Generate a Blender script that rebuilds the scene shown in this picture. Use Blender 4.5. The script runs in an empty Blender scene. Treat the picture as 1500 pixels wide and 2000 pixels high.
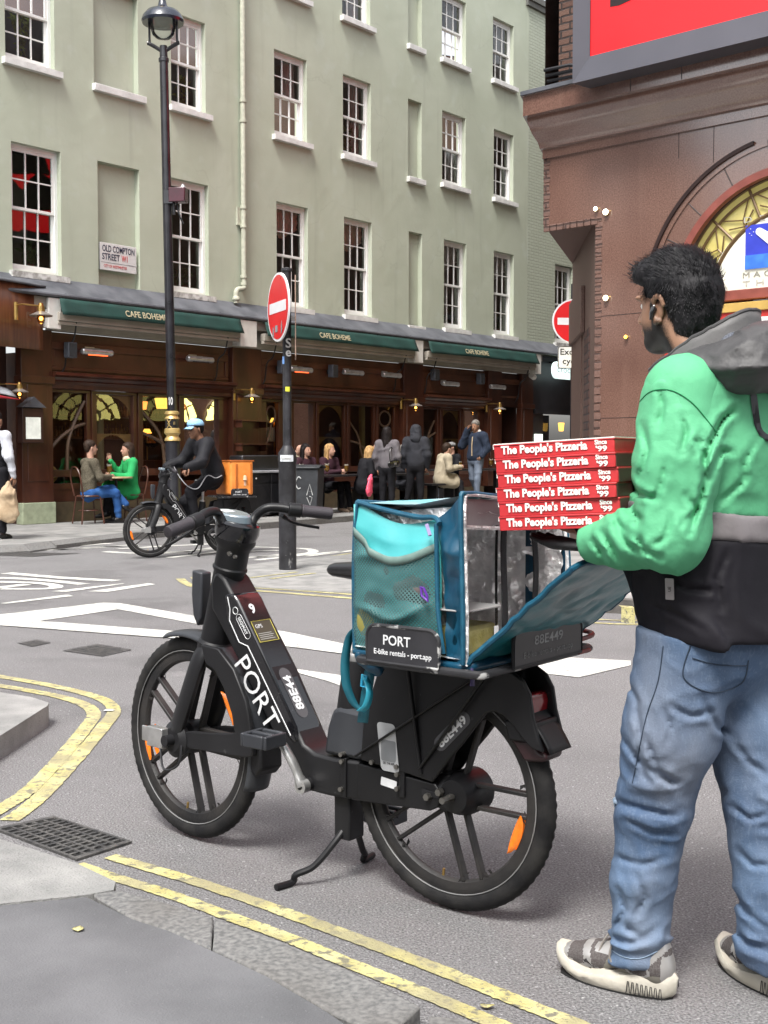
import bpy, bmesh, math, random
import numpy as np
from mathutils import Vector, Matrix
R=math.radians; PI=math.pi
random.seed(7); np.random.seed(7)
# ---------------------------------------------------------------- camera, world, sun, exposure
F=2400.; H=1.27; TH=math.atan(116/2400.)
S=bpy.context.scene
cd=bpy.data.cameras.new('camera'); cam=bpy.data.objects.new('camera',cd); S.collection.objects.link(cam)
cam.location=(0,0,H); cam.rotation_euler=(PI/2-TH,0,0)
cd.sensor_fit='VERTICAL'; cd.sensor_height=36; cd.lens=36*F/2000; cd.clip_end=500; cd.clip_start=.05
S.camera=cam
W=bpy.data.worlds.new('World'); S.world=W; W.use_nodes=True
wn=W.node_tree; bg=wn.nodes['Background']
sky=wn.nodes.new('ShaderNodeTexSky'); sky.sky_type='NISHITA'; sky.sun_disc=False
SE,SR=R(58),R(200)
sky.sun_elevation=SE; sky.sun_rotation=SR; sky.dust_density=4; sky.ozone_density=1
hs=wn.nodes.new('ShaderNodeHueSaturation'); hs.inputs['Saturation'].default_value=.22
wn.links.new(sky.outputs[0],hs.inputs['Color']); wn.links.new(hs.outputs[0],bg.inputs['Color'])
bg.inputs['Strength'].default_value=.15
sd=bpy.data.lights.new('sun','SUN'); sd.energy=1.8; sd.angle=R(15); sd.color=(1,.97,.92)
sun=bpy.data.objects.new('sun',sd); S.collection.objects.link(sun)
# sky sun_rotation is measured clockwise from +Y
sv=Vector((math.sin(SR)*math.cos(SE),math.cos(SR)*math.cos(SE),math.sin(SE)))
sun.rotation_euler=sv.to_track_quat('Z','Y').to_euler(); sun.location=sv*30
S.view_settings.view_transform='Standard'; S.view_settings.look='None'
S.view_settings.exposure=1.2; S.view_settings.gamma=1
# ---------------------------------------------------------------- pixel -> world helpers
CAM=np.array([0,0,H]); FW=np.array([0,math.cos(TH),-math.sin(TH)]); UP=np.array([0,math.sin(TH),math.cos(TH)])
def ray(x,y): return FW+(x-750)/F*np.array([1.,0,0])-(y-1000)/F*UP
def G(x,y,z=0.): d=ray(x,y); return CAM+d*((z-H)/d[2])
def at(x,y,Y): d=ray(x,y); return CAM+d*(Y/d[1])
def hz(x): d=ray(x,884); d[2]=0; return d/np.linalg.norm(d)
def plane_uz(x,y,O,U,N,off=0.):
    d=ray(x,y); P=O+N*off; t=np.dot(P-CAM,N)/np.dot(d,N); p=CAM+d*t
    return float(np.dot(p-O,U)),float(p[2])
U1=hz(2705); N1=np.array([-U1[1],U1[0],0]); O1=G(32,1022,.12); O1[2]=0
def FU(x,y,off=0.): return plane_uz(x,y,O1,U1,N1,off)
U2=-hz(-1850); N2=np.array([U2[1],-U2[0],0]); O2=G(1063,1094,.12); O2[2]=0
def TU(x,y,off=0.): return plane_uz(x,y,O2,U2,N2,off)
BO=G(905,1782); BF=hz(750-3050); BL=np.array([-BF[1],BF[0],0])
# ---------------------------------------------------------------- materials
MT={}
def mat(name,col,rough=.6,metal=0.,var=.12,sc=8.,bump=0.,bsc=60.,emit=0.,ecol=None,spec=.5,col2=None,coat=0.,alpha=1.,stretch=None,lo=.35,hi=.65,det=4.,bd=.01):
    if name in MT: return MT[name]
    m=bpy.data.materials.new(name); m.use_nodes=True; MT[name]=m
    nt=m.node_tree; n=nt.nodes; L=nt.links; b=n['Principled BSDF']
    b.inputs['Roughness'].default_value=rough; b.inputs['Metallic'].default_value=metal
    b.inputs['Specular IOR Level'].default_value=spec
    if coat: b.inputs['Coat Weight'].default_value=coat; b.inputs['Coat Roughness'].default_value=.15
    tc=n.new('ShaderNodeTexCoord'); src=tc.outputs['Object']
    if stretch:
        mp=n.new('ShaderNodeMapping'); mp.inputs['Scale'].default_value=stretch; L.new(src,mp.inputs[0]); src=mp.outputs[0]
    c=np.array(col[:3]); 
    if var>0 or col2:
        nz=n.new('ShaderNodeTexNoise'); nz.inputs['Scale'].default_value=sc; nz.inputs['Detail'].default_value=det; L.new(src,nz.inputs['Vector'])
        cr=n.new('ShaderNodeValToRGB'); cr.color_ramp.elements[0].position=lo; cr.color_ramp.elements[1].position=hi
        c2=np.array(col2) if col2 else np.clip(c*(1+var),0,1); c1=c if col2 else c*(1-var)
        cr.color_ramp.elements[0].color=(*c1,1); cr.color_ramp.elements[1].color=(*c2,1)
        L.new(nz.outputs['Fac'],cr.inputs[0]); L.new(cr.outputs[0],b.inputs['Base Color'])
        mr=n.new('ShaderNodeMapRange'); mr.inputs['To Min'].default_value=max(0,rough-.08); mr.inputs['To Max'].default_value=min(1,rough+.08)
        L.new(nz.outputs['Fac'],mr.inputs['Value']); L.new(mr.outputs[0],b.inputs['Roughness'])
    else: b.inputs['Base Color'].default_value=(*c,1)
    if bump>0:
        bz=n.new('ShaderNodeTexNoise'); bz.inputs['Scale'].default_value=bsc; bz.inputs['Detail'].default_value=3; L.new(src,bz.inputs['Vector'])
        bp=n.new('ShaderNodeBump'); bp.inputs['Strength'].default_value=bump; bp.inputs['Distance'].default_value=bd
        L.new(bz.outputs['Fac'],bp.inputs['Height']); L.new(bp.outputs[0],b.inputs['Normal'])
    if emit>0:
        b.inputs['Emission Color'].default_value=(*(ecol or col)[:3],1); b.inputs['Emission Strength'].default_value=emit
    return m
def nodes(m): return m.node_tree.nodes, m.node_tree.links, m.node_tree.nodes['Principled BSDF']
def add_layer(m,sc,col,lo,hi,vec='Object',stretch=None,tex='noise',det=5,fac=1.,seed=0.):
    """mix a second colour over the base colour by a thresholded noise"""
    n,L,b=nodes(m); bc=b.inputs['Base Color']
    tc=n.new('ShaderNodeTexCoord'); mp=n.new('ShaderNodeMapping'); mp.inputs['Scale'].default_value=stretch or (1,1,1); mp.inputs['Location'].default_value=(seed,seed*.7,seed*.3)
    L.new(tc.outputs[vec],mp.inputs[0])
    if tex=='noise':
        t=n.new('ShaderNodeTexNoise'); t.inputs['Detail'].default_value=det; o=t.outputs['Fac']
    else:
        t=n.new('ShaderNodeTexVoronoi'); o=t.outputs['Distance']
        if tex=='cell': t.feature='F1'; o=t.outputs['Color']
    t.inputs['Scale'].default_value=sc; L.new(mp.outputs[0],t.inputs['Vector'])
    cr=n.new('ShaderNodeValToRGB'); cr.color_ramp.elements[0].position=lo; cr.color_ramp.elements[1].position=hi
    cr.color_ramp.elements[0].color=(0,0,0,1); cr.color_ramp.elements[1].color=(fac,fac,fac,1)
    L.new(o,cr.inputs[0])
    mx=n.new('ShaderNodeMix'); mx.data_type='RGBA'; mx.inputs['B'].default_value=(*col,1)
    if bc.links: L.new(bc.links[0].from_socket,mx.inputs['A'])
    else: mx.inputs['A'].default_value=bc.default_value
    L.new(cr.outputs[0],mx.inputs['Factor']); L.new(mx.outputs['Result'],bc)
    return m
def glassmat(name,tint=(.55,.6,.6),rough=.02,refl=1.,fr=1.5):
    m=bpy.data.materials.new(name); m.use_nodes=True; MT[name]=m; nt=m.node_tree; n=nt.nodes; L=nt.links
    n.remove(n['Principled BSDF']); o=n['Material Output']
    t=n.new('ShaderNodeBsdfTransparent'); t.inputs[0].default_value=(*tint,1)
    g=n.new('ShaderNodeBsdfGlossy'); g.inputs['Roughness'].default_value=rough; g.inputs[0].default_value=(refl,refl,refl,1)
    f=n.new('ShaderNodeFresnel'); f.inputs[0].default_value=fr
    tc=n.new('ShaderNodeTexCoord'); z=n.new('ShaderNodeTexNoise'); z.inputs['Scale'].default_value=2.5; L.new(tc.outputs['Object'],z.inputs[0])
    bp=n.new('ShaderNodeBump'); bp.inputs['Strength'].default_value=.06; bp.inputs['Distance'].default_value=.02; L.new(z.outputs[0],bp.inputs['Height']); L.new(bp.outputs[0],g.inputs['Normal'])
    x=n.new('ShaderNodeMixShader'); L.new(f.outputs[0],x.inputs[0]); L.new(t.outputs[0],x.inputs[1]); L.new(g.outputs[0],x.inputs[2]); L.new(x.outputs[0],o.inputs[0])
    return m
# ---------------------------------------------------------------- mesh building
class MB:
    def __init__(s): s.v=[]; s.f=[]; s.mi=[]; s.cur=0; s.T=None
    def add(s,vs,fs):
        o=len(s.v)
        if s.T is not None: vs=[tuple(s.T@Vector(p)) for p in vs]
        s.v+= [tuple(map(float,p)) for p in vs]; s.f+=[tuple(i+o for i in f) for f in fs]; s.mi+=[s.cur]*len(fs); return s
    def box(s,x0,x1,y0,y1,z0,z1):
        return s.add([(x0,y0,z0),(x1,y0,z0),(x1,y1,z0),(x0,y1,z0),(x0,y0,z1),(x1,y0,z1),(x1,y1,z1),(x0,y1,z1)],
          [(0,3,2,1),(4,5,6,7),(0,1,5,4),(1,2,6,5),(2,3,7,6),(3,0,4,7)])
    def obox(s,c,sx,sy,sz,M=None):
        vs=[Vector((a*sx/2,b*sy/2,d*sz/2)) for d in(-1,1) for a,b in((-1,-1),(1,-1),(1,1),(-1,1))]
        if M is not None: vs=[M@v for v in vs]
        return s.add([v+Vector(c) for v in vs],[(0,3,2,1),(4,5,6,7),(0,1,5,4),(1,2,6,5),(2,3,7,6),(3,0,4,7)])
    def tube(s,pts,r,seg=12,caps=True,flat=None,closed=False):
        P=[Vector(p) for p in pts]; n=len(P); rs=r if isinstance(r,(list,tuple)) else [r]*n
        vs=[];fs=[]; prev=None
        for i in range(n):
            if closed: t=(P[(i+1)%n]-P[i-1]).normalized()
            else: t=(P[min(i+1,n-1)]-P[max(i-1,0)]).normalized()
            if prev is None:
                a=Vector((0,0,1)) if abs(t.z)<.9 else Vector((1,0,0)); u=t.cross(a).normalized()
            else:
                u=prev-t*prev.dot(t)
                if u.length<1e-6: u=t.orthogonal()
                u.normalize()
            prev=u; w=t.cross(u)
            for k in range(seg):
                A=2*PI*k/seg; vs.append(P[i]+(u*math.cos(A)+w*math.sin(A)*(flat or 1))*rs[i])
        m=n if closed else n-1
        for i in range(m):
            j=(i+1)%n
            for k in range(seg): fs.append((i*seg+k,i*seg+(k+1)%seg,j*seg+(k+1)%seg,j*seg+k))
        if caps and not closed: fs.append(tuple(range(seg))[::-1]); fs.append(tuple((n-1)*seg+k for k in range(seg)))
        return s.add(vs,fs)
    def cyl(s,a,b,r,r2=None,seg=20): return s.tube([a,b],[r,r if r2 is None else r2],seg)
    def lathe(s,prof,c=(0,0,0),seg=28,M=None):
        vs=[];fs=[];n=len(prof)
        for r,z in prof:
            for k in range(seg):
                A=2*PI*k/seg; p=Vector((r*math.cos(A),r*math.sin(A),z)); p=(M@p) if M is not None else p; vs.append(p+Vector(c))
        for i in range(n-1):
            for k in range(seg): fs.append((i*seg+k,i*seg+(k+1)%seg,(i+1)*seg+(k+1)%seg,(i+1)*seg+k))
        if prof[0][0]>1e-5: fs.append(tuple(range(seg))[::-1])
        if prof[-1][0]>1e-5: fs.append(tuple((n-1)*seg+k for k in range(seg)))
        return s.add(vs,fs)
    def ball(s,c,r,seg=16,rg=10,M=None):
        rx,ry,rz=r if isinstance(r,(tuple,list)) else (r,r,r)
        D=Matrix.Diagonal((rx,ry,rz)); D=(M@D) if M is not None else D
        return s.lathe([(max(math.sin(PI*i/rg),1e-6),-math.cos(PI*i/rg)) for i in range(rg+1)],c,seg,D)
    def prism(s,poly,f,t0,t1):
        """poly 2D list; f(a,b,t)->3D"""
        n=len(poly); vs=[f(a,b,t0) for a,b in poly]+[f(a,b,t1) for a,b in poly]
        fs=[tuple(range(n)),tuple(range(2*n-1,n-1,-1))]+[(i,i+n,(i+1)%n+n,(i+1)%n) for i in range(n)]
        return s.add(vs,fs)
    def grid(s,fn,nu,nv,cu=False):
        vs=[fn(i/nu,j/nv) for i in range(nu+(0 if cu else 1)) for j in range(nv+1)]
        fs=[]; N=nu if cu else nu+1
        for i in range(nu):
            for j in range(nv): fs.append((i*(nv+1)+j,((i+1)%N)*(nv+1)+j,((i+1)%N)*(nv+1)+j+1,i*(nv+1)+j+1))
        return s.add(vs,fs)
    def mesh(s,name,mats,smooth=35):
        me=bpy.data.meshes.new(name); me.from_pydata(s.v,[],s.f)
        for m in (mats if isinstance(mats,(list,tuple)) else [mats]): me.materials.append(m)
        if any(s.mi): me.polygons.foreach_set('material_index',s.mi)
        bm=bmesh.new(); bm.from_mesh(me); bmesh.ops.recalc_face_normals(bm,faces=bm.faces); bm.to_mesh(me); bm.free()
        if smooth: me.shade_smooth(); me.set_sharp_from_angle(angle=R(smooth))
        me.update(); return me
    def build(s,name,mats,parent=None,bevel=0.,smooth=35,loc=None,rotz=None,sub=0,solid=0):
        o=bpy.data.objects.new(name,s.mesh(name,mats,smooth)); S.collection.objects.link(o)
        if parent is not None: o.parent=parent
        if loc is not None: o.location=tuple(loc)
        if rotz is not None: o.rotation_euler.z=rotz
        if solid: q=o.modifiers.new('s','SOLIDIFY'); q.thickness=solid
        if bevel: q=o.modifiers.new('b','BEVEL'); q.width=bevel; q.segments=2; q.limit_method='ANGLE'; q.angle_limit=R(40)
        if sub: q=o.modifiers.new('u','SUBSURF'); q.levels=sub; q.render_levels=sub
        return o
def loose(b,name,mats,parent=None,**k):
    """build every connected piece of b as an object of its own"""
    par=list(range(len(b.v)))
    def fd(i):
        while par[i]!=i: par[i]=par[par[i]]; i=par[i]
        return i
    for f in b.f:
        for j in f[1:]: par[fd(j)]=fd(f[0])
    gr={}
    for f in b.f: gr.setdefault(fd(f[0]),[]).append(f)
    out=[]
    for fs in gr.values():
        ids=sorted({i for f in fs for i in f}); mp={i:n for n,i in enumerate(ids)}; c=MB(); c.v=[b.v[i] for i in ids]; c.f=[tuple(mp[i] for i in f) for f in fs]; c.mi=[0]*len(fs); out.append(c.build(name,mats,parent,**k))
    return out
def tag(o,label,cat,group=None,kind=None):
    if label: o['label']=label
    if cat: o['category']=cat
    if group: o['group']=group
    if kind: o['kind']=kind
    return o
def thing(name,label,cat,loc=(0,0,0),rz=0.,group=None):
    o=bpy.data.objects.new(name,None); S.collection.objects.link(o); o.location=tuple(loc); o.rotation_euler.z=rz; o.empty_display_size=.1
    return tag(o,label,cat,group)
def copy_tree(o,parent=None):
    c=o.copy(); S.collection.objects.link(c); c.parent=parent
    for ch in list(o.children): copy_tree(ch,c)
    return c
def rotz(U): return math.atan2(U[1],U[0])
def text_mesh(body,size,w=None,bold=0.,ext=.002,space=1.,res=3):
    """flat lettering as mesh data, centred on x and y; scaled to width w if given"""
    cu=bpy.data.curves.new('t','FONT'); cu.body=body; cu.size=size; cu.offset=bold*size; cu.extrude=ext/2; cu.space_character=space
    cu.align_x='CENTER'; cu.align_y='CENTER'; cu.resolution_u=res
    o=bpy.data.objects.new('t',cu); S.collection.objects.link(o)
    dg=bpy.context.evaluated_depsgraph_get(); me=bpy.data.meshes.new_from_object(o.evaluated_get(dg))
    bpy.data.objects.remove(o); bpy.data.curves.remove(cu)
    co=np.zeros(len(me.vertices)*3); me.vertices.foreach_get('co',co); co=co.reshape(-1,3)
    mn,mx=co.min(0),co.max(0); co-=(mn+mx)/2
    if w: co[:,0]*=w/(mx[0]-mn[0])
    me.vertices.foreach_set('co',co.ravel()); me.update(); return me
def text(name,body,size,m,parent,M,w=None,bold=0.,ext=.002,space=1.,label=None):
    """M: 4x4 placing the text plane (x right, y up, z out of the face)"""
    me=text_mesh(body,size,w,bold,ext,space); me.transform(M); me.materials.append(m); me.name=name
    o=bpy.data.objects.new(name,me); S.collection.objects.link(o)
    if parent is not None: o.parent=parent
    if label: o['label']=label
    return o
def frameM(o,x,y):
    x=Vector(x).normalized(); y=Vector(y); y=(y-x*y.dot(x)).normalized(); z=x.cross(y)
    M=Matrix.Identity(4)
    for i in range(3): M[i][0]=x[i];M[i][1]=y[i];M[i][2]=z[i];M[i][3]=o[i]
    return M
def arc(cx,cy,r,a0,a1,n=16): return [(cx+r*math.cos(R(a0+(a1-a0)*i/n)),cy+r*math.sin(R(a0+(a1-a0)*i/n))) for i in range(n+1)]
def rrect(x0,x1,y0,y1,r,n=4): return arc(x1-r,y0+r,r,-90,0,n)+arc(x1-r,y1-r,r,0,90,n)+arc(x0+r,y1-r,r,90,180,n)+arc(x0+r,y0+r,r,180,270,n)
def smooth_path(pts,n=6):
    P=[Vector(p) for p in pts]; out=[]
    for i in range(len(P)-1):
        p0=P[max(i-1,0)];p1=P[i];p2=P[i+1];p3=P[min(i+2,len(P)-1)]
        for k in range(n):
            t=k/n; out.append(.5*((2*p1)+(p2-p0)*t+(2*p0-5*p1+4*p2-p3)*t*t+(3*p1-p0-3*p2+p3)*t**3))
    out.append(P[-1]); return out
# ---------------------------------------------------------------- signed-distance bodies (surface nets)
def vnoise(P,sc,seed=0):
    """smooth value noise on points (n,3)"""
    q=P*sc+seed*17.3; i=np.floor(q).astype(np.int64); f=q-i; f=f*f*(3-2*f)
    def h(a,b,c):
        n=(a*374761393+b*668265263+c*2147483647+seed*974711)&0x7fffffff; n=(n^(n>>13))*1274126177&0x7fffffff
        return (n^(n>>16))/float(0x7fffffff)
    r=0
    for dx in(0,1):
        for dy in(0,1):
            for dz in(0,1):
                w=(f[:,0] if dx else 1-f[:,0])*(f[:,1] if dy else 1-f[:,1])*(f[:,2] if dz else 1-f[:,2])
                r=r+w*h(i[:,0]+dx,i[:,1]+dy,i[:,2]+dz)
    return r*2-1
def sd_cone(P,a,b,ra,rb):
    a=np.array(a,float); b=np.array(b,float); ba=b-a; L=np.dot(ba,ba)+1e-12
    t=np.clip((P-a)@ba/L,0,1); return np.linalg.norm(P-a-t[:,None]*ba,axis=1)-(ra+(rb-ra)*t)
def sd_ell(P,c,r,M=None):
    q=P-np.array(c,float)
    if M is not None: q=q@np.array(M)[:3,:3]
    r=np.array(r,float); k0=np.linalg.norm(q/r,axis=1); k1=np.linalg.norm(q/(r*r),axis=1)+1e-9
    return k0*(k0-1)/k1
def sd_flat(P,a,b,ra,rb,ax,k):
    """tapered capsule squashed along axis ax by factor k (<1 thinner)"""
    ax=np.array(ax,float); ax/=np.linalg.norm(ax)
    a=np.array(a,float); b=np.array(b,float); m=(a+b)/2
    def st(q): d=(q-m)@ax; return q+np.outer(d*(1/k-1),ax) if q.ndim==2 else q+ax*(d*(1/k-1))
    return sd_cone(st(P),st(a),st(b),ra,rb)*k**.5
def prim(P,p):
    t=p[0]
    if t=='c': return sd_cone(P,*p[1:5])
    if t=='e': return sd_ell(P,*p[1:])
    if t=='f': return sd_flat(P,*p[1:7])
def smin(a,b,k):
    h=np.clip(.5+.5*(b-a)/k,0,1); return b+(a-b)*h-k*h*(1-h)
def sdf_net(prims,h,k=.03,cut=(),disp=None,pad=.04,clip=None):
    lo=np.full(3,1e9);hi=-lo
    for p in prims:
        if p[0]=='e': c=np.array(p[1],float);r=max(p[2]); lo=np.minimum(lo,c-r);hi=np.maximum(hi,c+r)
        else:
            for c,r in((p[1],p[3]),(p[2],p[4])): c=np.array(c,float); lo=np.minimum(lo,c-r);hi=np.maximum(hi,c+r)
    lo-=pad;hi+=pad; n=np.ceil((hi-lo)/h).astype(int)+1
    ax=[lo[i]+h*np.arange(n[i]) for i in range(3)]
    X,Y,Z=np.meshgrid(*ax,indexing='ij'); P=np.c_[X.ravel(),Y.ravel(),Z.ravel()]
    D=None
    for p in prims:
        # local smoothing radius may be given as the last entry ('k',value)
        kk=k
        if isinstance(p[-1],tuple) and len(p[-1]) and p[-1][0]=='k': kk=p[-1][1]; p=p[:-1]
        d=prim(P,p); D=d if D is None else smin(D,d,kk)
    for p in cut:
        kk=.012
        if callable(p): d=p(P)
        else: d=prim(P,p)
        D=-smin(-D,d,kk)
    if disp is not None:
        near=np.abs(D)<.06; D[near]+=disp(P[near])
    return surfnet(D.reshape(n),lo,h)
def surfnet(Fd,lo,h):
    s=Fd<0; c=[(a,b,d) for a in(0,1) for b in(0,1) for d in(0,1)]
    def sl(A,o): return A[o[0]:A.shape[0]-1+o[0],o[1]:A.shape[1]-1+o[1],o[2]:A.shape[2]-1+o[2]]
    cnt=sum(sl(s,o).astype(np.int8) for o in c); act=(cnt>0)&(cnt<8); I=np.argwhere(act)
    idx=-np.ones(act.shape,int); idx[act]=np.arange(len(I))
    V=np.zeros((len(I),3));N=np.zeros(len(I))
    for i,a in enumerate(c):
        for b in c[i+1:]:
            if sum(abs(a[k]-b[k]) for k in range(3))!=1: continue
            fa=Fd[I[:,0]+a[0],I[:,1]+a[1],I[:,2]+a[2]]; fb=Fd[I[:,0]+b[0],I[:,1]+b[1],I[:,2]+b[2]]
            m=(fa<0)!=(fb<0); t=np.where(m,fa/(fa-fb+1e-12),0)
            pa=np.array(a,float);pb=np.array(b,float); V+=np.where(m[:,None],pa+t[:,None]*(pb-pa),0); N+=m
    V=(V/N[:,None]+I)*h+lo
    fs=[]
    for ax in range(3):
        u,v=[(1,2),(2,0),(0,1)][ax]
        o=[0,0,0];o[ax]=1
        A=s[:s.shape[0]-o[0],:s.shape[1]-o[1],:s.shape[2]-o[2]]; B=s[o[0]:,o[1]:,o[2]:]
        for flip in(0,1):
            E=np.argwhere((A&~B) if not flip else (B&~A))
            E=E[(E[:,u]>0)&(E[:,v]>0)]
            q=[]
            for du,dv in((-1,-1),(0,-1),(0,0),(-1,0)):
                e=E.copy(); e[:,u]+=du; e[:,v]+=dv
                ok=(e<np.array(idx.shape)).all(1)&(e>=0).all(1); e=np.minimum(np.maximum(e,0),np.array(idx.shape)-1)
                q.append(np.where(ok,idx[e[:,0],e[:,1],e[:,2]],-1))
            q=np.stack(q,1); q=q[(q>=0).all(1)]
            fs.append(q if not flip else q[:,::-1])
    return V,np.concatenate(fs)
def relax(V,Fq,it=2,k=.5):
    E=np.concatenate([Fq[:,[0,1]],Fq[:,[1,2]],Fq[:,[2,3]],Fq[:,[3,0]]]); n=len(V)
    for _ in range(it):
        A=np.zeros((n,3));c=np.zeros(n)
        for a,b in((0,1),(1,0)): 
            for d in range(3): A[:,d]+=np.bincount(E[:,a],V[E[:,b],d],n)
            c+=np.bincount(E[:,a],minlength=n)
        V=V+(A/np.maximum(c,1)[:,None]-V)*k
    return V
def net_obj(name,nets,m,parent,mi=None,sub=0):
    vs=[];fs=[];o=0;idx=[]
    for V,Q in nets: vs.append(V);fs.append(Q+o);o+=len(V)
    V=np.concatenate(vs);Q=np.concatenate(fs)
    me=bpy.data.meshes.new(name); me.vertices.add(len(V)); me.vertices.foreach_set('co',V.ravel())
    me.loops.add(len(Q)*4); me.loops.foreach_set('vertex_index',Q.ravel()); me.polygons.add(len(Q))
    me.polygons.foreach_set('loop_start',np.arange(0,len(Q)*4,4)); me.polygons.foreach_set('loop_total',np.full(len(Q),4))
    for x in (m if isinstance(m,(list,tuple)) else [m]): me.materials.append(x)
    me.update(calc_edges=True)
    if mi is not None: C=V[Q].mean(1); me.polygons.foreach_set('material_index',np.asarray(mi(C),dtype=np.int32))
    me.shade_smooth()
    ob=bpy.data.objects.new(name,me); S.collection.objects.link(ob)
    if parent is not None: ob.parent=parent
    if sub: q=ob.modifiers.new('u','SUBSURF'); q.levels=sub; q.render_levels=sub
    return ob
# ================================================================ GROUND
asphalt=mat('asphalt',(.088,.086,.087),.85,var=.0,bump=1.,bsc=140,bd=.012,col2=(.285,.278,.281),sc=150,lo=.33,hi=.68,det=3)
add_layer(asphalt,1.1,(.095,.093,.094),.45,.75,fac=.4,det=6); add_layer(asphalt,.7,(.075,.073,.075),.58,.64,fac=.35,det=8,seed=11)
add_layer(asphalt,70,(.5,.49,.49),.66,.70,det=2,fac=.6)
add_layer(asphalt,9,(.2,.195,.2),.5,.75,fac=.35,det=7)
add_layer(asphalt,3.3,(.26,.25,.25),.66,.7,fac=.35,det=9,seed=4)
pave=mat('paving stone',(.17,.17,.165),.85,var=.0,col2=(.27,.265,.255),sc=3,bump=.5,bsc=120,det=8)
pave_dark=mat('dark footway asphalt',(.085,.085,.09),.9,col2=(.15,.15,.157),sc=2.2,det=9,bump=.6,bsc=190,bd=.004)
add_layer(pave_dark,150,(.2,.2,.2),.66,.74,fac=.45,det=2)
add_layer(pave_dark,1.6,(.055,.055,.058),.55,.75,fac=.7,det=9); add_layer(pave_dark,6,(.22,.22,.22),.70,.74,fac=.4,det=9,seed=6)
granite_k=mat('granite kerb',(.10,.10,.10),.85,col2=(.20,.197,.19),sc=70,bump=.7,bsc=35,det=5,bd=.008)
add_layer(granite_k,2.5,(.1,.09,.08),.5,.7,fac=.5)
slabm=mat('concrete slab',(.19,.19,.185),.85,col2=(.30,.295,.285),sc=5,bump=.5,bsc=130,det=8)
add_layer(slabm,120,(.1,.1,.1),.62,.7,fac=.6,det=2)
wpaint=mat('white road paint',(.46,.46,.43),.7,col2=(.66,.655,.61),sc=7,bump=.5,bsc=160,det=8)
add_layer(wpaint,38,(.15,.15,.15),.57,.65,fac=.75,det=6); add_layer(wpaint,3,(.3,.3,.29),.5,.7,fac=.6,det=9)
def ypaint(name,wear):
    m=mat(name,(.40,.355,.14),.75,col2=(.54,.50,.25),sc=9,bump=.7,bsc=120,det=8)
    add_layer(m,26,(.12,.115,.1),.60-wear,.68-wear,fac=.9,det=8); add_layer(m,75,(.13,.125,.11),.60,.64,fac=.8,det=5,seed=5); add_layer(m,5,(.27,.245,.15),.45,.6,fac=.8,det=8); return m
yp=ypaint('yellow road paint',.04)
def sheet(name,px,z0,z1,m,kind='structure',world=None):
    """ground slab from pixel outline (top edge points) with thickness"""
    pts=world or [tuple(G(x,y,z1)[:2]) for x,y in px]
    b=MB(); b.prism(pts,lambda a,c,t:(a,c,t),z0,z1); o=b.build(name,m); tag(o,None,None,kind=kind); return o
b=MB(); b.add([(-60,-8,0),(60,-8,0),(60,90,0),(-60,90,0)],[(0,1,2,3)]); o=b.build('road',asphalt); o['kind']='structure'
# cafe footway with a granite kerb edge
kerb_px=[(-260,1082),(-60,1070),(60,1064),(110,1058),(170,1051),(250,1042),(350,1034),(460,1026),(560,1018),(685,1008),(800,999),(900,990),(1010,983)]
kp=[tuple(G(x,y,.10)[:2]) for x,y in kerb_px]
far=[tuple((O1+U1*60+N1*3)[:2]),tuple((O1-U1*22+N1*3)[:2])]
o=sheet('cafe_pavement',None,-.05,.10,pave,world=[tuple(np.array(p)+np.array(N1[:2])*.16) for p in kp]+far)
kz=lambda i:.10 if i>4 else (.02 if i<3 else .05)
b=MB()
for i in range(len(kp)-1):
    a=np.array(kp[i]);c=np.array(kp[i+1]); n=np.array(N1[:2])*.15; L=np.linalg.norm(c-a); k=max(1,int(L/1.2))
    for j in range(k):
        p=a+(c-a)*(j/k+.004);q=a+(c-a)*((j+1)/k-.004); z1=kz(i)+.003
        b.add([(p[0],p[1],-.03),(q[0],q[1],-.03),(q[0]+n[0],q[1]+n[1],-.03),(p[0]+n[0],p[1]+n[1],-.03),(p[0],p[1],z1),(q[0],q[1],z1),(q[0]+n[0],q[1]+n[1],.103),(p[0]+n[0],p[1]+n[1],.103)],[(4,5,6,7),(0,1,5,4),(1,2,6,5),(3,0,4,7)])
tag(b.build('cafe_kerb',granite_k),None,None,kind='structure')
# paving joints on cafe footway
jm=mat('paving joint',(.09,.09,.085),.9)
b=MB()
for k in range(-4,30):
    p=O1+U1*(k*.9-1); b.T=Matrix.Identity(4)
    a=p-N1*.35;c=p-N1*3.4
    w=U1*.006
    if 0<=k<13: b.add([tuple(a-w)[:2]+(.104,),tuple(a+w)[:2]+(.104,),tuple(c+w)[:2]+(.104,),tuple(c-w)[:2]+(.104,)],[(0,1,2,3)])
tag(b.build('pavement_joints',jm),None,None,kind='structure')
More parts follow.
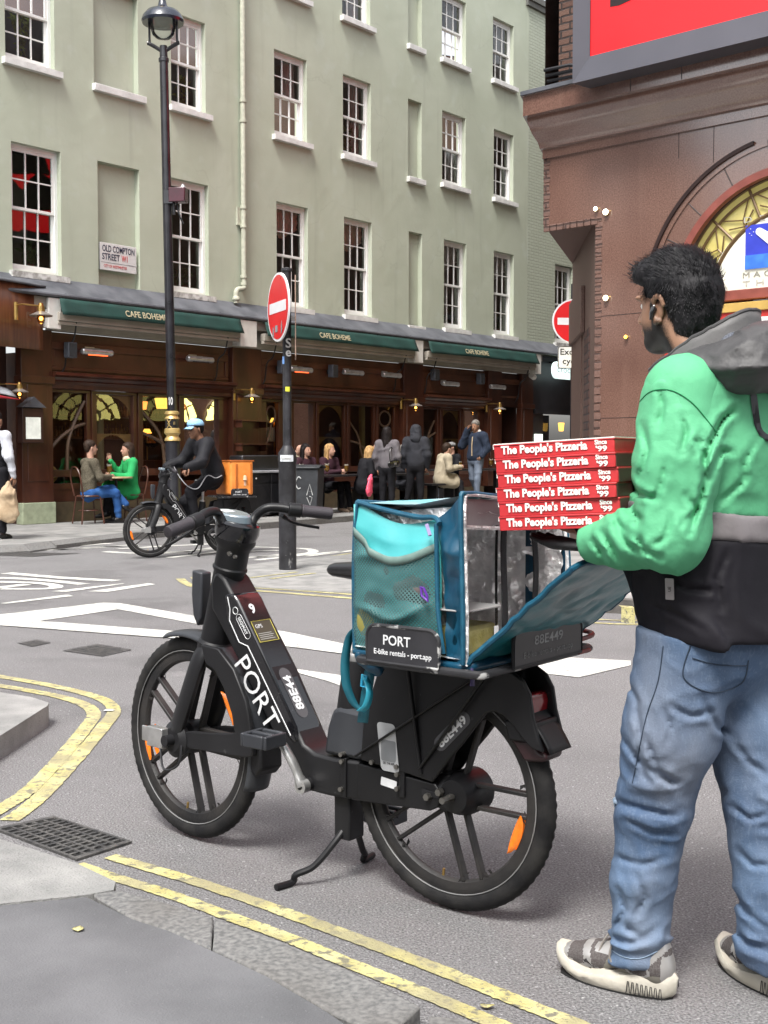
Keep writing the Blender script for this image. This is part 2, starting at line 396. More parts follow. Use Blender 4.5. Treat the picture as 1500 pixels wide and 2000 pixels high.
# corner footway that carries the sign post and runs on in front of the theatre
cp=[(398,1131),(405,1122),(440,1110),(520,1098),(620,1088),(720,1079),(860,1066),(1000,1052),(1100,1046)]
cp2=[(1600,1080),(1600,1212),(1260,1196),(1130,1190),(900,1174),(690,1158),(560,1150),(450,1143),(410,1138)]
o=sheet('corner_pavement',cp+cp2,-.05,.012,slabm)
kr=[(900,1168),(1000,1166),(1130,1168),(1260,1174),(1440,1184),(1620,1196)]
b=MB(); P_=[G(x,y,.11) for x,y in kr]
for i in range(len(P_)-1):
    a,c=P_[i],P_[i+1]; n=np.array([0.02,.14,0]); z=.11 if i>0 else .11; za=.02 if i==0 else .11
    b.add([(a[0],a[1],-.02),(c[0],c[1],-.02),(c[0]+n[0],c[1]+n[1],-.02),(a[0]+n[0],a[1]+n[1],-.02),(a[0],a[1],za),(c[0],c[1],z),(c[0]+n[0],c[1]+n[1],z),(a[0]+n[0],a[1]+n[1],za)],[(4,5,6,7),(0,1,5,4),(1,2,6,5),(3,0,4,7),(2,3,7,6)])
dk=mat('dark kerb',(.07,.065,.06),.85,col2=(.12,.11,.1),sc=12,bump=.6)
tag(b.build('theatre_kerb',[dk]),None,None,kind='structure')
tp=[tuple((p+np.array([0.02,.14,0]))[:2]) for p in P_[1:]]
tp=tp+[(9.5,P_[-1][1]+1),(12,11.5),(4.5,20),(2.6,17),(1.72,13.4),tuple(G(1010,1062,.11)[:2]),tuple(G(990,1100,.11)[:2]),tuple(G(1000,1158,.11)[:2])]
sheet('theatre_pavement',None,-.05,.108,mat('theatre paving',(.2,.195,.19),.85,col2=(.33,.32,.31),sc=2.2,bump=.4,det=8),world=tp)
b=MB(); a=G(1213,1186,.112);c=G(1240,1188,.112)
b.add([(a[0],a[1]-.01,.0),(c[0],c[1]-.01,.0),(c[0],c[1]-.01,.115),(a[0],a[1]-.01,.115),(c[0],c[1]+.1,.115),(a[0],a[1]+.1,.115)],[(0,1,2,3),(3,2,4,5)])
tag(b.build('kerb_mark',yp),None,None,kind='structure')
# left corner footway and near footway
sheet('left_pavement',[(-250,1338),(0,1352),(60,1361),(95,1372),(93,1378),(0,1437),(-250,1590)],-.05,.10,slabm)
kn=[(-200,1560),(0,1639),(60,1657),(150,1686),(226,1722)]
sheet('near_slab',kn+[(222,1738),(165,1748),(0,1765),(-300,1790)],-.05,.06,slabm)
ks=[(170,1752),(232,1738),(330,1764),(520,1826),(680,1895),(822,1966),(826,1978),(800,1990),(700,1992),(650,1975),(520,1905),(330,1815),(250,1790)]
sheet('near_footway',[(-400,1800),(0,1769),(168,1752),(256,1794),(330,1818),(520,1907),(640,1978),(760,2060),(780,2400),(-800,2400)],-.05,.055,pave_dark)
b=MB()
outer=[(182,1745),(232,1738),(330,1764),(420,1792),(520,1826),(600,1858),(680,1893),(760,1932),(824,1966)]
inner=[(190,1752),(258,1792),(330,1815),(415,1852),(520,1903),(585,1940),(650,1978),(700,2000),(760,2022)]
def strip(b,pa,pb,z0,z1,gap=.03,groups=((0,3),(3,8))):
    for g0,g1 in groups:
        A=[G(x,y,z1) for x,y in pa[g0:g1+1]];B=[G(x,y,z1) for x,y in pb[g0:g1+1]]
        A[-1]=A[-1]+(A[-2]-A[-1])*gap;B[-1]=B[-1]+(B[-2]-B[-1])*gap
        poly=[tuple(p[:2]) for p in A]+[tuple(p[:2]) for p in B[::-1]]
        b.prism(poly,lambda a,c,t:(a,c,t),z0,z1)
strip(b,outer,inner,-.05,.06)
o=b.build('near_kerb',granite_k,bevel=.006); o['kind']='structure'
sheet('near_kerb_stone',[(838,1985),(900,1990),(1010,2040),(1100,2100),(1000,2150),(840,2050)],-.05,.06,granite_k)
# ---- road paint
def line(b,px,w,z=.004,fn=None):
    """painted line along pixel centreline with a real width"""
    P=smooth_path([Vector(G(x,y,z)) for x,y in px],16); L=[];Rr=[]
    for i,p in enumerate(P):
        t=(P[min(i+1,len(P)-1)]-P[max(i-1,0)]); t.z=0; t.normalize(); n=Vector((-t.y,t.x,0))
        ww=w*(1+random.uniform(-.05,.05))
        L.append(p+n*(ww/2+w*random.uniform(-.03,.03)));Rr.append(p-n*(ww/2+w*random.uniform(-.03,.03)))
    n=len(P); b.add(L+Rr,[(i,i+1,n+i+1,n+i) for i in range(n-1)])
b=MB()
line(b,[(215,1672),(300,1697),(400,1727),(520,1768),(640,1812),(760,1856),(880,1902),(1000,1950),(1100,1990),(1250,2050)],.052)
line(b,[(150,1688),(220,1712),(330,1746),(450,1790),(560,1830),(680,1880),(800,1928),(930,1982),(1100,2055)],.05)
line(b,[(-60,1311),(0,1321),(60,1331),(120,1343),(180,1358),(212,1372),(222,1390),(205,1415),(150,1480),(90,1545),(50,1580),(18,1602)],.068)
line(b,[(-60,1330),(0,1339),(60,1349),(120,1361),(165,1376),(183,1393),(172,1415),(120,1478),(60,1540),(0,1580),(-60,1620)],.068)
line(b,[(352,1130),(362,1138),(385,1146),(440,1150),(520,1155),(610,1162),(700,1169)],.09)
line(b,[(378,1127),(388,1135),(405,1141),(450,1145),(520,1149),(610,1155),(700,1162)],.07)
line(b,[(700,1162),(900,1185),(1160,1209),(1300,1211),(1500,1215)],.05); line(b,[(700,1169),(900,1192),(1160,1216),(1300,1219),(1500,1224)],.05)
line(b,[(452,1107),(490,1107),(528,1104)],.09); line(b,[(560,1098),(640,1087),(700,1078)],.05)
line(b,[(490,1128),(580,1117)],.05,z=.016); line(b,[(528,1130),(560,1126),(616,1119)],.05,z=.016)
o=b.build('yellow_lines',yp); o['kind']='structure'
b=MB()
def poly(px,z=.0045): b.add([tuple(G(x,y,z)) for x,y in px],[tuple(range(len(px)))])
# hatched chevron in the junction mouth
poly([(-200,1215),(0,1200),(200,1177),(230,1190),(75,1213)]); poly([(-200,1215),(75,1213),(75,1214),(0,1221),(-200,1222)])
poly([(200,1177),(235,1178),(405,1207),(560,1234),(700,1263),(900,1300),(985,1316),(985,1321),(700,1282),(555,1255),(400,1221),(232,1190)])
poly([(75,1213),(100,1214),(350,1233),(540,1247),(700,1262),(700,1280),(560,1262),(350,1247),(0,1221)],.0065)
poly([(540,1302),(575,1306),(690,1322),(690,1348),(640,1330)]) 
poly([(985,1290),(1090,1283),(1232,1290),(1232,1299),(1130,1323),(985,1305)])
poly([(0,1178),(132,1161),(143,1164),(12,1179)]); poly([(172,1155),(290,1139),(304,1141),(210,1156)]); poly([(100,1155),(240,1139),(243,1140),(130,1156)],.005)
poly([(-100,1157),(45,1140),(62,1142),(-100,1162)],.0045)
for px,w in(([(12,1119),(120,1128),(228,1134)],.16),([(-60,1127),(60,1131),(165,1141)],.15),([(-60,1136),(40,1137),(90,1140),(110,1145),(95,1149),(40,1150),(-60,1149)],.13),
   ([(30,1074),(120,1068),(215,1061)],.16),([(70,1075),(180,1070),(265,1063)],.14),([(105,1074),(200,1068),(270,1065)],.12),
   ([(205,1077),(262,1080),(360,1077),(430,1068)],.15),([(230,1072),(330,1066),(420,1062)],.14),([(270,1083),(380,1076),(470,1066)],.12),
   ([(330,1089),(420,1078),(480,1068)],.12),([(495,1068),(560,1070),(600,1072),(612,1077),(590,1082),(500,1088)],.13),([(470,1077),(540,1075),(570,1078),(540,1084),(470,1090)],.11),([(500,1094),(580,1085),(665,1077)],.12),([(600,1086),(690,1075)],.1)):
    line(b,px,w,z=.0045)
o=b.build('white_markings',wpaint); o['kind']='structure'
# manhole covers (flat iron lids set in the road) and the gully grate
iron=mat('cast iron',(.05,.05,.052),.6,.3,col2=(.12,.115,.11),sc=30,bump=.8,bsc=90)
def cover(px,label,inner=True):
    b=MB(); P=[G(x,y,0) for x,y in px]; c=sum(P)/4
    def q(s,z): return [tuple((c+(p-c)*s)[:2])+(z,) for p in P]
    o1=q(1,.006);i1=q(.9,.006);i2=q(.88,.003)
    b.add(o1+i1,[(k,(k+1)%4,4+(k+1)%4,4+k) for k in range(4)]); b.add(i2,[(0,1,2,3)])
    for k in range(1,6):
        t=k/6; a=np.array(i2[0])*(1-t)+np.array(i2[1])*t; d=np.array(i2[3])*(1-t)+np.array(i2[2])*t; w=(np.array(i2[1])-np.array(i2[0]))*.02
        b.add([tuple(a-w)[:2]+(.006,),tuple(a+w)[:2]+(.006,),tuple(d+w)[:2]+(.006,),tuple(d-w)[:2]+(.006,)],[(0,1,2,3)])
    o=b.build('manhole_cover',iron); tag(o,label,'manhole cover','manhole covers in the road')
cover([(34,1257),(72,1250),(100,1256),(62,1264)],'small square iron cover in the road at the left edge, below the white chevron')
cover([(122,1272),(190,1259),(258,1270),(200,1283)],'wide flat diamond-shaped iron cover in the road, right of the small square one')
cover([(-60,1083),(60,1079),(160,1081),(60,1088)],'large far manhole cover in the road near the cafe kerb')
gc=[G(105,1598,0),G(258,1648,0),G(150,1683,0),G(-12,1622,0)]
t=thing('gully_grate','black iron drain grate with slots set beside the near kerb','drain grate',(gc[0]+gc[2])/2)
t.location.z=0; c0=(gc[0]+gc[2])/2
def gp(u,v,z): p=(gc[3]*(1-u)+gc[2]*u)*(1-v)+(gc[0]*(1-u)+gc[1]*u)*v-c0; return (p[0],p[1],z)
def gbox(b,u0,u1,v0,v1,z0,z1): b.add([gp(u0,v0,z0),gp(u1,v0,z0),gp(u1,v1,z0),gp(u0,v1,z0),gp(u0,v0,z1),gp(u1,v0,z1),gp(u1,v1,z1),gp(u0,v1,z1)],[(0,3,2,1),(4,5,6,7),(0,1,5,4),(1,2,6,5),(2,3,7,6),(3,0,4,7)])
b=MB()
for a in((0,1,0,.05),(0,1,.95,1),(0,.05,.05,.95),(.95,1,.05,.95)): gbox(b,*a,.002,.009)
b.build('frame',iron,t)
b=MB()
for k in range(1,13): gbox(b,.05+.9*k/13-.012,.05+.9*k/13+.012,.05,.95,.0,.008)
for k in range(1,5): gbox(b,.05,.95,.05+.9*k/5-.02,.05+.9*k/5+.02,.0,.0085)
b.build('bars',iron,t)
b=MB(); gbox(b,.04,.96,.04,.96,.0015,.003); b.build('pit',mat('drain dark',(.006,.006,.006),.9,var=0),t)
# small litter on the ground
lit=mat('litter',(.6,.6,.57),.8)
for (x,y,s,l) in((152,1816,.016,'yellowish flat scrap on the near footway'),(950,1966,.014,'crumpled white scrap on the yellow line by the kerb'),(215,1388,.03,'pale flat scrap in the road by the left corner')):
    b=MB(); p=G(x,y,.058 if y<1900 and x<400 and y>1700 else .006); n=9
    b.add([(p[0]+s*math.cos(2*PI*k/n)*random.uniform(.7,1.4),p[1]+s*.8*math.sin(2*PI*k/n)*random.uniform(.6,1.2),p[2]+random.uniform(.001,.006)) for k in range(n)],[tuple(range(n))])
    tag(b.build('litter_scrap',lit if 'yell' not in l else yp,solid=.001),l,'litter','scraps of litter on the ground')
# ================================================================ GREEN BUILDING
stucco=mat('sage stucco',(.395,.43,.335),.8,col2=(.44,.475,.38),sc=.9,bump=.3,bsc=3.5,det=8,bd=.03)
add_layer(stucco,.55,(.355,.385,.305),.48,.75,fac=.6,stretch=(1,1,.5),det=9)
add_layer(stucco,2.6,(.46,.505,.44),.60,.72,fac=.35,det=9,seed=3)
add_layer(stucco,2.2,(.30,.32,.255),.60,.78,fac=.4,stretch=(2.2,1,.18),det=10,seed=8)
def crackle(m):
    n,L,b=nodes(m); bc=b.inputs['Base Color']; tc=n.new('ShaderNodeTexCoord'); nz=n.new('ShaderNodeTexNoise'); nz.inputs['Scale'].default_value=1.6; nz.inputs['Detail'].default_value=6; L.new(tc.outputs['Object'],nz.inputs[0])
    vm=n.new('ShaderNodeVectorMath'); vm.operation='MULTIPLY_ADD'; vm.inputs[1].default_value=(.9,.9,.9); L.new(nz.outputs['Color'],vm.inputs[0]); L.new(tc.outputs['Object'],vm.inputs[2])
    v=n.new('ShaderNodeTexVoronoi'); v.feature='DISTANCE_TO_EDGE'; v.inputs['Scale'].default_value=.55; L.new(vm.outputs[0],v.inputs['Vector'])
    cr=n.new('ShaderNodeValToRGB'); cr.color_ramp.elements[0].position=.0; cr.color_ramp.elements[1].position=.010; cr.color_ramp.elements[0].color=(.18,.18,.18,1); cr.color_ramp.elements[1].color=(0,0,0,1); L.new(v.outputs['Distance'],cr.inputs[0])
    n3=n.new('ShaderNodeTexNoise'); n3.inputs['Scale'].default_value=.6; L.new(tc.outputs['Object'],n3.inputs[0]); m3=n.new('ShaderNodeMapRange'); m3.inputs['From Min'].default_value=.48; m3.inputs['From Max'].default_value=.6; L.new(n3.outputs[0],m3.inputs[0])
    mu=n.new('ShaderNodeMath'); mu.operation='MULTIPLY'; L.new(cr.outputs[0],mu.inputs[0]); L.new(m3.outputs[0],mu.inputs[1])
    mx=n.new('ShaderNodeMix'); mx.data_type='RGBA'; mx.inputs['B'].default_value=(.20,.205,.16,1); L.new(bc.links[0].from_socket,mx.inputs['A']); L.new(mu.outputs[0],mx.inputs['Factor']); L.new(mx.outputs['Result'],bc)
crackle(stucco)
def paintbrick(name,c1,c2,mortar,bw,bh,ms=.012,rough=.75,bump=.8,bd=.01,plane='xz',extra=None):
    m=mat(name,c1,rough,var=0); n,L,b=nodes(m)
    tc=n.new('ShaderNodeTexCoord'); sp=n.new('ShaderNodeSeparateXYZ'); cb=n.new('ShaderNodeCombineXYZ'); L.new(tc.outputs['Object'],sp.inputs[0])
    if plane=='xz': L.new(sp.outputs[0],cb.inputs[0])
    else:
        ad=n.new('ShaderNodeMath'); L.new(sp.outputs[0],ad.inputs[0]); L.new(sp.outputs[1],ad.inputs[1]); L.new(ad.outputs[0],cb.inputs[0])
    L.new(sp.outputs[2],cb.inputs[1])
    t=n.new('ShaderNodeTexBrick'); t.inputs['Scale'].default_value=1; t.inputs['Brick Width'].default_value=bw; t.inputs['Row Height'].default_value=bh
    t.inputs['Mortar Size'].default_value=ms; t.inputs['Mortar Smooth'].default_value=.4; t.inputs['Color1'].default_value=(*c1,1); t.inputs['Color2'].default_value=(*c2,1); t.inputs['Mortar'].default_value=(*mortar,1)
    nz=n.new('ShaderNodeTexNoise'); nz.inputs['Scale'].default_value=9; L.new(tc.outputs['Object'],nz.inputs[0]); vm=n.new('ShaderNodeVectorMath'); vm.operation='SCALE'; vm.inputs['Scale'].default_value=.02; L.new(nz.outputs['Color'],vm.inputs[0])
    va=n.new('ShaderNodeVectorMath'); L.new(cb.outputs[0],va.inputs[0]); L.new(vm.outputs[0],va.inputs[1]); L.new(va.outputs[0],t.inputs['Vector'])
    L.new(t.outputs['Color'],b.inputs['Base Color'])
    n2=n.new('ShaderNodeTexNoise'); n2.inputs['Scale'].default_value=40; L.new(tc.outputs['Object'],n2.inputs[0])
    m1=n.new('ShaderNodeMath'); m1.operation='MULTIPLY_ADD'; m1.inputs[1].default_value=.35; L.new(n2.outputs[0],m1.inputs[0])
    inv=n.new('ShaderNodeMath'); inv.operation='SUBTRACT'; inv.inputs[0].default_value=1; L.new(t.outputs['Fac'],inv.inputs[1]); L.new(inv.outputs[0],m1.inputs[2])
    bp=n.new('ShaderNodeBump'); bp.inputs['Strength'].default_value=bump; bp.inputs['Distance'].default_value=bd; L.new(m1.outputs[0],bp.inputs['Height']); L.new(bp.outputs[0],b.inputs['Normal'])
    return m
gbrick=paintbrick('sage painted brick',(.395,.43,.34),(.425,.46,.37),(.35,.38,.30),.23,.077,bump=1.,bd=.025)
wwood=mat('white sash paint',(.72,.72,.70),.4,var=.04,sc=5)
sillm=mat('painted stone sill',(.55,.55,.53),.7,col2=(.72,.72,.70),sc=5,det=8,bump=.3)
sillold=mat('weathered stone sill',(.30,.29,.27),.8,col2=(.62,.62,.6),sc=9,det=9,bump=.5,lo=.4,hi=.6)
lead=mat('lead flashing',(.06,.064,.076),.55,col2=(.11,.115,.13),sc=3,bump=.4,bsc=8,bd=.01)
roomd=mat('dark room',(.13,.13,.135),.9,var=.3,sc=2)
roomw=mat('olive room wall',(.20,.19,.12),.9,var=.2,sc=2)
glass=glassmat('window glass',(.80,.82,.83),.015,1.,1.75)
curt=mat('net curtain',(.78,.78,.75),.8,var=.15,sc=14,stretch=(3,1,.4))
leafm=mat('leaf green',(.07,.13,.025),.6,var=.5,sc=20); leafy=mat('leaf lime',(.16,.21,.03),.6,var=.4,sc=20)
terra=mat('terracotta',(.28,.11,.055),.8)
gb=thing('green_building','four storey building painted sage green with white sash windows','building',O1,rotz(U1))
def wall(b,u0,u1,z0,z1,holes,dep=.2,back=()):
    us=sorted({u0,u1,*[h[0] for h in holes],*[h[1] for h in holes]}); zs=sorted({z0,z1,*[h[2] for h in holes],*[h[3] for h in holes]})
    for i in range(len(us)-1):
        for j in range(len(zs)-1):
            a,c,d,e=us[i],us[i+1],zs[j],zs[j+1]; m=((a+c)/2,(d+e)/2)
            if any(h[0]<m[0]<h[1] and h[2]<m[1]<h[3] for h in holes): continue
            b.add([(a,0,d),(c,0,d),(c,0,e),(a,0,e)],[(0,1,2,3)])
    for h in holes:
        a,c,d,e=h[:4]; D=h[4] if len(h)>4 else dep
        b.add([(a,0,d),(c,0,d),(c,0,e),(a,0,e),(a,D,d),(c,D,d),(c,D,e),(a,D,e)],[(0,1,5,4),(1,2,6,5),(2,3,7,6),(3,0,4,7)])
        if len(h)>4: b.add([(a,D,d),(c,D,d),(c,D,e),(a,D,e)],[(0,1,2,3)])
f1=[(0.0,.95),(3.36,4.27),(6.10,7.02),(8.15,9.07),(11.72,12.62),(13.80,14.70)]
f2=[(-.08,.86),(3.38,4.22),(6.05,7.0),(8.12,9.04),(11.64,12.58),(13.78,14.66)]
f3=[(-.08,.86),(3.38,4.22),(6.05,7.0),(8.10,9.02),(11.62,12.58),(13.72,14.64)]
Z1,Z2,Z3=(4.22,6.27),(7.58,9.24),(10.44,11.94)
holes=[(a,c,*Z1) for a,c in f1]+[(a,c,*Z2) for a,c in f2]+[(a,c,*Z3) for a,c in f3]
blind=[(1.71,2.62,4.0,6.27,.12),(1.66,2.62,7.55,9.24,.12),(10.38,10.87,4.15,6.27,.12),(10.35,10.85,7.48,9.22,.12),(10.35,10.85,10.42,11.9,.12)]
b=MB(); wall(b,-2.2,15.35,3.7,12.9,holes+blind); b.add([(-2.2,0,3.7),(-2.2,0,12.9),(-2.2,6,12.9),(-2.2,6,3.7)],[(0,1,2,3)]); b.add([(-2.2,0,12.9),(15.35,0,12.9),(15.35,6,12.9),(-2.2,6,12.9)],[(0,1,2,3)])
w_=b.build('wall',stucco,gb,smooth=0)
b=MB(); wall(b,15.352,24,3.7,12.75,[(16.7,17.62,4.2,6.29),(18.9,19.8,4.2,6.29),(16.7,17.62,7.56,9.24)]); b.add([(15.352,0,12.75),(24,0,12.75),(24,6,12.75),(15.352,6,12.75)],[(0,1,2,3)]); o=b.build('brick_wall',gbrick,gb,smooth=0); o['label']='painted brick end bay of the green wall'
b=MB(); b.box(15.2,24,-.12,.3,12.755,12.9); b.box(15.2,24,-.07,.3,12.62,12.75); b.build('parapet_coping',mat('dark coping',(.12,.12,.11),.8),gb)
# hairline cracks and render joints: shallow raised filler lines
def sash(w,h,name='window'):
    b=MB(); fw=.06; z0=0
    b.box(0,.05,.10,.2,0,h); b.box(w-.05,w,.10,.2,0,h); b.box(.05,w-.05,.10,.2,h-.07,h); b.box(.05,w-.05,.09,.2,0,.05)
    mid=h*.5
    for (a,c,y) in((mid-.02,h-.07,.115),(.05,mid+.02,.15)):
        x0,x1=.05,w-.05
        b.box(x0,x0+.045,y,y+.04,a,c); b.box(x1-.045,x1,y,y+.04,a,c)
        lo=.075 if a<.1 else .045
        b.box(x0+.045,x1-.045,y,y+.04,a,a+lo); b.box(x0+.045,x1-.045,y,y+.04,c-.045,c)
        for k in(1,2):
            x=x0+.045+(x1-x0-.09)*k/3; b.box(x-.011,x+.011,y+.003,y+.037,a+lo,c-.045)
        zm=(a+lo+c-.045)/2; b.box(x0+.045,x1-.045,y+.006,y+.034,zm-.011,zm+.011)
    me=b.mesh(name,wwood,0); g=MB(); g.add([(.09,.135,mid),(w-.09,.135,mid),(w-.09,.135,h-.1),(.09,.135,h-.1)],[(0,1,2,3)]); g.add([(.09,.17,.1),(w-.09,.17,.1),(w-.09,.17,mid+.02),(.09,.17,mid+.02)],[(0,1,2,3)])
    return me,g.mesh('pane',glass,0)
def sillmesh(w,m):
    b=MB(); b.add([(-.07,-.1,-.12),(w+.1,-.1,-.12),(w+.1,.2,-.12),(-.07,.2,-.12),(-.07,-.1,-.02),(w+.1,-.1,-.02),(w+.1,.2,.0),(-.07,.2,.0)],[(0,3,2,1),(4,5,6,7),(0,1,5,4),(1,2,6,5),(2,3,7,6),(3,0,4,7)]); return b.mesh('sill',m,0)
def obj(name,me,parent,loc=(0,0,0)):
    o=bpy.data.objects.new(name,me); S.collection.objects.link(o); o.parent=parent; o.location=loc; return o
rng=random.Random(5)
def curtain(b,x0,x1,z0,z1,y=.3,n=9):
    b.grid(lambda u,v:(x0+(x1-x0)*u,y+.03*math.sin(u*n*2*PI)+.01*math.sin(v*9),z0+(z1-z0)*v),n*6,6)
for lst,Z in((f1,Z1),(f2,Z2),(f3,Z3),([(16.7,17.62),(18.9,19.8)],Z1),([(16.7,17.62)],Z2)):
    for i,(a,c) in enumerate(lst):
        w,h=c-a,Z[1]-Z[0]; me,pm=sash(w,h)
        wo=obj('window',me,gb,(a,0,Z[0])); obj('pane',pm,wo)
        sl=obj('sill',sillmesh(w,sillold if (Z is Z1 and i<2) else sillm),wo,(0,0,-.001))
        # room box behind the glass
        b=MB(); b.add([(-.1,.21,-.1),(w+.1,.21,-.1),(w+.1,.21,h+.1),(-.1,.21,h+.1),(-.1,1.1,-.1),(w+.1,1.1,-.1),(w+.1,1.1,h+.1),(-.1,1.1,h+.1)],[(0,1,5,4),(1,2,6,5),(2,3,7,6),(3,0,4,7),(4,5,6,7)])
        b.build('room',roomw if (Z is Z1 and i<2) else roomd,wo,smooth=0)
        b=MB()
        if Z is Z3 or (Z is Z2 and i in(2,3,4)): curtain(b,w*.62,w-.03,.03,h-.03,.34,4)
        if Z is Z3: curtain(b,.03,w*.28,.03,h-.03,.34,4)
        if Z is Z1 and i in(2,3,4,5):     # swagged net across the top sash
            b.grid(lambda u,v:(.08+(w-.16)*u,.235+.02*math.sin(u*40+v*14),h*.97-v*h*(.16+.13*math.sin(u*PI)+.03*math.sin(u*7))),26,8)
        if Z is Z1 and i in(4,5): curtain(b,w*.35,w*.6,.03,h*.8,.36,3)
        if b.v: b.build('curtain',curt,wo)
        if (Z,i) in((Z1,0),(Z1,1),(Z2,0),(Z2,1),(Z2,2),(Z2,3),(Z1,4),(Z1,5)):
            p=MB(); q=MB(); cx=w*{0:.55,1:.62,2:.38,3:.5,4:.75,5:.7}[i]; lm=leafy if Z is Z2 else leafm
            for k in range(60 if lm is leafm else 90):
                A=rng.uniform(0,2*PI); rr=rng.uniform(.03,.2); hh=rng.uniform(.0,.55 if Z is Z2 else .4); s=rng.uniform(.03,.06)
                if Z is Z2 and i==0: hh=rng.uniform(.1,.7);rr=.02+hh*.22
                cpos=Vector((cx+rr*math.cos(A),.32+rr*.4*math.sin(A),.14+hh)); d=Vector((rng.uniform(-1,1),rng.uniform(-.5,.5),rng.uniform(-.3,1.4))).normalized()*s*1.6; sd_=d.cross(Vector((0,1,0))).normalized()*s*.45
                p.add([cpos-d,cpos+sd_,cpos+d,cpos-sd_],[(0,1,2,3)])
            pl=thing('potted_plant',{(1,0):'dark leafy plant behind the red-lit lower left window of the green building',(1,1):'dark green pot plant inside the first-floor window behind the lamp post',(2,0):'tall spiky plant in terracotta pot in the top left window',(2,1):'lime leafed plant in the second-floor window behind the lamp head',(2,2):'lime plant in the second-floor window right of the drainpipe',(2,3):'lime plant in the second-floor window above the red no entry disc and to its right',(1,4):'small green plant in the first-floor window second from the brick end bay',(1,5):'small green plant in the first-floor window next to the brick end bay'}[(1 if Z is Z1 else 2,i)],'plant',O1+U1*0,rotz(U1),'pot plants on the inside window sills')
            pl.location=tuple(O1+U1*a+np.array([0,0,Z[0]])); p.build('leaves',lm,pl,smooth=0)
            q.lathe([(.06,.0),(.085,.14),(.09,.15),(.08,.15)],(cx,.32,.02),16); q.build('pot',terra,pl)
b=MB()
for a,c,d in((1.62,2.74,7.55),(10.30,10.92,4.15),(10.30,10.92,7.48),(10.30,10.92,10.42)): b.box(a,c,-.09,.12,d-.12,d)
loose(b,'blind_window_sill',sillm,gb,bevel=.008)
# drainpipe
dp=mat('sage pipe paint',(.42,.43,.345),.6,var=.12,sc=14,det=8,bump=.3)
t=thing('drainpipe','sage painted drainpipe running down the green wall right of the lamp post','drainpipe',O1,rotz(U1))
b=MB(); b.tube([(5.10,-.09,12.8),(5.10,-.09,4.62)],.052,14); b.tube(smooth_path([(5.10,-.09,4.62),(5.10,-.1,4.47),(5.04,-.11,4.42),(4.93,-.11,4.40),(4.87,-.11,4.33),(4.87,-.11,4.13)],4),.05,14); b.build('pipe',dp,t)
for z in(10.55,8.0,7.62,5.98,5.62,4.66,4.52): MB().lathe([(.052,-.03),(.068,-.03),(.068,.03),(.052,.03)],(5.10,-.09,z),14).build('collar',dp,t)
b=MB(); b.box(4.98,5.0+.2,-.05,-.003,5.64,5.98); b.box(5.02,5.06,-.09,-.003,10.5,10.56); loose(b,'bracket',dp,t)
MB().lathe([(.05,-.05),(.075,-.04),(.075,.0),(.06,.03)],(4.87,-.11,4.23),14).build('collar',dp,t)
# street name plate
plate=mat('sign white enamel',(.62,.62,.61),.35,var=.05); black=mat('black paint',(.012,.012,.014),.4,var=.2,sc=6); navy=mat('navy sign lettering',(.02,.03,.06),.5,var=0); redt=mat('red sign lettering',(.5,.03,.03),.5,var=0)
t=thing('street_name_plate','white enamel street name plate fixed in the blind recess of the green wall','sign',O1+U1*1.76+N1*.02+np.array([0,0,4.43]),rotz(U1))
MB().box(0,.80,0,.03,0,.47).build('plate',plate,t,bevel=.006)
MP=lambda x,z:frameM((x,-.003,z),(1,0,0),(0,0,1))
text('lettering','OLD COMPTON',.155,navy,t,MP(.4,.375),w=.70,bold=.012); text('lettering','STREET',.155,navy,t,MP(.235,.235),w=.38,bold=.012); text('lettering','W1',.155,redt,t,MP(.53,.235),w=.13,bold=.012)
text('lettering','CITY OF WESTMINSTER',.07,redt,t,MP(.33,.075),w=.50); MB().box(.02,.78,-.003,0,.132,.136).build('rule_line',navy,t)
# ================================================================ CAFE SHOPFRONT
wood=mat('mahogany joinery',(.036,.011,.006),.36,col2=(.080,.024,.011),sc=3,stretch=(1,1,.35),det=9,bump=.25,bsc=6,coat=.25)
add_layer(wood,1.3,(.025,.010,.006),.5,.8,fac=.7,stretch=(1,1,.5))
woodl=mat('worn fascia timber',(.055,.021,.010),.45,col2=(.115,.043,.02),sc=2.5,stretch=(1,1,.6),det=9,bump=.2,coat=.1)
woodd=mat('dark mahogany',(.028,.012,.009),.45,col2=(.05,.02,.014),sc=4,stretch=(1,1,.3))
cream=mat('cream fascia paint',(.30,.275,.235),.6,var=.1,sc=3); 
sh=thing('cafe_shopfront','dark mahogany cafe shopfront with three glazed bays below the green awnings','shopfront',O1,rotz(U1))
b=MB()
b.add([(-2.2,-.42,3.80),(18.5,-.42,3.80),(18.5,0,4.10),(-2.2,0,4.10),(-2.2,-.42,3.86),(18.5,-.42,3.86),(18.5,0,4.16),(-2.2,0,4.16)],[(0,1,2,3),(4,5,6,7),(0,1,5,4),(1,2,6,5),(3,0,4,7)])
for k in range(18): b.box(-1.6+k*1.15,-1.57+k*1.15,-.425,-.41,3.79,3.87)
b.tube([(-2.2,-.42,3.83),(18.5,-.42,3.83)],.035,8)
b.build('lead_ledge',lead,sh)
b=MB(); b.box(-.9,15.55,-.34,-.003,3.62,3.80); b.box(.6,15.5,-.2,-.003,3.28,3.62); b.build('fascia_box',cream,sh,bevel=.01)
br=mat('white bracket paint',(.66,.65,.61),.5,var=.06)
for u0,u1 in((.38,.62),(4.68,5.12),(10.08,10.38),(15.12,15.36)):
    MB().box(u0,u1,-.42,-.35,3.28,3.78).box(u0,u1,-.347,-.2,3.3,3.60).build('bracket',br,sh,bevel=.01)
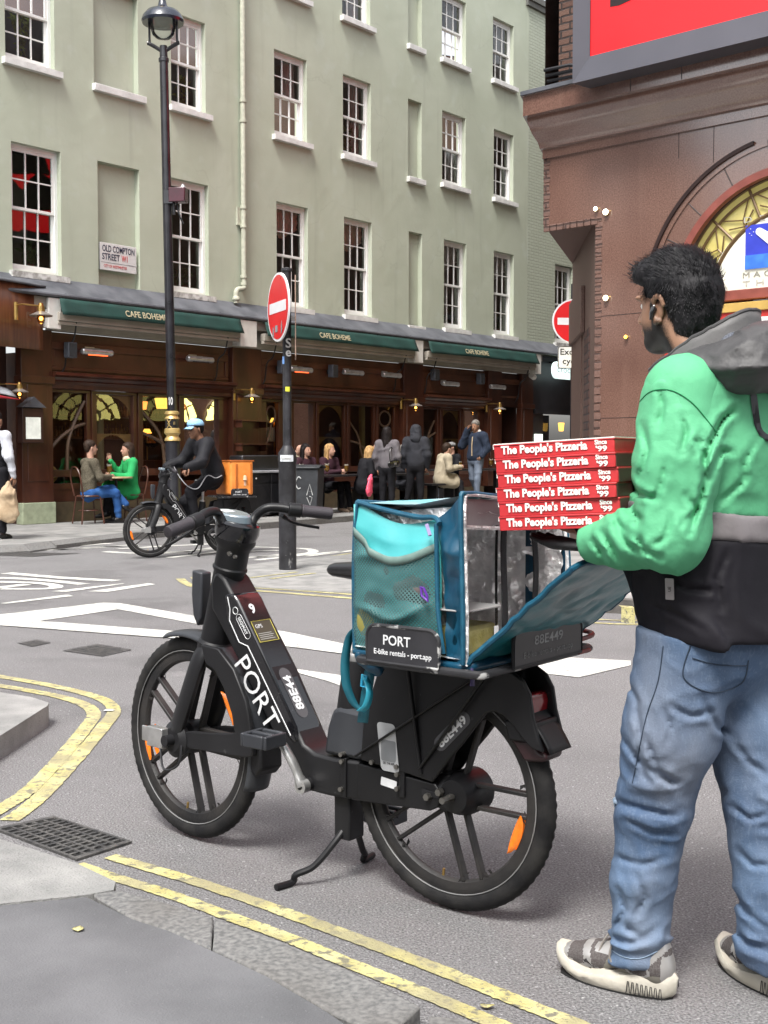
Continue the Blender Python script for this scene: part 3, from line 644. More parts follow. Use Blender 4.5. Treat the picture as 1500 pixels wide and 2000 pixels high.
# fascia timber, cornices
b=MB()
bays=[(.62,4.70),(5.55,10.10),(10.75,15.4)]
for u0,u1 in bays:
    b.box(u0,u1,-.06,0,2.42,3.27)
b.build('fascia_boards',woodl,sh,bevel=.004)
b=MB()
for u0,u1 in bays:
    w=u1-u0
    for z0,z1 in((2.99,3.12),(2.64,2.70)): b.box(u0+.02,u1-.02,-.09,-.062,z0,z1)
    b.box(u0+.02,u0+.1,-.088,-.061,2.705,2.985); b.box(u1-.1,u1-.02,-.088,-.061,2.705,2.985)
b.build('fascia_moulding',woodl,sh,bevel=.008)
b=MB()
for u0,u1 in((.62,4.75),(5.5,9.95),(10.75,13.35)):
    P=[(-.06,2.62),(-.26,2.60),(-.27,2.55),(-.2,2.52),(-.17,2.47),(-.19,2.45),(-.13,2.40),(-.12,2.34),(-.06,2.32)]
    b.prism(P,lambda y,z,t:(t,y,z),u0,u1)
b.build('cornice',wood,sh)
# pilasters
def pil(b,u0,u1,z0=.45,z1=3.28,y=-.16):
    b.box(u0,u1,y,0,z0,z1); b.box(u0+.1,u1-.1,y-.012,y-.001,z0+.35,z1-.9); b.box(u0-.03,u1+.03,y-.04,-.001,2.40,2.52)
for u0,u1 in((.02,.62),(4.72,5.5),(10.0,10.72),(13.35,13.95),(14.85,15.4)):
    b=MB(); pil(b,u0,u1); b.build('pilaster',wood,sh,bevel=.008)
b=MB(); b.box(0.0,.64,-.19,0,.1,.452); b.build('plinth_block',mat('sage plinth',(.33,.37,.25),.8,var=.15,bump=.3),sh,bevel=.01)
# glazed bays: frames from pixel columns on the shop plane
def ux(x,z=1.7,off=.03):
    # u of pixel column x on plane off
    return FU(x,884-(z-H)*100,off)[0]
brown=mat('art nouveau strap',(.10,.06,.035),.45,var=.1); gold=mat('gilded strap',(.20,.13,.045),.5,var=.15)
cglass=glassmat('cafe glass',(.88,.86,.83),.01,1.,1.5)
def bay(u0,u1,panes,z0,z1,arcs):
    b=MB(); zs=z0-.12
    us=[u0]+[x for p in panes for x in p]+[u1]
    b.box(u0,u1,-.02,.10,z1,2.42); b.box(u0,u1,-.03,.10,zs,z0)
    for i in range(0,len(us),2): b.box(us[i],us[i+1],-.02,.10,z0,z1)
    for i in range(2,len(us)-2,2): m=(us[i]+us[i+1])/2; b.box(m-.02,m+.02,-.05,-.021,z0-.1,z1+.05)
    b.box(u0,u1,.0,.06,.44,.75); b.box(u0,u1,-.012,.0,.98-.33,.75)
    f=b.build('window_frame',wood,sh,bevel=.005)
    g=MB()
    for a,c in panes: g.add([(a-.01,.05,z0-.01),(c+.01,.05,z0-.01),(c+.01,.05,z1+.01),(a-.01,.05,z1+.01)],[(0,1,2,3)])
    g.add([(u0,.05,.75),(u1,.05,.75),(u1,.05,zs),(u0,.05,zs)],[(0,1,2,3)])
    g.build('pane',cglass,f,smooth=0)
    k=MB()
    for (i,pts,r) in arcs:
        a,c=panes[i]; k.tube(smooth_path([(a+(c-a)*x,.035,z0+(z1-z0)*z) for x,z in pts],6),r,6,flat=1)
    if arcs: loose(k,'strapwork',brown,f)
    return f
B1=[(ux(92),ux(166)),(ux(186),ux(257)),(ux(276),ux(336)),(ux(357),ux(424))]
B2=[(ux(517),ux(541)),(ux(571),ux(608)),(ux(620),ux(669)),(ux(681),ux(727)),(ux(737),ux(766))]
B3=[(ux(824),ux(851)),(ux(862),ux(896)),(ux(904),ux(930))]
ring=[(.5+.38*math.cos(t*PI/6),.8+.13*math.sin(t*PI/6)) for t in range(13)]
bay(.62,4.72,B1,.98,2.28,[(0,[(0,.22),(.35,.42),(.75,.56),(1,.6)],.03),(0,[(.52,0),(.55,.35),(.75,.65),(1,.9)],.03),(2,[(0,.8),(.5,.55),(.7,.3),(.75,0)],.03),(2,[(0,.5),(.6,.38),(1,.2)],.03)])
bay(5.5,10.0,B2,.98,2.28,[(0,ring,.022),(0,[(.55,.67),(.4,.5),(0,.3)],.022),(3,[(0,.75),(.4,.5),(.55,.2),(.8,0)],.022),(3,[(0,.42),(.5,.35),(1,.1)],.022),(4,ring,.022),(4,[(.4,.67),(.6,.5),(1,.25)],.022)])
bay(10.72,13.35,B3,.98,2.28,[(0,[(.3,0),(.45,.5),(.9,.8)],.025),(0,[(0,.35),(.5,.5),(1,.58)],.025),(2,[(0,.75),(.4,.5),(.7,.2)],.025)])
k=MB()
for (a,c) in(B1[1],B2[2],B3[1]):   # pointed arch screens inside the middle lights
    w=c-a; m=(a+c)/2
    for zc in(1.62,2.28):
        out=[(a+w*i/14,zc-.34+.30*math.sin(PI*i/14)**.7) for i in range(15)]
        k.prism([(a,zc-.02),(a,zc-.36)]+out[1:-1]+[(c,zc-.36),(c,zc-.02)],lambda x,z,t:(x,t,z),.06,.075)
loose(k,'arch_screen',gold,sh)
# recessed doorway at the right end
b=MB(); b.box(13.95,14.85,.9,.95,.1,2.6); b.add([(13.95,0,.1),(13.95,.9,.1),(13.95,.9,2.45),(13.95,0,2.45),(14.85,0,.1),(14.85,.9,.1),(14.85,.9,2.45),(14.85,0,2.45)],[(0,1,2,3),(4,5,6,7),(3,2,6,7)]); b.box(13.95,14.85,-.06,.0,2.42,3.27)
b.box(14.1,14.7,.87,.9,.3,1.1);b.box(14.1,14.7,.87,.9,1.25,2.3); b.build('doorway',woodd,sh)
# stall riser, shop interior (dark room with column, warm lamps)
b=MB(); b.box(.64,4.72,-.04,.02,.1,.44);b.box(5.5,10,-.04,.02,.1,.44);b.box(10.72,13.35,-.04,.02,.1,.44); b.build('stall_riser',mat('khaki stall riser',(.07,.05,.025),.7,var=.2),sh)
for u0,u1 in((4.72,5.5),(10.0,10.72),(13.35,13.95),(14.85,15.4),(.02,.62)): pass
b=MB(); b.add([(.1,.12,.1),(13.5,.12,.1),(13.5,3.6,.1),(.1,3.6,.1),(.1,.12,2.9),(13.5,.12,2.9),(13.5,3.6,2.9),(.1,3.6,2.9)],[(0,1,2,3),(4,5,6,7),(1,2,6,5),(2,3,7,6),(3,0,4,7)])
b.build('room',mat('cafe interior',(.05,.02,.012),.7,col2=(.10,.045,.025),sc=2),sh,smooth=0)
pil_c=mat('cream column',(.35,.33,.17),.5,var=.08)
for u in(2.28,7.2,9.62): MB().lathe([(.12,.1),(.075,.25),(.07,2.75),(.1,2.9)],(u,.75,0),20).build('column',pil_c,sh)
b=MB(); b.box(3.1,4.6,1.6,2.0,.1,1.12); b.box(3.0,6.6,3.3,3.55,1.55,1.6); b.box(3.0,6.6,3.3,3.55,2.0,2.04)
b.build('bar_counter',mat('bar timber',(.12,.05,.02),.4),sh)
b=MB()
for k in range(46):
    u=3.05+k*.075; 
    for z in(1.6,2.04): hh=rng.uniform(.18,.3); b.cyl((u,3.42,z),(u,3.42,z+hh*.65),.03,seg=8); b.cyl((u,3.42,z+hh*.65),(u,3.42,z+hh),.012,seg=6)
b.build('bottle_row',mat('back bar bottles',(.10,.07,.03),.15,col2=(.35,.22,.08),sc=9),sh)['kind']='stuff'
def warm(name,c,e): return mat(name,c,.6,var=0,emit=e,ecol=c)
amber=warm('amber lampshade',(1,.32,.06),1.0); yell=warm('yellow lampshade',(1,.55,.09),.9); bulb=warm('warm bulb',(1,.62,.22),3)
def inlamp(px,Y_off,s,m,label):
    u,z=FU(px[0],px[1],Y_off); t=thing('pendant_lamp',label,'lamp',O1+U1*u+N1*Y_off+np.array([0,0,z]),rotz(U1),'lit lamps inside the cafe')
    MB().lathe([(s*.62,-s*.5),(s*.8,s*.5),(s*.75,s*.5),(s*.57,-s*.45)],(0,0,0),16).build('lamp_shade',m,t)
    MB().cyl((0,0,s*.5),(0,0,2.88-z),.008,seg=6).build('cord',black,t)
for px,off,s,m,l in(((276,792),1.2,.15,amber,'amber pendant lamp inside the third pane of the left bay'),((318,788),1.4,.2,yell,'yellow pendant lamp seen just left of the lamp post'),((370,790),1.2,.19,amber,'amber pendant lamp above the cyclist\'s cap'),((417,790),1.3,.15,amber,'amber pendant lamp at the right edge of the left bay'),((701,787),1.5,.12,amber,'small red-amber pendant lamp in the middle bay'),((903,788),1.2,.11,amber,'small amber pendant lamp in the right bay')):
    inlamp(px,off,s,m,l)
for px,off,s,l in(((287,843),2.2,.11,'small table lamp glowing inside the left bay behind the green coat'),((404,843),1.8,.13,'table lamp glowing behind the cyclist\'s shoulder'),((536,822),.6,.12,'table lamp glowing in the narrow first pane of the middle bay')):
    u,z=FU(px[0],px[1],off); t=thing('table_lamp',l,'lamp',O1+U1*u+N1*off+np.array([0,0,z]),rotz(U1),'lit table lamps inside the cafe')
    MB().lathe([(s*.9,-s*.3),(s*.5,s*.5),(s*.48,s*.5),(s*.85,-s*.3)],(0,0,0),16).build('lamp_shade',yell,t); MB().lathe([(s*.5,-z+.9),(s*.15,-z+.93),(.015,-s*.3)],(0,0,0),10).build('stem',mat('brass',(.5,.33,.11),.3,.9,var=.15),t)
brass=MT['brass']
# fruit on the bar
t=thing('fruit_bowl','glass bowl heaped with oranges in the window of the left bay','fruit bowl',O1+U1*FU(296,868,.4)[0]+N1*.4+np.array([0,0,FU(296,876,.4)[1]]),rotz(U1))
MB().lathe([(.05,0),(.12,.06),(.14,.1),(.13,.1),(.05,.02)],(0,0,0),18).build('bowl',cglass,t)
orng=mat('orange peel',(.65,.24,.03),.5,var=.1)
for x,y,z in((-.06,0,.1),(.05,.03,.1),(0,-.05,.1),(.0,.0,.17)): MB().ball((x,y,z),.045).build('orange',orng,t)
# awnings
awn=mat('awning green canvas',(.005,.036,.029),.8,var=.2,sc=3,bump=.3,bsc=30); lett=mat('gold lettering',(.42,.37,.24),.6,var=.2,sc=20)
MC=lambda x,y,z,ty=0.:frameM((x,y,z),(1,0,0),(0,ty,1))
for u0,u1,tw,tx,lab in((.55,4.63,.92,.43,'dark green folded awning lettered in cream over the left bay'),(5.28,10.02,.95,.415,'dark green folded awning lettered in cream over the middle bay'),(10.5,15.05,.95,.40,'dark green folded awning lettered in cream over the right bay')):
    t=thing('awning',lab,'awning',O1+U1*u0,rotz(U1),'folded green awnings over the cafe'); w=u1-u0
    b=MB(); b.grid(lambda u,v:(u*w,-.47-.10*(1-v)+.01*math.sin(u*30+v*4),3.51+.27*v+.012*math.sin(u*PI)*(1-v)),40,4); b.build('valance',awn,t,solid=.006)
    b=MB(); b.box(0,w,-.47,-.345,3.42,3.56); b.box(.0,w,-.44,-.36,3.36,3.417); b.build('cassette',cream,t,bevel=.008)
    text('lettering','CAFE BOHEME',.16,lett,t,frameM((w*tx,-.545,3.64),(1,0,0),(0,.10,.27)),w=tw,bold=.012)
    for xx in(.35,w-.3):
        b=MB(); b.tube(smooth_path([(xx,-.45,3.44),(xx+.05,-.3,3.15),(xx,-.18,3.02),(xx,-.12,2.7),(xx-.15,-.12,2.52)],4),.014,6); b.build('folding_arm',black,t)
# wall lamps, heaters, loudspeakers
def walllamp(px,off,label,big=1.):
    u,z=FU(px[0],px[1],off); t=thing('wall_lamp',label,'wall lamp',O1+U1*u+N1*off+np.array([0,0,z]),rotz(U1),'brass shaded wall lamps on the shopfront'); s=big
    MB().cyl((-.28*s,.2,-.1*s),(-.28*s,.2,.14*s),.03*s,seg=10).tube([(-.28*s,.2,.1*s),(-.28*s,.0,.1*s),(0,0,.1*s)],.012*s,8).build('bracket',brass,t)
    MB().lathe([(.05*s,.1*s),(.055*s,.02*s),(.03*s,.14*s)][::-1],(0,0,0),16).build('cap',brass,t)
    MB().lathe([(.05*s,.025*s),(.16*s,-.03*s),(.155*s,-.04*s),(.05*s,.01*s)],(0,0,0),24).build('lamp_shade',mat('pewter shade',(.25,.22,.2),.4,.4),t)
    MB().lathe([(.045*s,0),(.055*s,-.06*s),(.045*s,-.12*s),(.001,-.15*s)],(0,0,0),16).build('glass',glassmat('amber glass',(1,.72,.35),.05,.8,1.3) if 'amber glass' not in MT else MT['amber glass'],t)
    MB().ball((0,0,-.07*s),.028*s).build('bulb',bulb,t)
for px,off,l,s in(((80,612),-.75,'largest wall lamp, on a long arm below the curved fascia at the far left',1.15),((38,762),-.35,'unlit copper wall lamp on the corner pillar left of the menu box',.9),((492,772),-.35,'lit wall lamp on the pilaster left of the sign post',1.),((812,790),-.35,'lit wall lamp on the pilaster between middle and right bays',1.),((976,797),-.35,'lit wall lamp right of the right bay, beside the doorway',1.)):
    walllamp(px,off,l,s)
steel=mat('brushed steel',(.5,.5,.5),.35,.8,var=.15,sc=12); hot=warm('heater element',(1,.12,.03),1.3)
for px,lit_,l in(((190,688),1,'glowing tube heater over the left bay, left of the lamp post'),((391,702),0,'unlit tube heater over the left bay, right of the lamp post'),((588,722),1,'glowing tube heater just right of the sign post'),((690,728),0,'unlit tube heater at the centre of the middle bay'),((765,733),0,'unlit tube heater at the right end of the middle bay'),((880,750),0,'unlit tube heater over the right bay, the left one of two'),((972,756),0,'unlit tube heater over the right bay, nearest the doorway')):
    u,z=FU(px[0],px[1],-.3); t=thing('patio_heater',l,'heater',O1+U1*u-N1*.3+np.array([0,0,z]),rotz(U1),'tube heaters along the shopfront')
    MB().tube([(-.32,0,0),(-.3,0,0),(.3,0,0),(.32,0,0)],[.04,.055,.055,.04],14).build('tube',steel,t)
    MB().tube([(-.2,-.02,-.05),(.2,-.02,-.05)],.012,8).build('element',hot if lit_ else black,t)
    MB().box(-.06,.06,0,.22,.03,.06).box(-.1,.1,.2,.22,.0,.1).build('bracket',steel,t)
for px,l in(((137,684),'loudspeaker left of the first glowing heater'),((551,717),'loudspeaker left of the sign post'),((650,725),'loudspeaker in the middle bay between two heaters'),((849,732),'left loudspeaker over the right bay'),((938,740),'right loudspeaker over the right bay')):
    u,z=FU(px[0],px[1],-.2); t=thing('loudspeaker',l,'loudspeaker',O1+U1*u-N1*.2+np.array([0,0,z]),rotz(U1),'small grey loudspeakers on the shopfront')
    MB().box(-.09,.09,-.08,.06,-.13,.13).build('cabinet',mat('grey speaker',(.09,.10,.12),.6),t,bevel=.015); MB().box(-.03,.03,.06,.14,-.05,.05).build('bracket',black,t); MB().box(-.075,.075,-.087,-.081,-.11,.11).build('grille',mat('grille',(.04,.045,.05),.7,bump=.6,bsc=300),t)
# menu box on the corner pillar
u,z=FU(62,832,-.24); t=thing('menu_box','wooden menu case with lit white sheet and pitched lead roof on the corner pillar','menu box',O1+U1*u-N1*.2+np.array([0,0,z]),rotz(U1))
MB().box(-.2,.2,-.08,.06,-.27,.29).build('case',woodd,t,bevel=.008); MB().prism([(-.23,.30),(.23,.30),(0,.47)],lambda a,c,y:(a,y,c),-.12,.06).build('roof',lead,t)
MB().box(-.14,.14,-.086,-.082,-.21,.14).build('menu_sheet',mat('menu paper',(.75,.78,.72),.5,emit=.15,ecol=(.9,.95,.85)),t)
t=thing('corner_entrance','dark recessed corner entrance of the cafe at the left edge','entrance',O1,rotz(U1))
MB().box(-3.2,.02,.25,.35,.1,4.0).build('wall',woodd,t); MB().box(-2.4,-.35,.20,.25,.35,2.5).build('pane',mat('dark entrance glass',(.012,.011,.012),.08,var=.2),t); text('lettering','HOME',.13,decal_ if 0 else plate,t,frameM((-.55,.19,1.62),(1,0,0),(0,0,1)),w=.4)
t=thing('parasol','grey and red folded canopy edge poking in at the left edge under the fascia','parasol',O1-U1*.55-N1*.15+np.array([0,0,2.15]),rotz(U1))
MB().grid(lambda u,v:(-.9+1.15*u,-.35+.35*v,.10+.16*math.sin(PI*v*.5)-.10*u*u),12,4).build('canopy',mat('grey canopy',(.35,.37,.40),.6),t,solid=.01); MB().grid(lambda u,v:(-.9+1.2*u,-.37,.06-.10*u*u-.13*v+.12*u*v),12,2).build('valance',mat('red valance',(.35,.02,.03),.6),t,solid=.01)
# curved corner fascia at the left edge with carved E
t=thing('curved_fascia','curved wooden corner fascia panel with a carved letter at the left edge','fascia',O1-U1*.95-N1*.05,rotz(U1))
b=MB(); b.grid(lambda a,v:(-2.6+3.9*a,-.25-.42*math.sin(PI*min(1,a*.62+.38)),2.93+1.02*v),40,2); b.build('panel',mat('varnished curved panel',(.12,.04,.017),.4,col2=(.20,.075,.03),sc=3,stretch=(6,6,.5),coat=.2),t,solid=.04)
b=MB(); b.grid(lambda a,v:(-2.6+3.95*a,-.28-.46*math.sin(PI*min(1,a*.62+.38))+v*.3,3.97+.08*v),40,2); b.build('lead_cap',lead,t,solid=.03)
text('lettering','E',.34,mat('carved letter',(.16,.075,.035),.5),t,frameM((.86,-.50,3.37),(1,.55,0),(0,0,1)),bold=.02)
# shelves by the second pilaster and black sideboard
b=MB(); z=[FU(0,0)]
t=thing('wall_shelf','two tier wooden shelf fixed to the shopfront left of the sign post','shelf',O1+U1*5.1-N1*.17,rotz(U1))
for z0 in(1.42,1.87): MB().box(-.35,.4,-.22,0,z0,z0+.03).build('shelf_board',wood,t)
MB().box(-.33,-.3,-.18,0,1.3,1.42).box(.33,.36,-.18,0,1.3,1.42).box(-.33,-.3,-.18,0,1.75,1.87).box(.33,.36,-.18,0,1.75,1.87).build('bracket',wood,t)
b=MB(); 
for k in range(5): b.box(0,.045,-.1,0,0,.28); b.T=Matrix.Translation((.058*(k+1),0,0))
tag(b.build('menu_stack',mat('pale books',(.55,.56,.52),.6),None,loc=O1+U1*FU(517,862,.12)[0]+N1*.2+np.array([0,0,FU(517,862,.12)[1]]),rotz=rotz(U1)),'row of pale upright books behind the narrow first pane of the middle bay','books')
# dark shop at the far right of the cafe
dk2=mat('black shopfront paint',(.016,.017,.021),.45,col2=(.03,.031,.037),sc=2)
t=thing('dark_shopfront','black painted shopfront beyond the cafe with an oval lit hanging sign','shopfront',O1+U1*15.45,rotz(U1))
b=MB(); b.box(0,8,-.1,.1,2.3,3.79); b.box(0,.5,-.12,.1,.1,2.3); b.box(.05,8,-.16,-.101,2.28,2.4); b.box(2.3,8,-.1,.1,.1,2.3); b.box(.5,2.3,.8,.85,.1,2.3); b.build('front',dk2,t)
b=MB(); b.add([(.5,.0,.1),(2.3,.0,.1),(2.3,.0,2.3),(.5,.0,2.3)],[(0,1,2,3)]); b.build('pane',cglass,t)
b=MB(); b.box(.08,.42,-.16,-.12,1.15,1.75); b.build('lit_menu_frame',mat('lit poster',(.9,.95,.85),.5,var=0,emit=.9,ecol=(.9,1,.85)),t)
b=MB(); b.lathe([(.06,-.11),(.085,.11),(.08,.11),(.055,-.1)],(1.2,-.25,2.0-.05),14); b.build('lantern',yell,t)
t=thing('oval_sign','oval white lit sign with faint lettering hanging above the dark shopfront','sign',O1+U1*15.95-N1*.45+np.array([0,0,3.42]),rotz(U1)); 
b=MB(); b.prism(rrect(-.05,1.25,-.22,.22,.2,8),lambda a,c,y:(a,y,c),-.06,.06); b.build('panel',mat('lit sign panel',(.72,.85,.83),.4,var=.02,emit=.45,ecol=(.8,1,.97)),t); text('lettering','crocc',.24,mat('faint sign lettering',(.42,.5,.5),.6),t,frameM((.45,-.065,0),(1,0,0),(0,0,1)),w=.8)
MB().box(.3,.34,0,.45,.2,.24).build('bracket',black,t)
t=thing('security_camera','white dome security camera at the end of the cafe fascia','camera',O1+U1*15.3-N1*.25+np.array([0,0,3.2]),rotz(U1)); MB().ball((0,0,0),.07).build('dome',black,t); MB().cyl((0,0,.0),(-.15,.0,.05),.075).build('housing',br,t)
# ================================================================ THEATRE
granite=mat('polished red granite',(.125,.064,.047),.12,col2=(.215,.122,.094),sc=70,det=5,coat=.9,lo=.3,hi=.7)
add_layer(granite,160,(.035,.02,.018),.66,.70,det=2,fac=.8); add_layer(granite,1.2,(.085,.04,.03),.45,.7,fac=.5)
add_layer(granite,1.4,(.22,.13,.10),.58,.75,fac=.3,stretch=(4,4,.5),seed=5)
granite.node_tree.nodes['Principled BSDF'].inputs['Coat IOR'].default_value=2.
granite_m=mat('unpolished brown granite',(.085,.045,.034),.6,col2=(.14,.085,.068),sc=70,det=5)
tbrick=paintbrick('theatre brick',(.085,.04,.028),(.13,.07,.05),(.03,.02,.018),.22,.075,bump=1.,bd=.02,plane='xy')
sbrick=paintbrick('granite quoin brick',(.12,.065,.05),(.145,.08,.062),(.06,.033,.026),.5,.085,bump=1.,bd=.015,plane='xy')
joint=mat('granite joint',(.03,.015,.012),.6,var=0)
th_=thing('theatre','red granite theatre corner with moulded cornice and arched lunette window','building',O2,rotz(U2))
sx,sy=-.466,.885; A0=(-.03,0); Cc=(-1.31,2.43); far_=(A0[0]+sx*24,A0[1]+sy*24)
def offp(o): return (A0[0]-.15*o,-o)
def tprism(name,poly,z0,z1,m,**k): b=MB(); b.prism(poly,lambda a,c,t:(a,c,t),z0,z1); return b.build(name,m,th_,**k)
# front face with arched opening, built as strips
AC=(2.67,2.70)
def ringpoly(r0,r1,a0,a1,n): return [(AC[0]+r1*math.cos(R(a0+(a1-a0)*i/n)),AC[1]+r1*math.sin(R(a0+(a1-a0)*i/n))) for i in range(n+1)]+[(AC[0]+r0*math.cos(R(a1-(a1-a0)*i/n)),AC[1]+r0*math.sin(R(a1-(a1-a0)*i/n))) for i in range(n+1)]
b=MB(); n=40; rr=1.2
pts=[(AC[0]-rr*math.cos(PI*i/n),AC[1]+rr*math.sin(PI*i/n)) for i in range(n+1)]
for i in range(n): p,q=pts[i],pts[i+1]; b.add([(p[0],0,p[1]),(q[0],0,q[1]),(q[0],0,4.5),(p[0],0,4.5)],[(0,1,2,3)]); b.add([(p[0],0,p[1]),(q[0],0,q[1]),(q[0],.35,q[1]),(p[0],.35,p[1])],[(0,1,2,3)])
b.add([(-.03,0,3.67),(.62,0,3.67),(.62,0,4.5),(-.03,0,4.5)],[(0,1,2,3)]); b.add([(.62,0,.1),(1.47,0,.1),(1.47,0,4.5),(.62,0,4.5)],[(0,1,2,3)])
b.add([(3.87,0,.1),(9,0,.1),(9,0,4.5),(3.87,0,4.5)],[(0,1,2,3)]); b.add([(1.47,0,.1),(1.47,.35,.1),(1.47,.35,2.7),(1.47,0,2.7)],[(0,1,2,3)])
b.add([(-.03,0,3.67),(.62,0,3.67),(Cc[0],Cc[1],3.67)],[(0,1,2)])
b.add([(.62,0,.1),(.62,0,3.67),(Cc[0],Cc[1],3.67),(Cc[0],Cc[1],.1)],[(0,1,2,3)]); b.mi[-2:]=[1,1]
b.add([(-.03,0,3.67),(Cc[0],Cc[1],3.67),(far_[0],far_[1],3.67),(far_[0],far_[1],12.2),(-.03,0,12.2)],[(0,1,2,3,4)]); b.add([(Cc[0],Cc[1],.1),(far_[0],far_[1],.1),(far_[0],far_[1],3.67),(Cc[0],Cc[1],3.67)],[(0,1,2,3)])
b.build('granite_wall',[granite,granite_m],th_,smooth=0)
b=MB()
for z in(1.62,2.66,): b.box(.62,1.47,-.002,0,z,z+.006)
for x,z0,z1 in((1.55,4.12,4.5),(.98,2.665,2.67),): b.box(x,x+.006,-.002,0,z0,z1)
b.box(1.92,1.926,-.002,0,4.02,4.5); loose(b,'granite_joint',joint,th_,smooth=0)
# brick quoin strips on the corner edges
b=MB()
for x0,x1,z0,z1 in((-.035,.045,3.67,4.5),(.615,.695,.1,3.67)):
    k=0; z=z0
    while z<z1-.03: b.box(x0-.004,x1-(0 if k%2 else .012),-.005,.03,z+.004,min(z+.082,z1)); z+=.088; k+=1
for k in range(8): b.box(-.03+.085*k,.045+.085*k,-.012,.02,3.60,3.668)
b.build('brick_quoins',sbrick,th_,bevel=.004)
# pier with pitched cap on the chamfer, and dark brick slot
ch=Vector((Cc[0]-.62,Cc[1],0)); ch.normalize(); cn=Vector((ch.y,-ch.x,0)); cn=-cn if cn.x>0 else cn
def chm(t,o): p=Vector((.62,0,0))+ch*t+cn*o; return (p.x,p.y)
def chbox(name,t0,t1,o0,o1,z0,z1,m,**k): return tprism(name,[chm(t0,o0),chm(t1,o0),chm(t1,o1),chm(t0,o1)],z0,z1,m,**k)
chbox('pier',1.55,3.0,.0,.015,.1,3.0,granite_m); chbox('pier_cap',1.25,3.0,-.0,.05,2.62,3.15,granite_m,bevel=.01)
chbox('brick_slot',.62,1.25,.0,.008,.1,2.62,paintbrick('dark slot brick',(.05,.02,.015),(.07,.03,.022),(.02,.01,.01),.3,.085,plane='xy'))
# cornice: profile swept round the corner
prof=[(0,4.36),(.03,4.36),(.03,4.45),(.07,4.46),(.10,4.52),(.19,4.60),(.25,4.69),(.26,4.75),(.32,4.755),(.32,4.95),(.345,4.955),(.345,5.0),(.0,5.10)]
def sweep(prof):
    b=MB(); vs=[]
    for o,z in prof:
        c=offp(o); vs+= [(c[0]+sx*20,c[1]+sy*20,z),(c[0],c[1],z),(9,-o,z)]
    b.add(vs,[(3*i+k,3*i+k+1,3*i+k+4,3*i+k+3) for i in range(len(prof)-1) for k in(0,1)]); return b
sweep(prof[:11]).build('cornice',granite,th_,smooth=30)
sweep([(.33,4.955),(.36,4.96),(.36,5.0),(.0,5.12)]).build('lead_capping',lead,th_,smooth=0)
b=MB()
for x in(1.2,1.75): b.box(x,x+.008,-.322,-.318,4.76,4.94)
loose(b,'cornice_joint',joint,th_)
# upper brickwork, set back
b=MB(); b.prism([(0.06,.12),(9,.12),(9,6),(far_[0]+.2,far_[1])],lambda a,c,t:(a,c,t),5.0,12.3); b.build('upper_brickwork',tbrick,th_,smooth=0)
b=MB()
for k in range(3): b.tube([(0.02,-.02-.03*k,5.16+.05*k),(.35,-.04-.03*k,5.14+.05*k),(.8,.0,5.12)],.018,8)
b.build('cables',black,th_)
b=MB(); b.lathe([(.2,0),(.2,.12),(.13,.16),(.13,.3),(.17,.34),(.17,.4)],(.06,.12,8.0),18); b.build('brick_boss',tbrick,th_)
# arch mouldings
def ring(name,r0,r1,y0,y1,m,a0=0,a1=180,n=48,**k):
    b=MB(); P=ringpoly(r0,r1,a0,a1,n)
    N=n+1
    for i in range(n):
        q=[P[i],P[i+1],P[2*N-2-i],P[2*N-1-i]]
        b.add([(x,y0,z) for x,z in q]+[(x,y1,z) for x,z in q],[(0,1,2,3),(0,1,5,4),(2,3,7,6)])
    return b.build(name,m,th_,smooth=40,**k)
o=ring('arch_moulding',1.45,1.485,-.035,0,mat('dark bronze',(.03,.015,.013),.4,.3),a0=103,a1=180); ring('arch_moulding',1.40,1.45,-.015,0,granite,a0=98)
b=MB()
for a in(98,117,136,152): 
    x,z=math.cos(R(a)),math.sin(R(a)); b.tube([(AC[0]+1.2*x,-.001,AC[1]+1.2*z),(AC[0]+1.45*x,-.001,AC[1]+1.45*z)],.006,6)
loose(b,'voussoir_joint',joint,th_)
pinkf=mat('pink arch frame',(.22,.06,.045),.4); bronze=mat('bronze glazing bar',(.14,.085,.035),.45,.2,var=.1)
ring('arch_frame',1.13,1.2,-.01,.06,pinkf)
win=thing('lunette_window','backlit arched lunette with yellow leaded glass around a cream panel','window',O2,rotz(U2))
def wring(name,r0,r1,y,m,n=48):
    b=MB(); P=ringpoly(r0,r1,0,180,n);N=n+1
    for i in range(n): b.add([(x,y,z) for x,z in(P[i],P[i+1],P[2*N-2-i],P[2*N-1-i])],[(0,1,2,3)])
    return b.build(name,m,win,smooth=0)
wring('yellow_glass',.8,1.14,.12,mat('backlit yellow glass',(.45,.38,.11),.3,col2=(.62,.56,.25),sc=3,emit=.08,ecol=(.95,.80,.25)))
b=MB(); b.prism([(AC[0]+.82*math.cos(PI*i/40),AC[1]+.1+.72*math.sin(PI*i/40)*1.0) for i in range(41)],lambda a,c,y:(a,y,c),.10,.11)
crm=mat('backlit cream panel',(.62,.61,.52),.4,var=.03,emit=.08,ecol=(1,.98,.82))
b=MB(); b.prism([(AC[0]+.81*math.cos(PI*i/40),AC[1]+.10+(.71)*math.sin(PI*i/40)) for i in range(41)],lambda a,c,y:(a,y,c),.09,.11); b.build('cream_panel',crm,win,smooth=0)
b=MB()
def at_(r,a): return (AC[0]+r*math.cos(R(a)),.10,AC[1]+r*math.sin(R(a)))
for rr_,w in((.81,.024),(1.05,.014),(1.13,.012)): b.tube([at_(rr_,a) for a in range(0,181,4)],w,6)
for k in range(9):
    a=k*22.5; b.tube([at_(.81,a),at_(1.13,a)],.014,6)
    if k<8:
        m=a+11.25; b.tube([at_(1.05,a+2),at_(.9,m-1),at_(1.05,a+20)],.008,5); b.tube([at_(.93,a+2),at_(.84,m),at_(.93,a+20)],.008,5); b.tube([at_(.9,m-1),at_(.84,m)],.008,5)
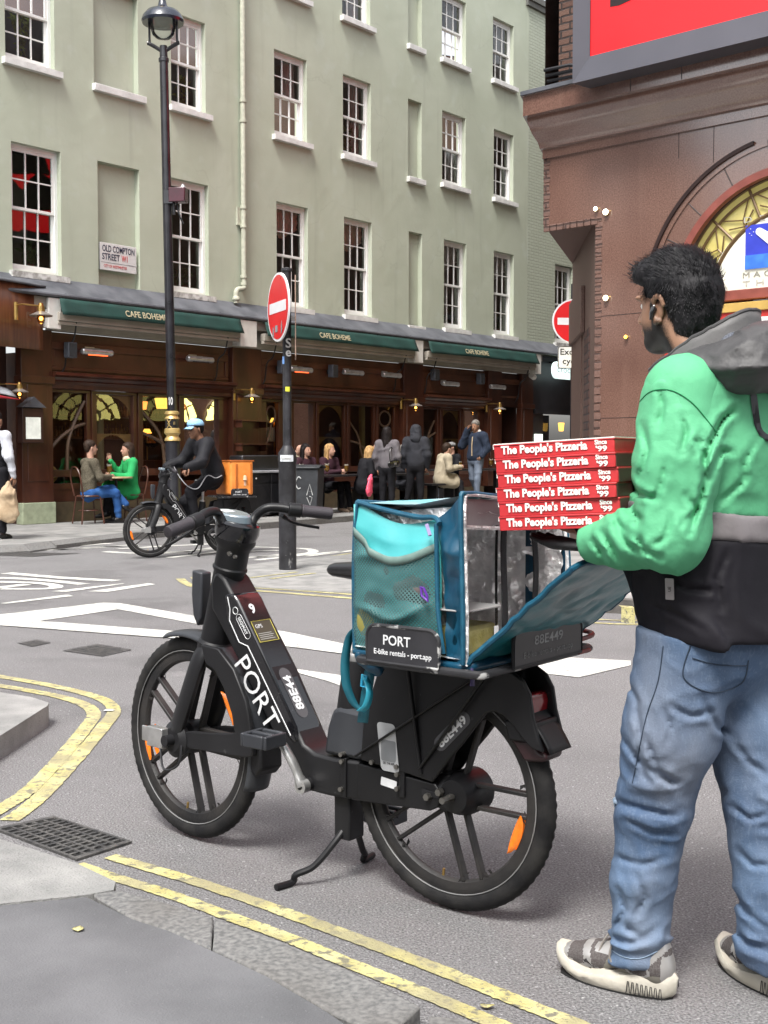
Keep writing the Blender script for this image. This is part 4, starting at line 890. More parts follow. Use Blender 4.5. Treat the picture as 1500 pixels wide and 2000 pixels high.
b.build('glazing_bars',bronze,win)
b=MB(); b.box(2.22,3.12,.08,.088,2.99,3.40); b.build('blue_picture',mat('logo night blue',(.03,.045,.42),.4,var=.1,emit=.05,ecol=(.06,.10,.9)),win)
b=MB(); b.box(2.22,3.12,.074,.0795,2.99,3.12); b.build('blue_sea',mat('logo sea blue',(.04,.16,.6),.4,var=.2,emit=.05,ecol=(.08,.3,1)),win)
b=MB(); b.prism([(2.36+.035*math.cos(a*PI/6),3.33+.035*math.sin(a*PI/6)) for a in range(2,9)]+[(2.66,3.02),(2.80,3.10)],lambda a,c,y:(a,y,c),.070,.0735); 
for x,z in((2.26,3.32),(2.28,3.30),(2.30,3.33),(2.27,3.36)): b.box(x,x+.006,.07,.079,z,z+.006)
b.build('beam',mat('logo white',(.7,.7,.72),.5,var=0,emit=.1,ecol=(1,1,1)),win)
gt=mat('grey sign lettering',(.25,.24,.2),.6,var=0); gt2=mat('pale sign lettering',(.42,.41,.36),.6,var=0)
text('lettering','DELFONT',.075,gt2,win,frameM((2.67,.085,3.455),(1,0,0),(0,0,1)),w=.94,space=2)
text('lettering','MACKINTOSH',.075,gt,win,frameM((2.67,.085,2.94),(1,0,0),(0,0,1)),w=.95,space=1.6); text('lettering','THEATRES',.075,gt2,win,frameM((2.67,.085,2.86),(1,0,0),(0,0,1)),w=.95,space=1.8)
b=MB(); b.box(1.47,3.87,.0,.12,2.70,2.80); b.build('transom',pinkf,th_,bevel=.01)
b=MB(); b.box(1.47,3.87,.12,.5,.1,2.7); b.build('entrance_back',mat('dark entrance',(.03,.015,.012),.6),th_)
gp_=thing('entrance_canopy','gold edged red canopy board under the arched window','canopy',O2,rotz(U2))
MB().box(1.47,3.87,-.10,.1,2.58,2.665).build('gold_band',mat('gold trim',(.55,.36,.10),.4,.2,var=.1),gp_,bevel=.006); MB().box(1.47,3.87,-.08,.1,2.1,2.578).build('red_board',mat('red canopy board',(.42,.03,.025),.4,var=.08,emit=.03,ecol=(.9,.05,.04)),gp_)
MB().box(2.45,2.60,-.086,-.0805,2.42,2.52).build('white_block',plate,gp_)
# video screen with dark frame
scr=thing('video_screen','large red lit screen in a grey metal frame above the theatre cornice','screen',O2,rotz(U2))
redled=mat('lit red screen',(.25,.004,.006),.35,var=.04,sc=2,emit=.55,ecol=(1,.015,.02))
frm=mat('grey screen frame',(.085,.085,.10),.35,.5,var=.06,sc=1.5)
xo,zo=TU(1118,163,.55); xi,zi=TU(1152,110,.45)
b=MB(); y0,y1=-.55,-.45
b.add([(xo,y0,zo),(7,y0,zo),(7,y0+.1,zi),(xi,y0+.1,zi)],[(0,1,2,3)]); b.add([(xo,y0,zo),(xi,y0+.1,zi),(xi,y0+.1,9),(xo,y0,9)],[(0,1,2,3)])
b.add([(xo,y0,zo),(7,y0,zo),(7,-.02,zo-.02),(xo+.12,-.02,zo-.02)],[(0,1,2,3)]); b.add([(xo,y0,zo),(xo,y0,9),(xo+.12,-.0,9),(xo+.12,-.0,zo)],[(0,1,2,3)]); b.build('frame',frm,scr,smooth=0)
b=MB(); b.add([(xi,-.44,zi),(7,-.44,zi),(7,-.44,9),(xi,-.44,9)],[(0,1,2,3)]); b.build('display',redled,scr,smooth=0)
a0=TU(1192,14,.44);a1=TU(1245,0,.44)
b=MB(); b.prism([(a0[0],a0[1]),(a0[0]+.1,a0[1]-.01),(a1[0],a0[1]+.02),(a1[0]+.35,a0[1]+.15),(a0[0],a0[1]+.15)],lambda a,c,y:(a,y,c),-.446,-.442); b.build('display_shape',mat('black on screen',(.01,.003,.003),.5,var=0),scr)
# side wall features seen only mirrored in the cafe and upstairs glass
sd_O=O2+np.array([*(U2[:2]*A0[0]),0]); sU=(U2*sx-N2*sy); sU/=np.linalg.norm(sU)
sdt=thing('side_screen','red lit screen on the side street wall of the theatre','screen',sd_O,rotz(sU))
MB().box(4.2,8.6,.02,.32,6.2,9.3).build('frame',frm,sdt); MB().box(4.45,8.35,.321,.35,6.45,9.05).build('display',mat('dim red screen',(.2,.004,.006),.4,var=0,emit=1.1,ecol=(1,.015,.02)),sdt)
b=MB(); 
for (z,w_2) in((8.2,.8),(7.4,1.6)): b.prism([(6.4-w_2,z-.5),(6.2,z+.4),(6.6,z),(7.0,z+.5),(6.4+w_2,z-.4)],lambda a,c,y:(a,y,c),.352,.356)
b.build('display_shape',MT['black on screen'],sdt)
for k,(u,) in enumerate(((6.0,),(7.95,),(9.9,),(11.85,))):
    wt=thing('side_lunette','yellow leaded lunette on the side street wall, number %s from the corner'%('one two three four'.split()[k]),'window',sd_O+sU*u,rotz(sU),'lunettes along the theatre side wall')
    b=MB(); b.prism([(.88*math.cos(PI*i/24),2.05+.88*math.sin(PI*i/24)) for i in range(25)],lambda a,c,y:(a,y,c),.0,.03); b.build('glass',mat('side lunette glass',(.45,.40,.12),.3,var=.1,emit=1.2,ecol=(.9,.8,.25)),wt,smooth=0)
    b=MB()
    for rr_ in(.38,.65,.88): b.tube([(rr_*math.cos(R(a)),.05,2.05+rr_*math.sin(R(a))) for a in range(0,181,9)],.03,5)
    for a in range(0,181,30): b.tube([(.38*math.cos(R(a)),.05,2.05+.38*math.sin(R(a))),(.88*math.cos(R(a)),.05,2.05+.88*math.sin(R(a)))],.02,5)
    b.build('bars',bronze,wt)
for px,s,c,l in(((1183,414),.03,(1,.93,.7),'upper white bulb standing in for a reflection in the granite wall'),((1183,582),.028,(1,.93,.75),'middle white bulb standing in for a reflection in the granite wall'),((1163,408),.022,(1,.95,.7),'small white bulb standing in for a reflection on the brick edge above the soffit'),((1222,658),.018,(1,.45,.05),'small amber bulb standing in for a reflection low on the granite wall')):  # glowing bulbs stand in for lamp reflections in the polished wall
    u,z=TU(px[0],px[1],.03); t=thing('spot_lamp',l,'lamp',O2+U2*u+N2*.03+np.array([0,0,z]),rotz(U2),'small lit bulbs standing in for reflections on the theatre wall')
    MB().ball((0,0,0),s).build('bulb',mat('spot bulb'+str(c[1]),c,.4,var=0,emit=3,ecol=c),t); MB().lathe([(s*1.1,0),(s*.7,.03)],(0,0,0),14,Matrix.Rotation(-PI/2,3,'X')).build('base',brass,t)
# terrace across the road to the left (seen mirrored in granite and glass)
ob=paintbrick('terrace brick',(.10,.06,.045),(.14,.09,.07),(.08,.07,.06),.22,.075,plane='xy')
t=thing('brick_terrace','brown brick terrace with chimney stack across the road','building',(-18,0,0))
b=MB(); b.box(-4,0,-14,4.3,0,7).box(-4,0,4.301,5.9,0,9.3).box(-4,0,5.901,13.5,0,15); b.build('wall',ob,t,smooth=0); MB().box(-1.2,-.2,4.85,5.45,9.3,10.9).box(-1.25,-.15,4.78,5.52,10.7,10.85).build('chimney',ob,t)
for k in range(5):
    for z in(4,7.2): MB().box(.0,.05,-11+k*4.4,-9.8+k*4.4,z,z+1.9).build('window',wwood,t)
t=thing('stone_terrace','pale stone building across the road behind the photographer','building',(0,-14,0)); MB().box(-16,24,-4,0,0,13).build('wall',mat('pale terrace stone',(.3,.28,.24),.8,var=.2),t,smooth=0)
b=MB()
for k in range(10):
    for z in(4,7.2,10.2): b.box(-14+k*3.6,-12.7+k*3.6,.0,.06,z,z+1.9)
b.build('window_row',mat('dark window glass',(.03,.03,.035),.1,var=0),t)
# ================================================================ STREET FURNITURE
postm=mat('black gloss post paint',(.010,.010,.013),.3,col2=(.022,.022,.027),sc=5,det=8,coat=.3)
gold_=mat('gold leaf band',(.55,.40,.16),.35,.5,var=.15,sc=20)
p0=G(341,1031,.10); t=thing('lamp_post','tall black lamp post with gold bands, glass bell lantern and gold finial','lamp post',p0); t.rotation_euler=(0,R(-.85),0)
Zp=lambda y:1.27+(884-y)/2400*p0[1]-.10
MB().lathe([(.15,0),(.15,.25),(.12,.32),(.115,Zp(862))],(0,0,0),24).build('base',postm,t)
MB().lathe([(.10,Zp(862)),(.125,Zp(861)),(.12,Zp(857)),(.09,Zp(852)),(.125,Zp(846)),(.12,Zp(838)),(.10,Zp(836))],(0,0,0),24).build('gold_band',gold_,t)
MB().lathe([(.105,Zp(838)),(.105,Zp(818))],(0,0,0),24).build('badge_band',postm,t)
MB().lathe([(.10,Zp(820)),(.115,Zp(818)),(.09,Zp(812)),(.115,Zp(809)),(.11,Zp(805)),(.08,Zp(803))],(0,0,0),24).build('gold_band',gold_,t)
MB().lathe([(.072,Zp(806)),(.072,Zp(640)),(.066,Zp(135)),(.08,Zp(134)),(.08,Zp(128)),(.062,Zp(126)),(.058,Zp(104))],(0,0,0),20).build('shaft',postm,t)
text('number','10',.17,plate,t,frameM((.0,-.075,Zp(784)),(1,0,0),(0,0,1)),w=.06,bold=.02)
b=MB(); b.tube([(-.06,-.105,Zp(820)),(-.02,-.11,Zp(828)),(-.06,-.105,Zp(836))],.008,5); b.tube([(.0,-.11,Zp(820)),(-.05,-.108,Zp(828)),(.01,-.11,Zp(836))],.008,5); b.build('monogram',gold_,t); text('monogram','II',.07,gold_,t,frameM((.05,-.107,Zp(827)),(1,.4,0),(0,0,1)))
b=MB(); zf=Zp(95)
for s_ in(-1,1): b.tube(smooth_path([(0,0,Zp(116)),(.12*s_,0,Zp(106)),(.22*s_,0,Zp(99)),(.245*s_,0,Zp(98))],4),.03,8); b.tube([(.21*s_,0,Zp(98)),(.21*s_,0,Zp(50))],.018,8)
b.build('yoke',postm,t)
MB().lathe([(.31,Zp(62)),(.325,Zp(57)),(.30,Zp(48)),(.24,Zp(39)),(.11,Zp(34)),(.07,Zp(28)),(.05,Zp(16)),(.06,Zp(14))],(0,0,0),36).build('hood',mat('blue black enamel',(.02,.025,.04),.2,coat=.5,var=.1),t)
MB().lathe([(.30,Zp(61)),(.24,Zp(58)),(.18,Zp(60)),(.17,Zp(55)),(.0001,Zp(52))],(0,0,0),30).build('reflector',mat('white reflector',(.5,.52,.52),.3),t)
clear=glassmat('clear lantern glass',(.9,.92,.92),.02,1.,1.3)
MB().lathe([(.19,Zp(60)),(.19,Zp(72)),(.16,Zp(84)),(.10,Zp(90)),(.001,Zp(92))],(0,0,0),30).build('glass_bell',clear,t)
MB().lathe([(.055,Zp(15)),(.085,Zp(13)),(.085,Zp(10)),(.05,Zp(6)),(.04,Zp(2)),(.06,Zp(0)),(.03,Zp(-8)),(.001,Zp(-20))],(0,0,0),20).build('finial',gold_,t)
t2=thing('signal_box','small maroon electrical box strapped to the lamp post','box',p0+np.array([-.02,0,Zp(405)]),R(-10))
MB().box(.0,.26,-.1,.08,.02,.24).build('housing',mat('maroon housing',(.05,.006,.015),.3,var=.2,coat=.3),t2,bevel=.012); MB().box(-.08,.06,-.09,.09,.0,.2).build('strap',postm,t2)
MB().tube(smooth_path([(.1,0,.02),(.14,-.02,-.15),(.2,0,-.3)],4),.014,6).tube([(.05,-.02,.02),(.06,-.02,-.16)],.03,8).build('cable',black,t2); MB().lathe([(.05,.24),(.03,.28),(.001,.31)],(.2,0,0),12).build('cap',steel,t2)
# sign post
p1=G(562,1112,.012); Zs=lambda y:H+(884-y)/2400*p1[1]-.012
postw=mat('worn black post',(.012,.012,.014),.45,col2=(.03,.03,.035),sc=9,det=9); add_layer(postw,7,(.35,.35,.34),.64,.68,fac=.6,det=9,stretch=(1,1,.35)); add_layer(postw,60,(.4,.4,.4),.72,.74,fac=.5,det=3)
t=thing('sign_post','scuffed black sign post with a thicker lower sleeve and stickers','sign post',p1)
MB().lathe([(.095,0),(.095,Zs(905)),(.103,Zs(900)),(.103,Zs(894)),(.098,Zs(892)),(.098,Zs(885)),(.052,Zs(872)),(.05,Zs(870))],(0,0,0),26).build('sleeve',postw,t)
MB().lathe([(.047,Zs(872)),(.047,Zs(533)),(.06,Zs(533)),(.06,Zs(528)),(.001,Zs(525))],(0,0,0),22).build('shaft',postw,t)
def sticker(n,cx,cz,w,h,m,r=.1):
    b=MB(); b.grid(lambda u,v:((r+.0015)*math.sin((cx+(u-.5)*w)/r),-(r+.0015)*math.cos((cx+(u-.5)*w)/r),cz+(v-.5)*h),8,1); return b.build(n,m,t)
sticker('sticker',.0,Zs(895),.15,.07,mat('pale sticker',(.6,.63,.66),.4),.1035); sticker('sticker',-.05,Zs(705),.05,.08,mat('blue sticker',(.15,.3,.6),.4),.048); sticker('sticker',.01,Zs(761),.05,.05,mat('yellow sticker',(.6,.6,.05),.4),.048)
text('graffiti','S',.14,plate,t,frameM((.02,-.0485,Zs(672)),(1,0,0),(0,0,1)),bold=.02); text('graffiti','e',.13,plate,t,frameM((.02,-.0485,Zs(692)),(1,0,0),(0,0,1)),bold=.02); text('graffiti','Endeavor',.035,gt,t,frameM((.0,-.106,Zs(895)),(1,0,0),(0,0,1)),w=.11)
signred=mat('sign red',(.62,.018,.022),.3,var=.05,sc=4,coat=.3); signw=mat('sign white',(.72,.72,.74),.3,var=.03,coat=.3); signg=mat('sign grey back',(.22,.22,.23),.5)
def noentry(o,c,X,r,label,group='red no entry discs'):
    t=thing('no_entry_sign',label,'road sign',c,0,group); X=Vector(X).normalized(); Nn=X.cross(Vector((0,0,1)))
    M=Matrix(((X.x,0,-Nn.x),(X.y,0,-Nn.y),(0,1,0))).transposed() if 0 else None
    fr=lambda d:frameM(Nn*d,X,(0,0,1))
    def disc(rad,d0,d1,name,m,poly=None):
        b=MB(); P=poly or [(rad*math.cos(2*PI*i/56),rad*math.sin(2*PI*i/56)) for i in range(56)]
        b.prism(P,lambda a,c_,w:tuple(X*a+Vector((0,0,1))*c_+Nn*w),d0,d1); return b.build(name,m,t,smooth=30)
    disc(r,0,.018,'backing',signw); disc(r*.93,.0185,.021,'red_face',signred); 
    disc(0,.0215,.0235,'white_bar',signw,[(-.76*r,-.155*r),(.76*r,-.155*r),(.76*r,.155*r),(-.76*r,.155*r)]); disc(0,-.02,-.001,'channel',signg,[(-.5*r,-.1),(.5*r,-.1),(.5*r,-.06),(-.5*r,-.06)])
    return t,X,Nn
Xs=-hz(-270); cpos=at(546,600,p1[1]-.13)
t,X_,Nn_=noentry(None,cpos,(Xs[0],Xs[1],0),.362,'tilted-view red no entry disc with white bar on the near sign post')
b=MB(); b.prism([(-.08,-.26),(.0,-.26),(.0,-.19),(-.08,-.19)],lambda a,c_,w:tuple(X_*a+Vector((0,0,1))*c_+Nn_*w),.024,.026); b.build('sticker',signg,t)
b=MB(); b.prism([(-.17,-.30),(-.12,-.30),(-.13,-.20),(-.15,-.2)],lambda a,c_,w:tuple(X_*a+Vector((0,0,1))*c_+Nn_*w),.024,.026); b.prism([(.12,-.30),(.16,-.25),(.14,-.15),(.12,-.2)],lambda a,c_,w:tuple(X_*a+Vector((0,0,1))*c_+Nn_*w),.024,.026); b.build('scuff',signg,t)
c2=at(577,622,p1[1]+.02); t=thing('edge_on_plate','thin sign plate seen edge-on at the right of the near sign post','road sign',c2,rotz(hz(577))); 
MB().box(-.3,.3,-.006,.006,-.42,.42).build('plate',mat('plate edge',(.32,.22,.17),.6),t,bevel=.002); MB().box(-.03,.03,.0,.07,-.02,.02).build('clamp',steel,t)
# second post, half hidden by the theatre corner
p2=G(1119,1050,.1); p2=at(1119,884,19.0); p2[2]=.1
t=thing('far_sign_post','dark post standing in the side street just left of the theatre corner','sign post',p2); MB().lathe([(.05,0),(.05,3.75),(.001,3.78)],(0,0,0),16).build('shaft',postm,t); sticker('sticker',-.0,1.2,.07,.1,MT['yellow sticker'],.05)
t3,_,_=noentry(None,at(1121,628,18.85),(1,.08,0),.34,'front-on red no entry disc half hidden by the theatre corner')
pe=at(1116,698,18.85); t=thing('except_cycles_plate','white plate reading Except cycles below the half hidden no entry disc','road sign',pe)
MB().prism(rrect(-.21,.25,-.17,.17,.04),lambda a,c_,w:(a,w,c_),-.01,.01).build('plate',signw,t); 
b=MB(); P=rrect(-.205,.245,-.165,.165,.04); b.tube([(x,-.012,z) for x,z in P],.006,5,closed=True); b.build('border',black,t)
text('lettering','Except',.13,black,t,frameM((.02,-.012,.07),(1,0,0),(0,0,1)),w=.38,bold=.01); text('lettering','cycles',.13,black,t,frameM((.03,-.012,-.07),(1,0,0),(0,0,1)),w=.33,bold=.01)
# ================================================================ HIRE E-BIKE
bkm=mat('satin black frame',(.006,.006,.007),.46,col2=(.012,.012,.0135),sc=4,det=9,bump=.12,bsc=260,bd=.002,spec=.35)
add_layer(bkm,34,(.10,.10,.10),.70,.73,det=4,fac=.35)
bkg=mat('gloss black battery',(.004,.004,.005),.14,col2=(.009,.009,.011),sc=6,det=9,coat=.5); add_layer(bkg,60,(.08,.08,.08),.68,.72,det=3,fac=.4)
bgr=mat('dark grey plastic',(.022,.024,.029),.45,col2=(.036,.039,.045),sc=6,det=8,bump=.15,bsc=200,bd=.002)
rub=mat('tyre rubber',(.009,.009,.010),.75,col2=(.026,.025,.024),sc=14,det=9,bump=.4,bsc=150,bd=.003,spec=.25)
rimm=mat('dusty black rim',(.008,.008,.009),.6,col2=(.028,.025,.023),sc=7,det=9,bump=.2)
alu=mat('dull aluminium',(.55,.55,.54),.34,.85,var=.2,sc=15,det=8,bump=.1); alud=mat('dark steel bolt',(.25,.24,.22),.35,.9,var=.2)
orf=mat('orange reflector',(.75,.17,.01),.22,var=.12,sc=60,coat=.6,emit=.08,ecol=(1,.25,.02)); redl=mat('red tail lens',(.20,.008,.012),.15,var=.1,coat=.7)
grip=mat('rubber grip',(.017,.015,.018),.55,col2=(.035,.03,.036),sc=8,bump=.5,bsc=300,bd=.002)
decal=mat('white decal',(.66,.67,.68),.4,var=.08,sc=30); ydec=mat('yellow decal',(.55,.48,.08),.4,var=.1); dgrey=mat('decal grey',(.07,.07,.075),.35,var=.1)
def BK(x,y,off=0.):
    d=ray(x,y);P=BO+BL*off; t=np.dot(P-CAM,BL)/np.dot(d,BL);p=CAM+d*t; return (float(np.dot(p-BO,BF)),float(p[2]))
def BR(x,y,X):
    d=ray(x,y);P=BO+BF*X; t=np.dot(P-CAM,BF)/np.dot(d,BF);p=CAM+d*t; return (float(np.dot(p-BO,BL)),float(p[2]))
XZ=lambda a,c,y:(a,y,c)
def slab(name,poly,y0,y1,m,par,bevel=.006,holes=None):
    b=MB(); b.prism(poly,XZ,y0,y1); return b.build(name,m,par,bevel=bevel)
def make_wheel(root,cx,cz,name,steer=0.):
    """wheel part with tyre, hub and reflectors as sub-parts"""
    b=MB(); n=72
    b.grid(lambda u,v:tuple(Vector((cx,0,cz))+Vector((math.cos(u*2*PI)*rr_(v)[0],rr_(v)[1],math.sin(u*2*PI)*rr_(v)[0]))),n,12,cu=True)
    for k in range(5):
        A=R(90+72*k+18)
        d=Vector((math.cos(A),0,math.sin(A))); p=Vector((-d.z,0,d.x)); c=Vector((cx,0,cz))
        for s_ in(-1,1):
            a0=c+d*.045+p*s_*.026; a1=c+d*.248+p*s_*.036
            M=Matrix((p,Vector((0,1,0)),d)).transposed()
            b.obox((a0+a1)/2,.0115,.024,(a1-a0).length,M)
            b.add([a1-p*.018-d*.02+Vector((0,y,0)) for y in(-.011,.011)]+[a1-p*.006-d*.02+Vector((0,y,0)) for y in(-.011,.011)]+[a1+p*.03*s_+d*.012+Vector((0,y,0)) for y in(-.011,.011)],[(0,2,4),(1,5,3)])
    w=b.build(name,rimm,root,bevel=.0025)
    b=MB(); T=[]
    def tr(v): A=v*2*PI; return (.303+.026*math.cos(A)*(1.0),.025*math.sin(A))
    def tt(u,v):
        r_,y=tr(v); k=int(u*144+.5)%2; out=max(0,math.cos(v*2*PI)); r_+= .0035*(1 if (k+(1 if y>0.006 else 0))%2 else 0)*(1 if out>.35 else 0)
        return (cx+r_*math.cos(u*2*PI),y,cz+r_*math.sin(u*2*PI))
    b.grid(tt,144,18,cu=True); ty=b.build('tyre',rub,w,smooth=50)
    b=MB(); b.tube([(cx+.283*math.cos(a*PI/30),.0195,cz+.283*math.sin(a*PI/30)) for a in range(60)],.0018,5,closed=True); b.build('reflective_strip',mat('tyre wall stripe',(.2,.2,.2),.4,var=.2),w)
    b=MB(); Mx=Matrix.Rotation(-PI/2,3,'X'); b.lathe([(.001,-.055),(.022,-.052),(.035,-.04),(.052,-.03),(.056,.0),(.052,.03),(.035,.04),(.022,.052),(.001,.055)],(cx,0,cz),28,Mx); b.build('hub',bkm,w)
    for a in((200,35) if cx<.5 else(-14,148)):
        b=MB(); A0_=R(a); b.grid(lambda u,v:(cx+(  .236+.014*math.sin(u*PI)**.6*(v*2-1)+0)*math.cos(A0_+(u-.5)*.5),.017+.006*math.sin(v*PI),cz+(  .236+.014*math.sin(u*PI)**.6*(v*2-1))*math.sin(A0_+(u-.5)*.5)),16,4)
        b.grid(lambda u,v:(cx+(  .236+.014*math.sin(u*PI)**.6*(v*2-1)+0)*math.cos(A0_+(u-.5)*.5),-.017-.006*math.sin(v*PI),cz+(  .236+.014*math.sin(u*PI)**.6*(v*2-1))*math.sin(A0_+(u-.5)*.5)),16,4)
        loose(b,'reflector',orf,w)
    MB().cyl((cx+.03,0,cz-.262),(cx+.026,.0,cz-.225),.004,seg=8).build('valve',brass,w)
    return w
def rr_(v):
    P=[(.285,.013),(.270,.015),(.258,.013),(.249,.012),(.245,0),(.249,-.012),(.258,-.013),(.270,-.015),(.285,-.013)]
    t=v*(len(P)-1); i=min(int(t),len(P)-2); f=t-i; return (P[i][0]*(1-f)+P[i+1][0]*f,P[i][1]*(1-f)+P[i+1][1]*f)
FX,FZ=1.078,.338
def make_bike(root,detail=True):
    Z=.335
    make_wheel(root,.04,Z,'rear_wheel'); fw_=make_wheel(root,FX,FZ,'front_wheel'); front=[fw_]+list(fw_.children); bars=[]
    ax=lambda z:1.055-.268*(z-FZ)
    W=.055
    # --- frame: downtube shell
    P=[BK(x,y,.062) for x,y in((409,1140),(416,1121),(424,1118),(436,1132),(470,1195),(530,1315),(575,1420),(590,1455),(612,1472),(650,1482),(700,1488),(700,1566),(640,1556),(602,1546),(570,1505),(542,1455),(492,1350),(448,1262),(424,1215),(411,1190))]
    P=[(x,z) for x,z in P]
    slab('frame',P,-.058,.058,bkm,root,bevel=.014)
    P=[BK(x,y,.05) for x,y in((690,1487),(852,1530),(864,1548),(858,1576),(842,1583),(690,1562))]
    for s_ in(-1,1): slab('chain_stay',P,s_*.045-.012*1,s_*.045+.012,bkm,root,bevel=.004)
    b=MB(); P=[BK(x,y,.06) for x,y in((824,1540),(858,1550),(858,1560),(824,1552))]; b.prism(P,XZ,.058,.061); b.build('axle_slot',black,root)
    # head tube, collar and cockpit neck
    dv=Vector((-.268,0,1)).normalized(); T0=Vector((ax(.64),0,.64))
    MQ=dv.to_track_quat('Z','Y').to_matrix()
    b=MB(); b.lathe([(.001,-.005),(.058,-.004),(.060,.02),(.052,.03),(.050,.10),(.050,.26),(.056,.27),(.056,.275),(.052,.28),(.052,.33),(.056,.345),(.066,.36),(.066,.40),(.001,.41)],T0,32,MQ); b.build('head_tube',bkm,root)
    # front lamp / bag block ahead of head tube
    P=[BK(x,y,.0) for x,y in((384,1112),(404,1118),(402,1205),(394,1222),(386,1200),(383,1160))]; slab('front_lamp',P,-.022,.022,bgr,root,bevel=.006)
    # fork: crown and two blades
    for s_ in(-1,1):
        b=MB(); b.tube(smooth_path([(ax(.655),.012*s_,.655),(ax(.62)+.004,.05*s_,.615),(ax(.5)+.01,.066*s_,.5),(FX-.0,.068*s_,.37)],5),[.040+.0*k for k in range(16)],14,flat=.55); front.append(b.build('fork_blade',bkm,root))
        # A-shaped mudguard brace: ring of boxes following the outline
        out=[(.955,.66),(.87,.655),(.795,.60),(.735,.51),(.708,.42),(.70,.345),(.735,.335),(.90,.325),(1.06,.315),(1.075,.36),(1.0,.375),(.90,.385),(.80,.40),(.785,.405),(.80,.46),(.84,.535),(.885,.585),(.93,.60)]
        b=MB(); b.prism(out,XZ,s_*.064-.009,s_*.064+.009); front.append(b.build('mudguard_brace',bkm,root,bevel=.004))
    b=MB(); # front mudguard shell
    def mg(u,v):
        A=R(100-12)+u*R(118); A=R(72)+u*R(128); r_=.352-.016*abs(v*2-1)**3; 
        return (FX+r_*math.cos(A),(v-.5)*.105,FZ+r_*math.sin(A))
    b.grid(mg,40,8); front.append(b.build('front_mudguard',bgr,root,solid=.006))
    P=[(.70,.42),(.76,.40),(.755,.30),(.72,.27),(.69,.30)]; front.append(slab('mudflap',P,-.045,.045,bkm,root,bevel=.008))
    # front hub motor bracket and cable
    b=MB(); b.box(FX-.0+.02,FX+.10,.085,.115,FZ-.03,FZ+.035); b.box(FX+.09,FX+.14,.10,.106,FZ-.02,FZ+.03); front.append(b.build('hub_bracket',alu,root,bevel=.004))
    b=MB(); b.tube(smooth_path([(FX+.03,.11,FZ-.03),(FX+.0,.12,FZ-.09),(FX-.05,.10,FZ-.07),(FX-.04,.08,FZ)],6),.004,6); front.append(b.build('cable',black,root))
    hc=MB().cyl((FX,-.09,FZ),(FX,.12,FZ),.018).lathe([(.001,.055),(.055,.056),(.06,.075),(.04,.09),(.001,.09)],(FX,0,FZ),24,Matrix.Rotation(-PI/2,3,'X')).build('hub_cap',bkm,root); front.append(hc)
    # battery along the top of the downtube
    P=[BK(x,y,.05) for x,y in((446,1166),(450,1160),(466,1160),(474,1172),(588,1420),(592,1446),(584,1452),(572,1440),(488,1263),(471,1255),(452,1214))]
    P=[(x+.01,z) for x,z in P]; d=(.52-.80,.44-.87)
    bt=slab('battery',P,-.047,.062,bkg,root,bevel=.007)
    # trim line
    b=MB(); b.tube([(BK(x,y,.064)[0]+.01,.0625,BK(x,y,.064)[1]) for x,y in((448,1166),(453,1190),(452,1212),(471,1255),(488,1263),(530,1350),(572,1438))],.0016,5); b.build('trim_line',decal,bt)
    # seat tube boot, cover block, seatpost, saddle
    b=MB(); P=[BK(x,y,.05) for x,y in((633,1472),(640,1420),(650,1385),(664,1380),(712,1392),(770,1408),(745,1480),(700,1485))]; b.prism(P,XZ,-.055,.055); b.build('seat_tube_cover',bgr,root,bevel=.014)
    a0=Vector((BK(690,1400,0)[0],0,BK(690,1400,0)[1]));a1=Vector((BK(697,1288,0)[0],0,BK(697,1288,0)[1])); dd=(a1-a0).normalized()
    b=MB(); b.tube([a0,a1],[.052,.040],24); b.build('seat_tube',bkm,root)
    b=MB(); b.tube([a1,a1+dd*.012,a1+dd*.022],[.033,.034,.030],20); b.tube([a1,a1+dd*.21],.0165,16); b.build('seatpost',alu,root)
    st=a1+dd*.235+Vector((-.10,0,0))
    V,Q=sdf_net([('e',(st.x-.05,0,st.z+.03),(.12,.085,.035)),('f',(st.x-.02,0,st.z+.03),(st.x+.20,0,st.z+.025),.055,.028,(0,0,1),.75)],.008,k=.03); net_obj('saddle',[(relax(V,Q,2),Q)],mat('black saddle',(.012,.012,.013),.35,var=.2,coat=.2),root)
    # rear fairing over the wheel
    P=[BK(x,y,.06) for x,y in((706,1484),(712,1405),(742,1302),(780,1296),(960,1306),(1002,1312),(1022,1328),(1036,1356),(1042,1400),(1052,1440),(1062,1470),(1040,1462),(1020,1440),(1000,1413),(984,1397),(966,1389),(950,1394),(930,1418),(905,1452),(880,1482),(846,1528),(800,1512),(760,1500))]
    for s_ in(-1,1): slab('rear_fairing',P,s_*.058-.008,s_*.058+.008,bkm,root,bevel=.005)
    b=MB(); b.grid(lambda u,v:(.347*math.cos(R(60+u*92)),(v-.5)*.105,Z+.347*math.sin(R(60+u*92))),30,6); b.build('rear_mudguard',bkm,root,solid=.005)
    P=[BK(x,y,.0) for x,y in((1008,1352),(1040,1352),(1044,1372),(1042,1398),(1012,1402))]; slab('tail_light',[(x-.012,z) for x,z in P],-.056,.056,redl,root,bevel=.008)
    P=[BK(x,y,.0) for x,y in((1000,1398),(1062,1404),(1062,1438),(1048,1442),(1010,1438))]; slab('lamp_bracket',[(x-.010,z) for x,z in P],-.058,.058,bkm,root,bevel=.006)
    P=[BK(x,y,.0) for x,y in((1012,1436),(1058,1440),(1070,1462),(1086,1472),(1080,1484),(1040,1482))]; slab('rear_mudflap',P,-.045,.045,mat('dark mudflap',(.03,.012,.014),.4,var=.2),root,bevel=.01)
    MB().lathe([(.001,-.085),(.04,-.08),(.062,-.06),(.062,.0),(.055,.03),(.045,.052),(.03,.054),(.001,.055)],(0,0,Z),26,Matrix.Rotation(-PI/2,3,'X')).build('hub_motor',bkm,root)
    b=MB()
